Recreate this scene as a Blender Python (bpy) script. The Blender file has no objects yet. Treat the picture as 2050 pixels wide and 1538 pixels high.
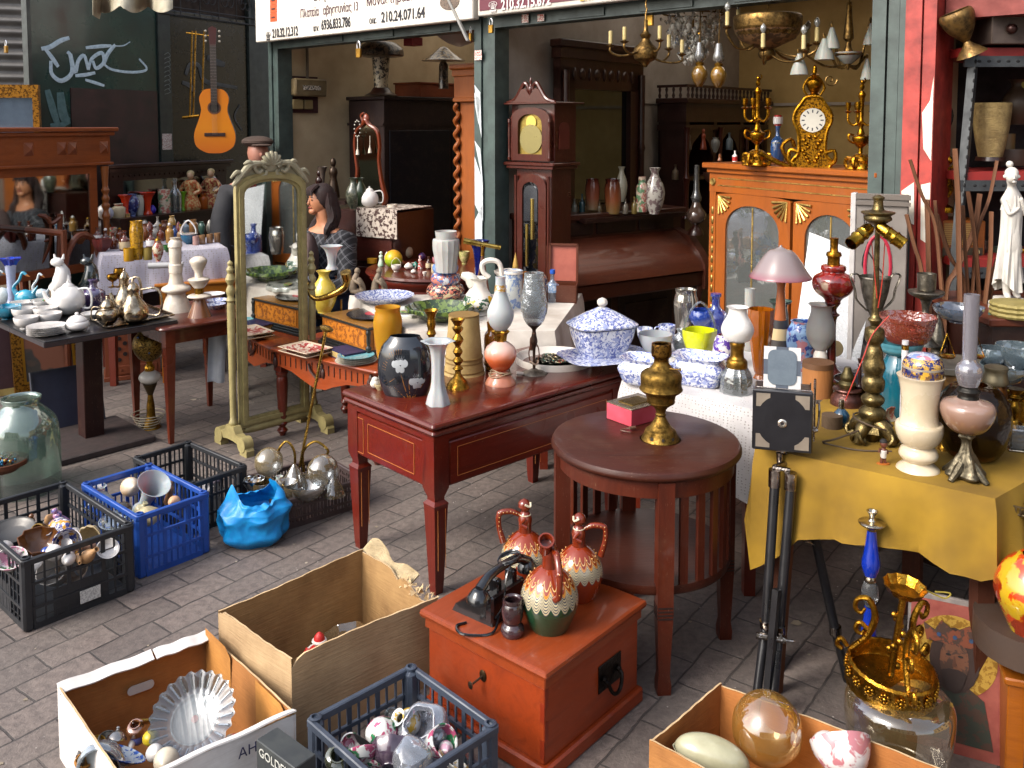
import bpy,math,random
from mathutils import Vector,Matrix,Euler
random.seed(7)
PI=math.pi
C=bpy.context.scene.collection
F=1792.;CX=1025.;H=1.7;PIT=math.radians(4);HY=250.
PPY=HY+F*math.tan(PIT);cp,sp=math.cos(PIT),math.sin(PIT)
def ray(px,py):
 v=-(py-PPY)/F
 return Vector(((px-CX)/F,cp+v*sp,v*cp-sp))
def G(px,py,z=0.):
 "point of the horizontal plane z seen at a pixel of the photograph"
 d=ray(px,py);t=(z-H)/d.z
 return Vector((d.x*t,d.y*t,z))
def P(px,py,Y):
 d=ray(px,py);t=Y/d.y
 return Vector((d.x*t,Y,H+d.z*t))
def cdep(y,z):return y*cp-(z-H)*sp
def px2m(y,z):return cdep(y,z)/F
def Zat(py,Y):return P(CX,py,Y).z
cam=bpy.data.cameras.new('camera');co=bpy.data.objects.new('camera',cam);C.objects.link(co)
co.location=(0,0,H);co.rotation_euler=(PI/2-PIT,0,0)
cam.sensor_width=36;cam.lens=F/2050*36;cam.shift_y=-(769-PPY)/2050
cam.clip_start=.05;cam.clip_end=500
bpy.context.scene.camera=co
def lin(h,k=1.):
 h=h.lstrip('#');o=[]
 for i in(0,2,4):
  c=int(h[i:i+2],16)/255
  o.append(min(1,k*(c/12.92 if c<=.04045 else((c+.055)/1.055)**2.4)))
 return(*o,1)
_mc={}
class NT:
 def __init__(s,m):
  s.t=m.node_tree;s.n=s.t.nodes;s.n.clear();s.out=s.n.new('ShaderNodeOutputMaterial')
 def __call__(s,ty,**k):
  nd=s.n.new('ShaderNode'+ty)
  for a,v in k.items():
   if hasattr(nd,a)and a not in nd.inputs:setattr(nd,a,v)
   else:s.put(nd,a,v)
  return nd
 def put(s,nd,a,v):
  i=nd.inputs[a]
  if isinstance(v,bpy.types.NodeSocket):s.t.links.new(v,i)
  else:i.default_value=v
 def l(s,a,nd,b):s.t.links.new(a,nd.inputs[b])
def mix(t,f,a,b,bt='MIX'):
 m=t.n.new('ShaderNodeMix');m.data_type='RGBA';m.blend_type=bt
 for i,v in((0,f),(6,a),(7,b)):
  if isinstance(v,bpy.types.NodeSocket):t.t.links.new(v,m.inputs[i])
  else:m.inputs[i].default_value=v
 return m.outputs[2]
def ramp(t,src,stops,const=False):
 r=t.n.new('ShaderNodeValToRGB');t.t.links.new(src,r.inputs[0]);e=r.color_ramp
 e.interpolation='CONSTANT' if const else 'LINEAR'
 while len(e.elements)>len(stops):e.elements.remove(e.elements[-1])
 while len(e.elements)<len(stops):e.elements.new(1)
 for q,(p,c)in zip(e.elements,stops):
  q.position=p;q.color=lin(c)if isinstance(c,str)else(c,c,c,1)
 return r.outputs[0]
def mp(t,co,sc=(1,1,1),rot=(0,0,0),loc=(0,0,0)):
 m=t.n.new('ShaderNodeMapping');t.t.links.new(co,m.inputs[0])
 m.inputs[1].default_value=loc;m.inputs[2].default_value=rot;m.inputs[3].default_value=sc
 return m.outputs[0]
def noise(t,co,s,d=3,r=.55,dist=0.):
 n=t.n.new('ShaderNodeTexNoise');t.t.links.new(co,n.inputs['Vector'])
 n.inputs['Scale'].default_value=s;n.inputs['Detail'].default_value=d
 n.inputs['Roughness'].default_value=r;n.inputs['Distortion'].default_value=dist
 return n.outputs[0]
def mt(c='#888888',r=.5,m=0.,k='plain',c2=None,s=1.,b=.2,coat=0.,c3=None,st=None,e=0.):
 """procedural material: k = plain wood wooddark metal glass thick frost blot bands fabric card cracks"""
 key=(c,r,m,k,c2,s,b,coat,c3,str(st),e)
 if key in _mc:return _mc[key]
 M=bpy.data.materials.new(k+'_'+c.strip('#'));M.use_nodes=True;_mc[key]=M
 t=NT(M);tc=t('TexCoord');ob=tc.outputs['Object'];gn=tc.outputs['Generated']
 if k=='glass':
  lw=t('LayerWeight',Blend=.35)
  n=noise(t,ob,18*s,2)
  fr=t('MapRange');t.l(lw.outputs['Facing'],fr,0)
  for i,v in((1,0.),(2,1.),(3,r+.05),(4,m or.85)):fr.inputs[i].default_value=v
  tr=t('BsdfTransparent',Color=lin(c));gl=t('BsdfGlossy',Color=(.95,.97,1,1),Roughness=.03)
  bu=t('Bump',Strength=b,Distance=.01);t.l(n,bu,'Height');t.l(bu.outputs[0],gl,'Normal')
  mx=t('MixShader');t.l(fr.outputs[0],mx,0);t.l(tr.outputs[0],mx,1);t.l(gl.outputs[0],mx,2)
  df=t('BsdfDiffuse',Color=lin(c2 or c));m2=t('MixShader');m2.inputs[0].default_value=e or.06
  t.l(mx.outputs[0],m2,1);t.l(df.outputs[0],m2,2);t.l(m2.outputs[0],t.out,0)
  return M
 p=t('BsdfPrincipled');t.l(p.outputs[0],t.out,0)
 t.put(p,'Roughness',r);t.put(p,'Metallic',m);t.put(p,'Coat Weight',coat);t.put(p,'Coat Roughness',.08)
 col=None;h=None;bs=b;bd=.01
 if k[:4]=='wood':t.put(p,'Specular IOR Level',.3)
 if k=='frost':
  n=noise(t,ob,30*s)
  col=mix(t,n,lin(c,.9),lin(c))
  t.put(p,'Transmission Weight',.35);t.put(p,'IOR',1.2);t.put(p,'Subsurface Weight',.25);t.put(p,'Subsurface Scale',.02)
 elif k=='thick':
  t.put(p,'Transmission Weight',.9);t.put(p,'IOR',1.35);n=noise(t,ob,25*s);h=n;bs=b
  col=mix(t,n,lin(c,.85),lin(c))
 elif k in('wood','woodx','woodz'):
  sc={'wood':(1.2,9,9),'woodx':(9,1.2,9),'woodz':(9,9,1.2)}[k]
  v=mp(t,ob,tuple(q*s for q in sc))
  n=noise(t,v,2.2,6,.65,1.1);n2=noise(t,v,14,3,.6);n3=noise(t,ob,3.,2)
  a=ramp(t,n,[(.3,c2 or c),(.52,c),(.7,c2 or c)])
  a=mix(t,n2,a,lin(c,.75))if c2 else a
  col=mix(t,ramp(t,n3,[(.35,0.),(.7,.5)]),a,lin(c3 or c,.55));sx4=noise(t,mp(t,ob,tuple(q*5 for q in sc)),9,2);col=mix(t,ramp(t,sx4,[(.68,0.),(.74,.35)]),col,lin('#a08468',.8));dn=noise(t,ob,9,5,.7);col=mix(t,ramp(t,dn,[(.52,0.),(.75,.1)]),col,lin('#7a6250'));h=n2;bs=b*.5
  t.put(p,'Roughness',ramp(t,n3,[(.3,r*.8),(.7,min(1,r*1.35))]))
 elif k=='metal':
  n=noise(t,ob,22*s,4,.6);n1=noise(t,ob,90*s,2)
  col=mix(t,ramp(t,n,[(.38,0.),(.65,.85)]),lin(c),lin(c2 or c,.55));t.put(p,'Metallic',m or 1.)
  t.put(p,'Roughness',ramp(t,n,[(.3,r*.7),(.75,min(1,r*1.6))]));h=n1
 elif k=='blot':
  n=noise(t,ob,40*s,3,.65,.4);n2=noise(t,mp(t,ob,loc=(3,1,5)),26*s,2)
  col=ramp(t,n,[(.0,c),(.49,c),(.54,c2),(1,c2)])
  if c3:col=mix(t,ramp(t,n2,[(.56,0.),(.6,1.)]),col,lin(c3))
 elif k in('bands','smooth'):
  z=t('SeparateXYZ');t.l(gn,z,0)
  n=noise(t,ob,30*s,2);w=t('Math',operation='MULTIPLY_ADD');t.l(n,w,0);w.inputs[1].default_value=b*.12;t.l(z.outputs[2],w,2)
  col=ramp(t,w.outputs[0],st,k=='bands');n=None;bs=0
 elif k=='zig':
  z=t('SeparateXYZ');t.l(gn,z,0);o3=t('SeparateXYZ');t.l(ob,o3,0)
  an=t('Math',operation='ARCTAN2');t.l(o3.outputs[0],an,0);t.l(o3.outputs[1],an,1)
  sn=t('Math',operation='MULTIPLY');t.l(an.outputs[0],sn,0);sn.inputs[1].default_value=9.
  s2=t('Math',operation='SINE');t.l(sn.outputs[0],s2,0);ab=t('Math',operation='ABSOLUTE');t.l(s2.outputs[0],ab,0)
  dz=t('Math',operation='MULTIPLY_ADD');t.l(ab.outputs[0],dz,0);dz.inputs[1].default_value=.10;t.l(z.outputs[2],dz,2)
  col=ramp(t,dz.outputs[0],st,True)
  lo=t('Math',operation='MULTIPLY');t.l(dz.outputs[0],lo,0);lo.inputs[1].default_value=150.
  ls=t('Math',operation='SINE');t.l(lo.outputs[0],ls,0)
  li=ramp(t,ls.outputs[0],[(.0,'#4a4a50'),(.35,'#d9cda6'),(.7,'#e8dfc0'),(.9,'#a08a50')])
  ms=ramp(t,dz.outputs[0],[(0.,0.),(st[1][0],1.),(st[2][0],0.)],True)
  col=mix(t,ms,col,li)
 elif k=='fabric':
  w1=t('TexWave',Scale=420*s,bands_direction='X');w2=t('TexWave',Scale=420*s,bands_direction='Y')
  t.l(ob,w1,'Vector');t.l(ob,w2,'Vector')
  h=mix(t,.5,w1.outputs[0],w2.outputs[0]);n=noise(t,ob,5*s,4)
  col=mix(t,ramp(t,n,[(.3,0.),(.7,1.)]),lin(c),lin(c2 or c,.8))
 elif k=='plaid':
  col=lin(c)
  for ax in((1,.9,.55),(1,-.9,-.6)):
   w=t('TexWave',Scale=5.5*s,bands_direction='X');t.l(mp(t,ob,(1,1,1),(0,math.atan2(ax[1],1),0)),w,'Vector');w.inputs['Distortion'].default_value=1.2;w.inputs['Detail Scale'].default_value=.6
   rp=ramp(t,w.outputs[0],[(.90,0.),(.93,.6),(.955,0.),(.975,.6),(.99,0.)]);col=mix(t,rp,col,lin(c2))
  n=None
 elif k=='card':
  n=noise(t,ob,6*s,5,.65);n2=noise(t,mp(t,ob,(1,1,12)),14*s,3)
  col=mix(t,ramp(t,n,[(.3,0.),(.75,1.)]),lin(c),lin(c2 or c,.75));h=mix(t,.5,n,n2)
  bd=.02
 else:
  n=noise(t,ob,14*s,5,.6);n2=noise(t,ob,70*s,2)
  col=mix(t,ramp(t,n,[(.3,0.),(.72,1.)]),lin(c),lin(c2)if c2 else lin(c,.82));h=n2;bs=b*.5;bd=.004
  t.put(p,'Roughness',ramp(t,n,[(.3,r*.85),(.7,min(1,r*1.25))]))
 if k=='plain' and c2 is None and r<.35:pass
 t.put(p,'Base Color',col)
 if e:t.put(p,'Emission Color',lin(c));t.put(p,'Emission Strength',e)
 if h is not None and bs>0:
  bu=t('Bump',Strength=min(1,bs),Distance=bd);t.l(h,bu,'Height');t.l(bu.outputs[0],p,'Normal')
 return M
def spline(pts,n=3):
 "Catmull-Rom through 2-D/3-D points; a doubled point makes a sharp corner"
 if n<=1:return[tuple(p)for p in pts]
 o=[];L=len(pts)
 for i in range(L-1):
  p1,p2=pts[i],pts[i+1]
  if p1==p2:continue
  p0=pts[i-1]if i and pts[i-1]!=p1 else tuple(2*a-b for a,b in zip(p1,p2))
  p3=pts[i+2]if i+2<L and pts[i+2]!=p2 else tuple(2*b-a for a,b in zip(p1,p2))
  for k in range(n):
   t=k/n
   o.append(tuple(.5*(2*b+(c-a)*t+(2*a-5*b+4*c-d)*t*t+(3*b-a-3*c+d)*t**3)for a,b,c,d in zip(p0,p1,p2,p3)))
 o.append(tuple(pts[-1]));return o
class MB:
 def __init__(s,M=None):s.v=[];s.f=[];s.M=M or Matrix()
 def add(s,vs,fs,M=None):
  b=len(s.v);m=s.M@M if M else s.M
  s.v+=[m@Vector(p)for p in vs];s.f+=[tuple(b+i for i in f)for f in fs];return s
 def box(s,x0,x1,y0,y1,z0,z1,M=None,bev=0.):
  if bev<=0:
   vs=[(x,y,z)for z in(z0,z1)for y in(y0,y1)for x in(x0,x1)]
   return s.add(vs,[(0,2,3,1),(4,5,7,6),(0,1,5,4),(2,6,7,3),(0,4,6,2),(1,3,7,5)],M)
  b=bev;vs=[]
  for x,y,z,i,j,k in[(x,y,z,i,j,k)for k,z in((-1,z0),(1,z1))for j,y in((-1,y0),(1,y1))for i,x in((-1,x0),(1,x1))]:
   vs+=[(x-i*0,y-j*b,z-k*b),(x-i*b,y-j*0,z-k*b),(x-i*b,y-j*b,z-k*0)]
  def X(c):return 3*c
  def Yv(c):return 3*c+1
  def Z(c):return 3*c+2
  fs=[(X(0),X(4),X(6),X(2)),(X(1),X(3),X(7),X(5)),(Yv(0),Yv(1),Yv(5),Yv(4)),(Yv(2),Yv(6),Yv(7),Yv(3)),(Z(0),Z(2),Z(3),Z(1)),(Z(4),Z(5),Z(7),Z(6))]
  for a,c in((0,4),(2,6),(1,5),(3,7)):fs.append((X(a),X(c),Yv(c),Yv(a)))
  for a,c in((0,2),(1,3),(4,6),(5,7)):fs.append((X(a),X(c),Z(c),Z(a)))
  for a,c in((0,1),(2,3),(4,5),(6,7)):fs.append((Yv(a),Yv(c),Z(c),Z(a)))
  for c in range(8):fs.append((X(c),Yv(c),Z(c)))
  return s.add(vs,fs,M)
 def lathe(s,pr,seg=28,M=None,n=1,lobes=0,amp=0.,twist=0.,sx=1.,sy=1.,arc=None):
  "pr: (r, z) from bottom to top"
  pr=spline(pr,n);vs=[];fs=[];N=len(pr);zr=(pr[-1][1]-pr[0][1])or 1
  for r,z in pr:
   for i in range(seg):
    a=2*PI*i/seg;q=max(r,0)
    if lobes:q*=1+amp*math.cos(lobes*(a+twist*z/zr))
    vs.append((q*math.cos(a)*sx,q*math.sin(a)*sy,z))
  for k in range(N-1):
   for i in range(seg):
    j=(i+1)%seg;fs.append((k*seg+i,k*seg+j,(k+1)*seg+j,(k+1)*seg+i))
  if pr[0][0]>1e-5:fs.append(tuple(range(seg))[::-1])
  if pr[-1][0]>1e-5:fs.append(tuple((N-1)*seg+i for i in range(seg)))
  return s.add(vs,fs,M)
 def tube(s,pts,r,seg=8,n=1,M=None,flat=1.,closed=False):
  "sweep a circle (flat<1: ellipse) along 3-D points; r number or list"
  if not isinstance(r,(list,tuple)):r=[r]*len(pts)
  pr=spline([tuple(p)+(q,)for p,q in zip(pts,r)],n)
  ps=[Vector(p[:3])for p in pr];rs=[p[3]for p in pr];L=len(ps);vs=[];fs=[]
  up=Vector((0,0,1));pv=None
  for i in range(L):
   d=(ps[(i+1)%L]-ps[i-1])if closed else(ps[min(i+1,L-1)]-ps[max(i-1,0)])
   d=d.normalized()if d.length>1e-9 else Vector((0,0,1))
   if pv is None:
    a=up.cross(d)if abs(d.z)<.95 else Vector((1,0,0)).cross(d)
   else:a=pv-d*pv.dot(d)
   a=a.normalized()if a.length>1e-6 else Vector((1,0,0));pv=a;bb=d.cross(a)
   for k in range(seg):
    t=2*PI*k/seg;vs.append(ps[i]+(a*math.cos(t)+bb*math.sin(t)*flat)*max(rs[i],1e-5))
  R=L if closed else L-1
  for i in range(R):
   j=(i+1)%L
   for k in range(seg):
    q=(k+1)%seg;fs.append((i*seg+k,i*seg+q,j*seg+q,j*seg+k))
  if not closed:fs+=[tuple(range(seg))[::-1],tuple((L-1)*seg+k for k in range(seg))]
  return s.add(vs,fs,M)
 def ball(s,c,r,seg=12,M=None):
  if not isinstance(r,(list,tuple)):r=(r,r,r)
  rg=max(5,seg//2)
  T=Matrix.Translation(c)@Matrix.Diagonal((r[0],r[1],r[2],1))
  return s.lathe([(math.sin(PI*i/rg)*(1 if 0<i<rg else 0),-math.cos(PI*i/rg))for i in range(rg+1)],seg,(M@T)if M else T)
 def prism(s,poly,z0,z1,M=None):
  "poly in xy, extruded z0..z1"
  n=len(poly);vs=[(x,y,z0)for x,y in poly]+[(x,y,z1)for x,y in poly]
  fs=[tuple(range(n))[::-1],tuple(range(n,2*n))]+[(i,(i+1)%n,n+(i+1)%n,n+i)for i in range(n)]
  return s.add(vs,fs,M)
 def slab(s,poly,y0,y1,M=None):
  "poly in xz, extruded along y"
  R=Matrix(((1,0,0,0),(0,0,-1,0),(0,1,0,0),(0,0,0,1)))
  return s.prism(poly,-y1,-y0,(M@R)if M else R)
 def sheet(s,fn,nu,nv,th=0.,M=None):
  "fn(u,v)->point, grid; th: thickness along -normal approx"
  vs=[fn(i/nu,j/nv)for j in range(nv+1)for i in range(nu+1)];W=nu+1
  fs=[(j*W+i,j*W+i+1,(j+1)*W+i+1,(j+1)*W+i)for j in range(nv)for i in range(nu)]
  if th:
   V=[Vector(p)for p in vs];nn=[]
   for j in range(nv+1):
    for i in range(nu+1):
     du=V[j*W+min(i+1,nu)]-V[j*W+max(i-1,0)];dv=V[min(j+1,nv)*W+i]-V[max(j-1,0)*W+i]
     q=du.cross(dv);nn.append(q.normalized()if q.length>1e-9 else Vector((0,0,1)))
   b=len(vs);vs=vs+[tuple(p-q*th)for p,q in zip(V,nn)]
   fs+=[tuple(b+k for k in f[::-1])for f in fs]
   ed=[(i,i+1)for i in range(nu)]+[(j*W+nu,(j+1)*W+nu)for j in range(nv)]+[(nv*W+i+1,nv*W+i)for i in range(nu)]+[((j+1)*W,j*W)for j in range(nv)]
   fs+=[(b2,a2,a2+b,b2+b)for a2,b2 in ed]
  return s.add(vs,fs,M)
 def build(s,name,mat,parent=None,loc=(0,0,0),rz=0.,ang=38,smooth=True,rot=None):
  me=bpy.data.meshes.new(name);me.from_pydata([tuple(p)for p in s.v],[],s.f);me.update()
  if smooth:
   me.shade_smooth();me.set_sharp_from_angle(angle=math.radians(ang))
  me.materials.append(mat)
  o=bpy.data.objects.new(name,me);C.objects.link(o)
  o.location=loc;o.rotation_euler=rot or(0,0,rz)
  if parent:o.parent=parent
  return o
def tag(o,label=None,cat=None,group=None,kind=None):
 for k,v in(('label',label),('category',cat),('group',group),('kind',kind)):
  if v:o[k]=v
 return o
def thing(name,label,cat,loc=(0,0,0),rz=0.,group=None,rot=None):
 o=bpy.data.objects.new(name,None);o.empty_display_size=.05;C.objects.link(o)
 o.location=loc;o.rotation_euler=rot or(0,0,rz)
 return tag(o,label,cat,group)
def struct(name,mb,mat,**k):return tag(mb.build(name,mat,**k),kind='structure')
def T(x=0,y=0,z=0):return Matrix.Translation((x,y,z))
def Rz(a):return Matrix.Rotation(a,4,'Z')
def Rx(a):return Matrix.Rotation(a,4,'X')
def Ry(a):return Matrix.Rotation(a,4,'Y')
def copy_tree(o,loc,rz=None,label=None):
 def cp_(q,par):
  c=q.copy();C.objects.link(c);c.parent=par
  for ch in q.children:cp_(ch,c)
  return c
 c=cp_(o,None);c.location=loc
 if rz is not None:c.rotation_euler=(0,0,rz)
 if label:c['label']=label
 return c
SH={'vase':[(0,.5),(.03,.52),(.2,.82),(.45,1),(.65,.8),(.82,.42),(.92,.4),(1,.6)],'urn':[(0,.45),(.06,.42),(.3,.8),(.6,1),(.78,.85),(.88,.6),(.94,.62),(1,.72)],'jar':[(0,.8),(.05,.9),(.5,1),(.72,.95),(.82,.6),(.9,.62),(1,.66)],'bottle':[(0,.9),(.04,1),(.5,1),(.62,.75),(.72,.35),(.92,.3),(.94,.4),(1,.4)],'tall':[(0,.7),(.03,.75),(.3,.9),(.7,1),(.9,.85),(1,.9)],'cyl':[(0,.92),(.02,1),(.98,1),(1,.97)],'cup':[(0,.5),(.08,.52),(.1,.45),(.4,.85),(.8,1),(1,1)],'bowl':[(0,.35),(.08,.38),(.3,.7),(.7,.94),(1,1)],'dish':[(0,.55),(.3,.7),(.8,.95),(1,1)],'flute':[(0,.55),(.04,.55),(.2,.35),(.5,.4),(.8,.6),(1,1)],'goblet':[(0,.8),(.04,.75),(.08,.2),(.4,.15),(.5,.6),(.75,1),(1,.9)],'stick':[(0,1),(.05,.95),(.1,.5),(.18,.25),(.3,.4),(.36,.2),(.6,.3),(.75,.18),(.84,.4),(.88,.25),(1,.45)],'ball':[(0,.3),(.1,.65),(.3,.95),(.5,1),(.7,.93),(.9,.6),(1,.2)],'bell':[(0,1),(.15,.93),(.4,.7),(.7,.4),(.9,.2),(1,.1)],'lid':[(0,1),(.2,.95),(.55,.6),(.7,.25),(.8,.14),(.88,.22),(1,.1)],'shade':[(0,1),(.05,.98),(.95,.6),(1,.58)],'chim':[(0,.7),(.1,.95),(.22,1),(.36,.75),(.5,.6),(1,.58)],'pear':[(0,.5),(.1,.85),(.3,1),(.5,.85),(.75,.45),(.9,.38),(1,.42)],'egg':[(0,.35),(.1,.7),(.35,1),(.6,.9),(.85,.5),(1,.1)],'fig':[(0,.8),(.05,.85),(.25,.7),(.5,.45),(.62,.6),(.72,.5),(.78,.22),(.82,.34),(.9,.4),(.97,.25),(1,.05)],'block':[(0,1),(1,1)],'sqv':[(0,.6),(.06,.8),(.5,.96),(.78,1),(.92,.93),(.98,.7),(1,.35),(1,.001)],}
OPEN={'vase','urn','jar','tall','cyl','cup','bowl','dish','flute','goblet','shade','chim','pear'}
def base(cx,by,z,rb,Y=None):
 """centre of a round base whose lowest visible pixel is (cx,by) on plane z; rb radius in px -> (point, m per px)"""
 if Y is None:
  f=G(cx,by,z);s=px2m(f.y,z);r=rb*s;d=Vector((f.x,f.y,0)).normalized()
  p=f+d*r*.95;s=px2m(p.y,z)
 else:
  p=P(cx,by,Y);p.z=z if z is not None else p.z;s=px2m(Y,p.z)
 return p,s
def inner(pr,th,bottom=.12):
 "continue a profile down the inside"
 zt=pr[-1][1];z0=pr[0][1];o=[]
 for r,z in reversed(pr):
  if z<z0+(zt-z0)*bottom:break
  o.append((max(r-th,1e-4),z))
 zz=(o[-1][1]if o else zt)
 return list(pr)+o+[(0.,zz)]
def ware(name,label,cat,cx,by,z,segs,group=None,seg=28,n=3,Y=None,tilt=None,rz=0.,parent=None,**kw):
 """segs: [(part, material, [(y_px, halfwidth_px), ...], open?)] bottom to top, in pixels of the photograph"""
 p,s=base(cx,by,z,segs[0][2][0][1],Y);z0=p.z;res=[]
 if len(segs)>1 or kw.get('tree'):root=thing(name,label,cat,p,rz,group,rot=tilt)
 else:root=None
 for q,sg in enumerate(segs):
  part,mat,pts=sg[:3];op=len(sg)>3 and sg[3]
  pr=[]
  for i,(y,hw)in enumerate(pts):
   zz=Zat(y,p.y)-z0
   if q==0 and i==0:zz=0.
   if i==len(pts)-1 and op:zz-=hw*(y-HY)/F*s
   pr.append((hw*s,zz))
  if pr[0][1]>pr[-1][1]:pr=pr[::-1]
  pr=spline(pr,n)
  if op:pr=inner(pr,min(.003,.12*max(a for a,b in pr)))
  opt=sg[4]if len(sg)>4 else{}
  m=MB().lathe(pr,opt.get('seg',seg),lobes=opt.get('lobes',0),amp=opt.get('amp',0.),twist=opt.get('twist',0.),sx=opt.get('sx',1),sy=opt.get('sy',1))
  if root:o=m.build(part,mat,root)
  else:o=m.build(name,mat,None,p,rz,rot=tilt);tag(o,label,cat,group)
  res.append(o)
 return(root or res[0]),s,res
def it(name,label,cat,shape,cx,by,z,w,h,mat,group=None,Y=None,tilt=None,n=3,seg=20,parts=(),lobes=0,amp=0.,rz=0.,sy=1.):
 """one small ware from the shape library; w,h in px of the photograph; parts: (part, shape, mat, z0, z1, rel_w) or ('handle', mat, side, z0, z1, out)"""
 p,s=base(cx,by,z,w/2*SH[shape][0][1],Y);hw=w/2*s
 hm=h*s
 pr=spline([(r*hw,q*hm)for q,r in SH[shape]],n)
 if shape in OPEN:pr=inner(pr,min(.003,hw*.15))
 m=MB().lathe(pr,seg,lobes=lobes,amp=amp,sy=sy)
 if not parts:
  o=m.build(name,mat,None,p,rz,rot=tilt);tag(o,label,cat,group);return o
 root=thing(name,label,cat,p,rz,group,rot=tilt)
 m.build('body',mat,root)
 for q in parts:
  if q[0]in('handle','spout','hoop'):
   k,pm,side,z0,z1,out=q[:6]
   rr=.06*hm if k!='spout' else.08*hm
   if len(q)>6:rr=q[6]*hm
   if k=='handle':
    pts=[(side*hw*.75,0,z0*hm),(side*hw*(out*.8+.2),0,z0*hm+.0*hm),(side*hw*out,0,(z0+z1)/2*hm+.1*hm),(side*hw*(out*.7+.2),0,z1*hm+.04*hm),(side*hw*.55,0,z1*hm)]
    MB().tube(pts,rr*.6,8,4).build(k,pm,root)
   elif k=='spout':
    pts=[(side*hw*.75,0,z0*hm),(side*hw*(out*.65+.3),0,(z0*.6+z1*.4)*hm),(side*hw*out,0,z1*hm)]
    MB().tube(pts,[rr*1.5,rr,rr*.6],8,4).build(k,pm,root)
   else:
    MB().tube([(-hw*.9,0,z0*hm),(-hw*.85,0,(z0*.5+z1*.5)*hm),(0,0,z1*hm),(hw*.85,0,(z0*.5+z1*.5)*hm),(hw*.9,0,z0*hm)],rr*.5,8,5).build(k,pm,root)
  else:
   nm,shp,pm,z0,z1,rw=q[:6]
   pp=spline([(r*hw*rw,(z0+(z1-z0)*a)*hm)for a,r in SH[shp]],n)
   if shp in OPEN and len(q)>6:pp=inner(pp,.002)
   MB().lathe(pp,seg).build(nm,pm,root)
 return root
def text(body,size,mat,parent=None,name='lettering',ext=.001,align='CENTER',font=None):
 cu=bpy.data.curves.new(name,'FONT');cu.body=body;cu.size=size;cu.align_x=align;cu.extrude=ext
 cu.align_y='CENTER';cu.resolution_u=3
 o=bpy.data.objects.new(name,cu);C.objects.link(o);cu.materials.append(mat)
 if parent:
  bpy.context.view_layer.update();me=bpy.data.meshes.new_from_object(o.evaluated_get(bpy.context.evaluated_depsgraph_get()))
  bpy.data.objects.remove(o);o=bpy.data.objects.new(name,me);C.objects.link(o);o.parent=parent
 return o
ANG=math.radians(-41.5)
W1=Vector((-.16,5.6,0));UX=Vector((math.cos(ANG),math.sin(ANG),0));UY=Vector((-math.sin(ANG),math.cos(ANG),0))
def FR(t,d,z=0.):return W1+UX*t+UY*d+Vector((0,0,z))
def frp(px,py,d):
 "pixel on the plane d of the shop frame -> (t,z)"
 r=ray(px,py);o=W1+UY*d;k=(o.x*UY.x+o.y*UY.y)/(r.x*UY.x+r.y*UY.y);q=Vector((r.x*k,r.y*k,0))-W1
 return q.dot(UX),H+r.z*k
def swp(px,py,t):
 "pixel on the side plane t -> (d,z)"
 r=ray(px,py);o=W1+UX*t;k=(o.x*UX.x+o.y*UX.y)/(r.x*UX.x+r.y*UX.y);q=Vector((r.x*k,r.y*k,0))-W1
 return q.dot(UY),H+r.z*k
def paver():
 M=bpy.data.materials.new('pavers');M.use_nodes=True;t=NT(M);tc=t('TexCoord');ob=tc.outputs['Object']
 v=mp(t,ob,rot=(0,0,-math.radians(53)),loc=(.05,.03,0))
 wob=noise(t,ob,2.5,3);v2=t('VectorMath',operation='ADD');t.l(v,v2,0)
 sc=t('VectorMath',operation='SCALE');nn=t('TexNoise');t.l(ob,nn,'Vector');nn.inputs['Scale'].default_value=9
 t.l(nn.outputs[1],sc,0);sc.inputs['Scale'].default_value=.018;t.l(sc.outputs[0],v2,1)
 br=t('TexBrick');t.l(v2.outputs[0],br,'Vector')
 for k,q in(('Scale',1.),('Mortar Size',.0042),('Mortar Smooth',.35),('Bias',0.),('Brick Width',.224),('Row Height',.122)):br.inputs[k].default_value=q
 br.inputs['Color1'].default_value=lin('#776a63');br.inputs['Color2'].default_value=lin('#584f4b');br.inputs['Mortar'].default_value=lin('#211e1d')
 n=noise(t,ob,3.5,6,.65);n2=noise(t,ob,120,3,.6);n3=noise(t,ob,34,4,.7)
 c=mix(t,ramp(t,n,[(.3,0.),(.7,.6)]),br.outputs[0],lin('#6c645e'))
 c=mix(t,ramp(t,n3,[(.38,.5),(.6,0.)]),c,lin('#433c3a'))
 vo=t('TexVoronoi');t.l(ob,vo,'Vector');vo.inputs['Scale'].default_value=26
 sp_=ramp(t,vo.outputs[0],[(0.,1.),(.055,.9),(.08,0.)]);msk=ramp(t,noise(t,ob,1.7,2),[(.5,0.),(.62,1.)])
 k2=t('Math',operation='MULTIPLY');t.l(sp_,k2,0);t.l(msk,k2,1)
 c=mix(t,k2.outputs[0],c,lin('#c9c2b8'))
 vf=t('TexVoronoi');t.l(mp(t,ob,(1,1.6,1)),vf,'Vector');vf.inputs['Scale'].default_value=70
 f1=ramp(t,vf.outputs[0],[(0.,1.),(.07,.6),(.12,0.)]);f2=t('Math',operation='MULTIPLY');t.l(f1,f2,0);t.l(ramp(t,noise(t,ob,2.9,2),[(.5,0.),(.6,.8)]),f2,1)
 c=mix(t,f2.outputs[0],c,lin('#a8a29c'))
 p=t('BsdfPrincipled',Roughness=.75);t.put(p,'Base Color',c)
 t.put(p,'Roughness',ramp(t,n,[(.3,.55),(.7,.85)]))
 hh=t('Math',operation='MULTIPLY_ADD');t.l(br.outputs[1],hh,0);hh.inputs[1].default_value=-1.;t.l(n3,hh,2)
 bu=t('Bump',Strength=.75,Distance=.006);t.l(hh.outputs[0],bu,'Height');t.l(bu.outputs[0],p,'Normal');t.l(p.outputs[0],t.out,0)
 return M
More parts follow.
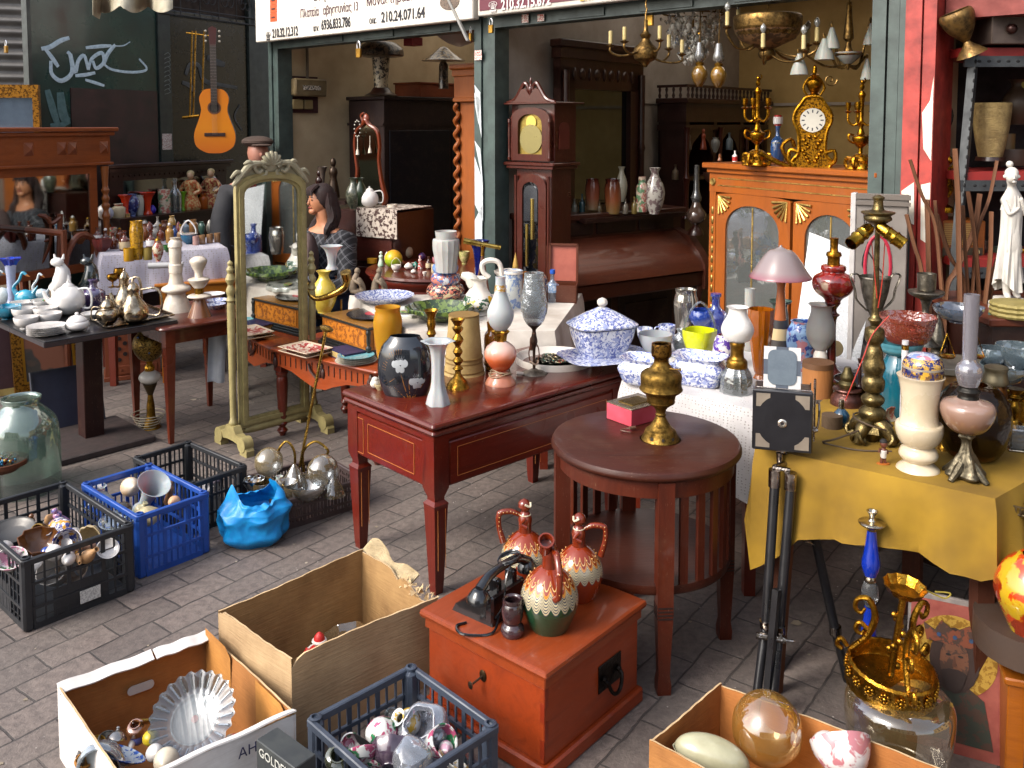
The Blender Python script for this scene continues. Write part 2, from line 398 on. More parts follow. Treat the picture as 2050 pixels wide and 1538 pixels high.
struct('ground',MB().sheet(lambda u,v:(-40+80*u,-30+80*v,0),8,8),paver(),smooth=False)
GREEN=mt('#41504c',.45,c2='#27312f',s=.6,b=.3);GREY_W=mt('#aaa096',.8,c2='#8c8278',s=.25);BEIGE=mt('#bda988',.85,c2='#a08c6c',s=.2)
YELW=mt('#c0a26a',.85,c2='#a08450',s=.2)
DKW=mt('#2c120c',.32,k='woodz',c2='#170906',coat=.4);BLK=mt('#0b0b0d',.5)
RED=mt('#a8362c',.5,c2='#6e221d',s=.8,b=.3)
fz=(0,0,0)
sb=thing('shop_building','row of small beige walled shops with dark green steel frames','building',W1,ANG)
def part(nm,mat,fn,par=sb,**k):
 m=MB();fn(m);return m.build(nm,mat,par,**k)
part('partition_wall',GREY_W,lambda m:m.box(-.02,.06,.12,3.3,0,2.9))
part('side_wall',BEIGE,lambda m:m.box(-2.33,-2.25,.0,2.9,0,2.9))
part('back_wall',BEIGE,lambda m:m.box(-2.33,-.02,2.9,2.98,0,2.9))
part('rear_wall',YELW,lambda m:m.box(.06,3.6,3.2,3.28,0,2.9))
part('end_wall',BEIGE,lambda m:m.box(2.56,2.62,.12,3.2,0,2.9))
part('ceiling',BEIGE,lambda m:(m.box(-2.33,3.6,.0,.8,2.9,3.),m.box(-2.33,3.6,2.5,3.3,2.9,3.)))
part('rafter',mt('#4a3220',.7),lambda m:[m.box(t,t+.05,.8,2.5,2.86,2.95)for t in(-1.6,-.8,0.,.8,1.6,2.4)])
def fill_pane():
 M=bpy.data.materials.new('fill_light_diffuser');M.use_nodes=True;t=NT(M);a=t('BsdfTranslucent',Color=(.55,.5,.42,1));t.l(a.outputs[0],t.out,0);return M
part('fill_light_pane',fill_pane(),lambda m:m.add([(-2.33,.8,2.97),(3.6,.8,2.97),(3.6,2.5,2.97),(-2.33,2.5,2.97)],[(0,1,2,3)]))  # unseen translucent pane, added to spread daylight into both shop interiors
part('wall_rail',GREY_W,lambda m:(m.box(.06,.075,.12,3.2,1.86,1.885),m.box(.075,2.5,3.185,3.2,1.86,1.885)))
for t0,t1 in((-2.33,-2.2),(-.075,.1),(2.37,2.55)):
 def f(m,t0=t0,t1=t1):
  w=t1-t0
  for a,b,e in((0,.34,0),(.37,.63,.012),(.66,1.,0)):m.box(t0+w*a,t0+w*b,-.03+e,.1,0,2.36)
  m.box(t0+.01,t1-.01,.0,.09,0,2.36)
 part('pillar',GREEN,f)
def beam(m):
 for t0,t1 in((-2.2,-.075),(.1,2.37)):
  m.box(t0,t1,-.03,.08,2.29,2.36);m.box(t0,t1,.0,.06,2.36,2.9)
  k=t0+.5
  while k<t1-.3:m.box(k,k+.32,-.04,-.03,2.3,2.345);k+=.55
part('lintel',GREEN,beam)
part('white_paint',mt('#c8cdd0',.7,c2='#9aa0a2',s=2),lambda m:[m.slab([(x0,z0),(x0+.05,z0-.05),(x1,z1),(x1-.03,z1+.12)],-.034,-.031)for x0,z0,x1,z1 in((-.07,1.95,-.01,1.62),(-.07,1.6,.0,1.33),(-.07,1.9,-.035,1.7))]+[m.slab([(-.07,1.5),(.0,1.35),(-.0,1.1),(-.07,1.2)],-.034,-.031),m.slab([(-.07,1.1),(-.005,1.2),(-.01,.7),(-.07,.7)],-.034,-.031)])
part('sticker',mt('#cfc9c0',.6,k='blot',c2='#a83c34',s=3),lambda m:(m.box(-.06,.0,-.042,-.04,2.1,2.16),m.box(.33,.38,-.044,-.042,2.30,2.35),m.box(.45,.5,-.044,-.042,2.3,2.34)))
part('roof',mt('#4a4642',.8),lambda m:(m.box(-2.6,6.4,-.02,.8,3.02,3.12),m.box(-2.6,6.4,2.5,3.4,3.02,3.12),m.box(3.7,6.4,.8,2.5,3.02,3.12)))
WA=math.radians(61.5);w0=Vector((-3.466,6.45,0));WX=Vector((math.cos(WA),math.sin(WA),0));WY=Vector((-math.sin(WA),math.cos(WA),0))
def wp(px,py,d=0.):
 r=ray(px,py);o=w0+WY*d;k=(o.x*WY.x+o.y*WY.y)/(r.x*WY.x+r.y*WY.y);q=Vector((r.x*k,r.y*k,0))-w0
 return q.dot(WX),H+r.z*k
gp=thing('painted_doors','tall dark green metal doors covered in white spray paint scrawls','doors',w0,WA)
xs=[wp(x,200)[0]for x in(64,317,341,498,522)]
PG=mt('#1f3f3a',.28,c2='#12211f',s=.35,b=.2,coat=.3);PK=mt('#0f1716',.25,c2='#080c0c',s=.5,coat=.3)
part('door_panel',PG,lambda m:m.box(xs[0],xs[1],0,.04,0,2.9,bev=.006),gp)
part('door_panel',PK,lambda m:m.box(xs[2],xs[3],.005,.04,0,2.66,bev=.006),gp)
part('door_frame',mt('#2b3331',.4,c2='#171c1b'),lambda m:(m.box(xs[1],xs[2],-.02,.04,0,2.9),m.box(xs[0]-.03,xs[0],-.02,.04,0,2.9),m.box(xs[3],xs[4]+.3,-.02,.03,0,2.9)),gp)
part('plaster_wall',mt('#3a2a20',.8,c2='#241a14'),lambda m:(m.box(xs[1]+.01,xs[4]+.3,.042,.07,2.4,3.3),),gp)
def iron(m):
 z0,z1=2.62,2.95
 for z in(z0,z0+.06,z1):m.tube([(xs[2]-.1,-.03,z),(xs[4],-.03,z)],.006,6)
 for i in range(5):
  x=xs[2]+(xs[4]-xs[2])*(i+.5)/5
  m.tube([(x,-.03,z0),(x,-.03,z1)],.005,6)
  for s in(-1,1):
   m.tube([(x+s*.09*(1-k/22)*math.cos(k*.42)*.8+s*.08,-.03,z0+.17+.09*(1-k/22)*math.sin(k*.42))for k in range(20)],.005,5)
part('iron_grille',mt('#1a1413',.5,0.),iron,gp)
part('panel_text',mt('#c9c9c5',.6,k='blot',c2='#7a3030',s=4),lambda m:m.box(*[wp(321,280)[0],wp(340,280)[0]],-.025,-.022,wp(321,300)[1],wp(321,268)[1]),gp)
SPR=mt('#b9ccd6',.7,c2='#8fa6b2',s=3);SPD=mt('#4a6a6c',.7,c2='#3a5555',s=2)
def stroke(m,pts,w,d=-.006):
 q=spline([(wp(x,y)[0],wp(x,y)[1])for x,y in pts],5);w*=.0042
 m.tube([(a,d,b)for a,b in q],[w*(.75+.25*math.sin(PI*i/(len(q)-1)))for i in range(len(q))],8,flat=1.)
def flat(m,d=-.004):
 m.v=[Vector((v.x,d+(v.y-d)*.08 if True else 0,v.z))for v in m.v]
m=MB()
for pts,w in(([(82,98),(100,94),(120,82),(138,76)],4.2),([(90,98),(105,118),(116,134)],4),([(101,122),(103,148),(122,162),(143,146),(140,112),(134,104)],4),([(141,108),(150,145),(156,122),(168,112),(176,140)],3.6),([(176,140),(183,118),(203,106),(207,125),(192,137),(185,122)],3.6),([(207,130),(215,108),(230,90)],4),([(206,128),(225,140),(265,145),(293,139),(278,118)],2.6),([(171,96),(200,93),(222,92)],3.4),([(150,152),(170,150),(190,146)],3.4),([(170,160),(190,166),(208,172)],3),([(222,92),(245,92),(260,84)],1.2)):stroke(m,pts,w)
flat(m);m.build('spray_stroke',SPR,gp)
m=MB();stroke(m,[(94,180),(104,215),(115,250)],7);stroke(m,[(120,185),(125,225),(135,250)],9);stroke(m,[(100,252),(125,250),(138,235)],5);flat(m,-.003);m.build('spray_smudge',SPD,gp)
m=MB();stroke(m,[(178,205),(172,225),(178,240),(172,256)],1.3,);stroke(m,[(150,256),(153,243),(158,246),(156,252)],1.5)
for k in range(9):y=110+k*9;stroke(m,[(325,y),(333,y-4),(337,y+3),(326,y+7)],.55,-.024)
for v in m.v:v.y=-.0225 if v.x>xs[1]else-.005
m.build('scrawl',mt('#9aa3a2',.7),gp)
m=MB()
for pts,w in(([(372,150),(380,130),(398,132),(408,160),(430,168),(475,176)],5),([(415,115),(435,125),(450,130)],7),([(365,165),(380,172),(390,185)],5),([(480,210),(470,235),(485,262)],2.5)):stroke(m,pts,w)
flat(m,.0);m.build('spray_smudge',mt('#48494a',.7,c2='#35383a'),gp)
part('poster',mt('#15100f',.5,c2='#3a201c',s=.4),lambda m:m.box(wp(190,200)[0]-.21,xs[1]-.02,-.012,-.001,1.0,wp(190,178)[1]),gp)
CREAM=mt('#d9d3c8',.5,c2='#bdb6aa',s=.3);MAR=mt('#5a1226',.5);INK=mt('#16141c',.6);WHT=mt('#cfc8c4',.6);ORG=mt('#d0501c',.6,c2='#b5451a')
def sign(name,label,t0,t1,z0,z1,mat):
 s=thing(name,label,'sign',FR(t0,-.14,z0),ANG)
 MB().box(0,t1-t0,0,.06,0,z1-z0,bev=.006).build('board',mat,s);return s
def mesh_text(body,px,py,size_px,mat,par,d,name='lettering',slope=None,sx=1.,bold=0.):
 "text whose left end stands at a pixel of the sign face"
 t,z=frp(px,py,d);Y=FR(t,d).y;sz=size_px*px2m(Y,z)
 o=text(body,sz*1.38,mat,None,name,.0008,'LEFT');cu=o.data;cu.align_y='BOTTOM_BASELINE';cu.offset=bold
 bpy.context.view_layer.update()
 me=bpy.data.meshes.new_from_object(o.evaluated_get(bpy.context.evaluated_depsgraph_get()))
 o2=bpy.data.objects.new(name,me);C.objects.link(o2);bpy.data.objects.remove(o)
 loc=FR(t,d,z)
 o2.parent=par;iv=(Matrix.Translation(par.location)@Rz(par.rotation_euler.z)).inverted()
 o2.location=iv@loc;o2.rotation_euler=(PI/2,0,0);o2.scale=(sx,1,1)
 return o2
s1=sign('shop_sign','long cream shop sign with dark telephone numbers over the dim shop',-2.33,.02,2.34,3.1,CREAM)
FD=-.143
mesh_text('☎',532,79,12,INK,s1,FD,sx=.8);mesh_text('210.32.12.312',545,76,18,INK,s1,FD,sx=.62,bold=.002)
mesh_text('κιν.',627,63,13,INK,s1,FD,sx=.7);mesh_text('6936.833.786',643,60,20,INK,s1,FD,sx=.62,bold=.002)
mesh_text('οικ.',739,48,14,INK,s1,FD,sx=.75);mesh_text('210.24.071.64',763,45,21,INK,s1,FD,sx=.78,bold=.002)
mesh_text('Πλατεία   αβησσυνίας 13',601,36,17,mt('#4a2630',.6),s1,FD,sx=.66);mesh_text('Μοναστηράκι',733,13,19,mt('#4a2630',.6),s1,FD,sx=.8)
mesh_text('& Πήλιου',628,2,18,INK,s1,FD,sx=.7,bold=.002)
for k in range(4):
 a,z=frp(541,44-k*17,FD);
 MB().box(a+2.33,a+2.33+.085,-.004,0,z-2.34,z-2.34+.062).build('orange_square',ORG,s1)
 MB().box(a+2.33+.02,a+2.33+.065,-.007,-.004,z-2.34+.024,z-2.34+.036).build('square_lettering',mt('#3a2018',.6),s1)
a,z=frp(900,20,FD);MB().lathe([(0,0),(.05,0),(.05,.003),(0,.003)],16,T(a+2.33,-.002,z-2.34+.05)@Rx(PI/2),sx=1.7).build('brown_emblem',mt('#6a5a4c',.7,k='blot',c2='#4c4038',s=3),s1)
s2=sign('shop_sign','maroon shop sign with white telephone number and cream border',.06,2.36,2.352,3.1,mt('#b9b2a8',.5))
MB().box(.02,2.28,-.004,0,.03,.7).build('maroon_field',MAR,s2)
mesh_text('☎',978,22,15,WHT,s2,FD-.004,sx=.9);mesh_text('210.32.15.672',1003,20,21,WHT,s2,FD-.004,sx=.78,bold=.002);mesh_text('Κιν.',1160,3,17,mt('#c5a04a',.6),s2,FD-.004,sx=.8)
st=MB().tube([FR(-.35,-.15,2.75),FR(-.02,-.14,2.21)],.018,6,flat=.5).build('awning_stay',mt('#9a9790',.45,.3));tag(st,'flat grey steel awning stay slanting across the cream sign','stay')
def padlock(px,py,w,h,label,Y,brass=True):
 p=P(px,py,Y);s=px2m(Y,p.z);r=thing('padlock',label,'padlock',(p.x,p.y,p.z),ANG,'brass padlocks hanging on the shop frames')
 MB().box(-w*s/2,w*s/2,-.008,.008,-h*s*.55,0,bev=.003).build('body',mt('#b98c3e',.35,1.,k='metal',c2='#8a6628'),r)
 MB().tube([(-w*s*.3,0,0),(-w*s*.3,0,h*s*.25),(0,0,h*s*.42),(w*s*.3,0,h*s*.25),(w*s*.3,0,0)],w*s*.1,8,4).build('shackle',mt('#b8b8bb',.25,1.),r)
padlock(718,97,14,34,'brass padlock hanging below the cream sign near its middle',6.15)
padlock(983,50,12,30,'brass padlock at the head of the green pillar between the signs',5.42)
padlock(1300,30,19,40,'large brass padlock hanging in front of the hanging chandeliers',4.85)
padlock(942,66,6,30,'thin brass padlock on the frame beside the awning stay',5.62)
padlock(12,92,11,26,'small brass padlock by the grey corrugated shutter at the far corner',5.6)
rs=thing('red_stall','red painted steel stall front with grey corrugated wall','building',W1,ANG)
part('pillar',RED,lambda m:(m.box(2.555,2.62,-.16,.1,0,3.0),m.box(2.625,2.675,-.15,.1,0,3.0),m.box(2.56,2.67,-.1,.08,0,3.)),rs)
part('beam',mt('#7c2c22',.6,c2='#5a1f19'),lambda m:m.box(2.68,4.6,-.05,.1,2.14,2.3),rs)
def corr(m):
 n=70
 m.sheet(lambda u,v:(2.64+2.2*u,1.15+.018*math.sin(u*2.2*2*PI/.06),2.6*v),n*4,1)
part('corrugated_wall',mt('#6a6560',.55,c2='#4c4844',s=.5),corr,rs,ang=80)
part('upper_wall',mt('#4a2a24',.8),lambda m:m.box(2.68,4.6,.0,.1,2.3,3.),rs)
part('side_wall',mt('#5b5048',.8),lambda m:m.box(4.5,4.6,.1,1.2,0,3.),rs)
part('white_paint',mt('#d5d0c4',.6,c2='#c4b9a4'),lambda m:(m.slab([(2.63,1.75),(2.66,1.8),(2.672,1.9),(2.672,1.55),(2.64,1.6)],-.153,-.151),m.slab([(2.56,1.42),(2.61,1.46),(2.615,1.28),(2.57,1.3)],-.163,-.161),m.slab([(2.635,1.45),(2.672,1.46),(2.672,1.2),(2.64,1.22)],-.153,-.151)),rs)
part('green_paint',GREEN,lambda m:m.slab([(2.558,1.36),(2.6,1.3),(2.6,1.0),(2.558,1.1)],-.163,-.161),rs)
fc=thing('corner_shutter','grey corrugated roller shutter box beyond the green doors','shutter',(-5.2,7.8,0),math.radians(20))
def sh(m):m.sheet(lambda u,v:(2.2*u,.02*math.sin(v*26*PI),2.05+1.3*v),1,130)
part('corrugated_roof',mt('#6f6b67',.5,c2='#53504d',s=.4),sh,fc,ang=80)
part('wall_board',mt('#8c7f6c',.8,c2='#a39580'),lambda m:m.box(-.5,2.3,.06,.1,0,2.05),fc)
for nm,lab,x0,x1,y0,y1,hh,col in(('house','pale plastered house across the square',-11,3,-16,-12,7,'#b9ad98'),('house','ochre plastered house at the side of the square',12.5,16,-9,7,6,'#b08d5c')):
 r=thing(nm,lab,'house',((x0+x1)/2,(y0+y1)/2,0));a,b=(x1-x0)/2,(y1-y0)/2
 MB().box(-a,a,-b,b,0,hh).build('wall',mt(col,.85,s=.2),r);MB().box(-a-.3,a+.3,-b-.3,b+.3,hh,hh+.25).build('roof',mt('#7d4a34',.8),r)
 for k in range(6):
  for z in(1.2,4.):
   if a>b:MB().box(-a+1+k*2.2,-a+2+k*2.2,b,b+.04,z,z+1.5).build('window',mt('#232a30',.2),r)
   else:MB().box(-a-.04,-a,-b+1+k*2.4,-b+2+k*2.4,z,z+1.5).build('window',mt('#232a30',.2),r)
W=bpy.data.worlds.new('World');bpy.context.scene.world=W;W.use_nodes=True
nt=W.node_tree;sk=nt.nodes.new('ShaderNodeTexSky');sk.sky_type='NISHITA';sk.sun_disc=False
SUN_E,SUN_A=40,-122
sk.sun_elevation=math.radians(SUN_E);sk.sun_rotation=math.radians(SUN_A);sk.air_density=1.;sk.dust_density=3.5;sk.ozone_density=.6
bg=nt.nodes['Background'];hs=nt.nodes.new('ShaderNodeHueSaturation');hs.inputs[1].default_value=.55;nt.links.new(sk.outputs[0],hs.inputs[4]);nt.links.new(hs.outputs[0],bg.inputs[0]);bg.inputs[1].default_value=.15
sl=bpy.data.lights.new('sun','SUN');sl.energy=1.1;sl.angle=math.radians(22);sl.color=(1,.94,.86)
so=bpy.data.objects.new('sun',sl);C.objects.link(so)
az,el=math.radians(SUN_A),math.radians(SUN_E)
so.rotation_euler=Vector((math.sin(az)*math.cos(el),math.cos(az)*math.cos(el),math.sin(el))).to_track_quat('Z','Y').to_euler()
sc=bpy.context.scene;sc.view_settings.view_transform='Standard';sc.view_settings.look='None';sc.view_settings.gamma=1
sc.view_settings.exposure=1.38
sc.cycles.use_denoising=True;sc.cycles.max_bounces=8;sc.cycles.transparent_max_bounces=16;sc.cycles.diffuse_bounces=4;sc.cycles.glossy_bounces=4
sc.cycles.caustics_reflective=False;sc.cycles.caustics_refractive=False;sc.cycles.sample_clamp_indirect=6
MAH=mt('#661c0d',.32,k='wood',c2='#420f07',coat=.3,b=.1);MAHZ=mt('#661d0f',.32,k='woodz',c2='#3a0d07',coat=.3,b=.1)
INL=mt('#b06a34',.4)
def A(d):return math.radians(d)
def rpoly(x0,x1,y0,y1,r,n=5):
 o=[]
 for cx,cy,a in((x1-r,y1-r,0),(x0+r,y1-r,90),(x0+r,y0+r,180),(x1-r,y0+r,270)):
  for k in range(n+1):t=A(a+90*k/n);o.append((cx+r*math.cos(t),cy+r*math.sin(t)))
 return o
def slabtop(m,x0,x1,y0,y1,z0,z1,r=.01,e=None):
 "table leaf with a rounded moulded edge"
 e=e or(z1-z0)*.5;n=4
 for i in range(n):
  a,b=-PI/2+PI*i/n,-PI/2+PI*(i+1)/n;zc=(z0+z1)/2;h=(z1-z0)/2
  ia,ib=e*(1-math.cos(a)),e*(1-math.cos(b))
  p=rpoly(x0+ia,x1-ia,y0+ia,y1-ia,r+.001);q=rpoly(x0+ib,x1-ib,y0+ib,y1-ib,r+.001);N=len(p)
  vs=[(x,y,zc+h*math.sin(a))for x,y in p]+[(x,y,zc+h*math.sin(b))for x,y in q]
  fs=[(k,(k+1)%N,N+(k+1)%N,N+k)for k in range(N)]
  if i==0:fs.append(tuple(range(N))[::-1])
  if i==n-1:fs.append(tuple(range(N,2*N)))
  m.add(vs,fs)
def taper(m,x,y,pr,M=None):
 "square leg; pr: (half width, z)"
 vs=[];fs=[]
 for w,z in pr:vs+=[(x-w,y-w,z),(x+w,y-w,z),(x+w,y+w,z),(x-w,y+w,z)]
 for k in range(len(pr)-1):
  for i in range(4):j=(i+1)%4;fs.append((4*k+i,4*k+j,4*k+4+j,4*k+4+i))
 n=4*(len(pr)-1);fs+=[(3,2,1,0),(n,n+1,n+2,n+3)]
 m.add(vs,fs,M)
GTZ=.645
t_=thing('card_table','polished red mahogany card table with inlaid lines and doubled top','table',(-.277,3.10,0),A(43))
def f(m):slabtop(m,-.015,1.06,-.015,.58,.621,.645);slabtop(m,-.012,1.057,-.012,.577,.595,.618)
part('tabletop',mt('#5c1c10',.26,k='wood',c2='#44120a',coat=.35,b=.06),f,t_)
def f(m):
 m.box(.0,1.04,.0,.56,.572,.595,bev=.003);m.box(.012,1.03,.012,.55,.395,.572)
 m.box(.075,.97,.003,.012,.40,.56,bev=.004)
 m.box(.004,.012,.07,.5,.40,.565,bev=.003)
part('apron',MAH,f,t_)
def inl(m):
 def rect(x0,x1,z0,z1,side):
  w=.0016
  for a,b,c,d in((x0,x1,z0,z0+w),(x0,x1,z1-w,z1),(x0,x0+w,z0,z1),(x1-w,x1,z0,z1)):
   if side:m.box(.0015,.0035,a,b,c,d)
   else:m.box(a,b,.0015,.0035,c,d)
 rect(.12,.42,.425,.54,1);rect(.11,.93,.425,.535,0);rect(.45,.50,.41,.55,1)
part('inlay',INL,inl,t_)
for x,y in((.035,.035),(1.005,.035),(.035,.525),(1.005,.525)):
 m=MB();taper(m,x,y,[(.016,0),(.019,.03),(.031,.325),(.031,.327),(.033,.337),(.022,.35),(.022,.36),(.034,.395),(.034,.58)])
 l=m.build('leg',MAHZ,t_)
 for sx_ in(-.033,.031):MB().box(x-.018,x-.0165,y-.0345,y-.033,.1,.32).build('inlay',INL,l)if sx_<0 else MB().box(x+.0165,x+.018,y-.0345,y-.033,.1,.32).build('inlay',INL,l)
RZ=.685;rc=Vector((.434,2.85,0));OAK=mt('#40190c',.42,k='wood',c2='#2a0f06',coat=.08,b=.15);OAKZ=mt('#54200f',.42,k='woodz',c2='#331008',coat=.1)
t_=thing('round_table','round dark oak drum table with slatted sides and lower shelf','table',rc,0)
def f(m):m.lathe([(.0,.652),(.292,.652),(.300,.655),(.306,.663),(.306,.670),(.300,.681),(.290,.685),(0,.685)],64)
part('tabletop',OAK,f,t_)
part('apron',OAKZ,lambda m:m.lathe([(.27,.600),(.282,.600),(.284,.652),(.27,.652)],64),t_)
part('shelf',OAK,lambda m:m.lathe([(0,.300),(.272,.300),(.276,.31),(.274,.328),(0,.328)],64),t_)
for k in range(4):
 a=A(-86+90*k);m=MB();M_=Rz(a)@T(.272,0,0)
 taper(m,0,0,[(.020,0),(.021,.03),(.017,.06),(.024,.25),(.024,.62),(.024,.652)],M_)
 l=m.build('leg',OAKZ,t_)
 m=MB()
 for q in range(4):m.box(.0235,.025,-.022,.022,.236+q*.011,.241+q*.011,M_);m.box(-.022,.022,-.0255,-.0235,.236+q*.011,.241+q*.011,M_)
 m.build('ring_mark',mt('#1e0c08',.5),l)
for qd in(0,2):
 for i in range(6):
  a=A(-86+90*qd+13+i*12.8);MB().box(-.006,.006,-.013,.013,.328,.600,Rz(a)@T(.268,0,0)).build('slat',OAKZ,t_)
CH=mt('#8e3612',.42,k='wood',c2='#601e0a',coat=.2,b=.08,s=.8);CHT=mt('#8c3a16',.4,k='wood',c2='#662810',coat=.25,b=.08,s=.7)
t_=thing('chest','orange brown wooden chest with key and black side handle','chest',(.084,2.205,0),A(49))
part('lid',CHT,lambda m:(slabtop(m,-.02,.455,-.02,.45,.287,.31,r=.004,e=.008),m.box(-.008,.443,-.008,.438,.255,.288,bev=.003)),t_)
part('body',CH,lambda m:(m.box(0,.435,0,.43,.045,.253,bev=.003),m.box(-.014,.449,-.014,.444,0,.045,bev=.006)),t_)
part('corner_joint',mt('#74230a',.4),lambda m:[m.box(-.0012,.0,.0,.014,z,z+.05)for z in(.06,.16)]+[m.box(.0,.014,-.0012,0,z,z+.05)for z in(.11,.2)],t_)
IRON=mt('#2a2420',.4,.9,k='metal',c2='#141010');hd=MB().box(.235,.345,-.004,0,.12,.2,bev=.002).build('handle_plate',IRON,t_)
m=MB();m.tube([(.255,-.006,.155),(.257,-.02,.150),(.268,-.026,.122),(.29,-.028,.110),(.312,-.026,.122),(.323,-.02,.150),(.325,-.006,.155)],.0055,8,3);m.ball((.255,-.008,.158),.009);m.ball((.325,-.008,.158),.009)
m.build('handle',IRON,t_)
m=MB();m.lathe([(.010,0),(.012,.002),(.009,.004),(0,.004)],14,T(-.001,.215,.2)@Ry(-PI/2),sx=1.4);m.build('keyhole_plate',mt('#4a3826',.4,.9),t_)
m=MB();m.tube([(-.002,.215,.2),(-.035,.222,.19)],.003,7);m.lathe([(.006,-.002),(.009,0),(.006,.002)],10,T(-.042,.224,.188)@Ry(PI/2),sx=1.3);m.build('key',mt('#4a3c30',.4,.9),t_)
CT=mt('#93401a',.35,k='wood',c2='#6e2a10',coat=.35);CTZ=mt('#6a2412',.32,k='woodz',c2='#4a160b',coat=.5);CTd=mt('#3a1a10',.5)
DZ=.50
a1=G(525,693,DZ);a2=G(757,745,DZ);dv=a2-a1;ang_d=math.atan2(dv.y,dv.x);Ld=dv.length
t_=thing('side_table','carved red brown side table with turned legs and grooved apron','table',(a1.x,a1.y,0),ang_d)
part('tabletop',CT,lambda m:(slabtop(m,0,Ld,0,.62,.482,.5,r=.03),m.box(.02,Ld-.02,.02,.6,.474,.482)),t_)
def f(m):
 pts=[(.09,.474),(.09,.40),(.2,.385),(.3,.35),(.38,.325),(.46,.33),(.52,.355),(.62,.385),(Ld-.09,.40),(Ld-.09,.474)]
 m.slab(pts,.03,.05)
 m.box(.03,.05,.05,.55,.39,.474);m.box(Ld-.05,Ld-.03,.05,.55,.39,.474)
part('apron',CT,f,t_)
def f(m):
 for k in range(16):m.box(.11+k*.042,.114+k*.042,.026,.031,.41,.462)
 for x in(.06,.5*Ld,Ld-.08):
  for s in range(3):m.ball((x+.012*(s-1),.03,.44-.025*abs(s-1)),(.014,.012,.03),8)
 m.tube([(.34,.028,.45),(.36,.02,.42),(.41,.018,.385)],.007,6,3)
part('carving',CTd,f,t_)
LEG=[(.014,0),(.022,.015),(.03,.03),(.018,.045),(.018,.05),(.03,.07),(.02,.09),(.026,.11),(.034,.3),(.03,.33),(.036,.345),(.036,.36)]
for x,y in((.07,.07),(Ld-.08,.07),(.07,.54),(Ld-.08,.54)):
 m=MB().lathe(LEG,18,T(x,y,0),n=3);m.box(x-.036,x+.036,y-.036,y+.036,.36,.474,bev=.004);m.build('leg',CTZ,t_)
def cloth_table(nm,lab,cat,corners,z,drop,mat,legmat,gl,wave=.02,dropf=None,seed=1):
 "table under a cloth: corners in order FL FR BR BL (world xy)"
 c=[Vector((p[0],p[1],0))for p in corners];o=c[0]
 t=thing('trestle_table',lab,'table',(o.x,o.y,0))
 L=[p-o for p in c]
 MB().prism([(p.x,p.y)for p in L],z-.035,z-.006).build('tabletop',legmat,t)
 ctr=sum(L,Vector())/4
 for p in L:
  q=p+(ctr-p)*.12;m=MB();taper(m,q.x,q.y,[(.02,0),(.025,z-.04)]);m.build('leg',legmat,t)
 m=MB();vs=[];rnd=random.Random(seed)
 per=[];N=0
 for i in range(4):
  a,b=L[i],L[(i+1)%4];n=max(4,int((b-a).length/.035))
  for k in range(n):per.append((a+(b-a)*k/n,i,k/n))
 N=len(per);R=7
 ph=[rnd.uniform(0,6)for _ in range(6)]
 for r in range(R+1):
  for j,(p,side,u)in enumerate(per):
   d=(p-ctr).normalized();s=r/R;s_=j/N*2*PI
   dd=drop if dropf is None else dropf(side,u)
   w=wave*s*(math.sin(17*s_+ph[0])+.6*math.sin(31*s_+ph[1])+.4*math.sin(7*s_+ph[2]))
   out=.008+.012*min(1,s*3)+.05*s*s*.4+w
   zz=z-dd*s*(1+.05*math.sin(9*s_+ph[3]))if r else z
   q=p+d*(out if r else 0);vs.append((q.x,q.y,zz))
 fs=[(r*N+j,r*N+(j+1)%N,(r+1)*N+(j+1)%N,(r+1)*N+j)for r in range(R)for j in range(N)]
 fs=[f[::-1]for f in fs];m.add(vs,fs)
 b=len(m.v);m.v+=[Vector((ctr.x+(p.x-ctr.x)*k/4,ctr.y+(p.y-ctr.y)*k/4,z+rnd.uniform(-.0015,.001)))for k in(3,2,1)for p,_,_ in per]+[Vector((ctr.x,ctr.y,z))]
 for k in range(3):
  A0=0 if k==0 else b+(k-1)*N;B0=b+k*N
  for j in range(N):m.f.append((B0+j,A0+j,A0+(j+1)%N,B0+(j+1)%N))
 for j in range(N):m.f.append((b+3*N,b+2*N+j,b+2*N+(j+1)%N))
 cl=m.build('tablecloth',mat,None,(o.x,o.y,.0),ang=60);cl.location.z=.002
 tag(cl,gl[0],gl[1]);return t,cl
WC=mt('#cfc9c0',.85,k='fabric',c2='#b3a89c',b=.25);WTZ=.70
cloth_table('w','trestle table under the plain white cloth by the jug and lamps','table',[G(822,664,WTZ)[:2],G(1110,664,WTZ)[:2],G(1165,588,WTZ)[:2],G(700,592,WTZ)[:2]],WTZ,.32,WC,CTZ,('plain creamy white cloth hanging beneath the flowered jug','tablecloth'),.022)
def lace(c,c2,s=1.):
 k=('lace',c,s)
 if k in _mc:return _mc[k]
 M=mt(c,.9,k='fabric',c2=c2,b=.5,s=s*.8).copy();_mc[k]=M;t=M.node_tree;p=[n for n in t.nodes if n.type=='BSDF_PRINCIPLED'][0];out=[n for n in t.nodes if n.type=='OUTPUT_MATERIAL'][0]
 tc=t.nodes.new('ShaderNodeTexCoord');vo=t.nodes.new('ShaderNodeTexVoronoi');vo.inputs['Scale'].default_value=95*s;vo.inputs['Randomness'].default_value=.25;t.links.new(tc.outputs['Object'],vo.inputs['Vector'])
 r=t.nodes.new('ShaderNodeValToRGB');r.color_ramp.elements[0].position=.24;r.color_ramp.elements[1].position=.32;t.links.new(vo.outputs[0],r.inputs[0])
 mx=t.nodes.new('ShaderNodeMixShader');tr=t.nodes.new('ShaderNodeBsdfDiffuse');tr.inputs[0].default_value=lin('#98928e');t.links.new(r.outputs[0],mx.inputs[0]);t.links.new(tr.outputs[0],mx.inputs[1]);t.links.new(p.outputs[0],mx.inputs[2]);t.links.new(mx.outputs[0],out.inputs[0])
 return M
LZ=.70
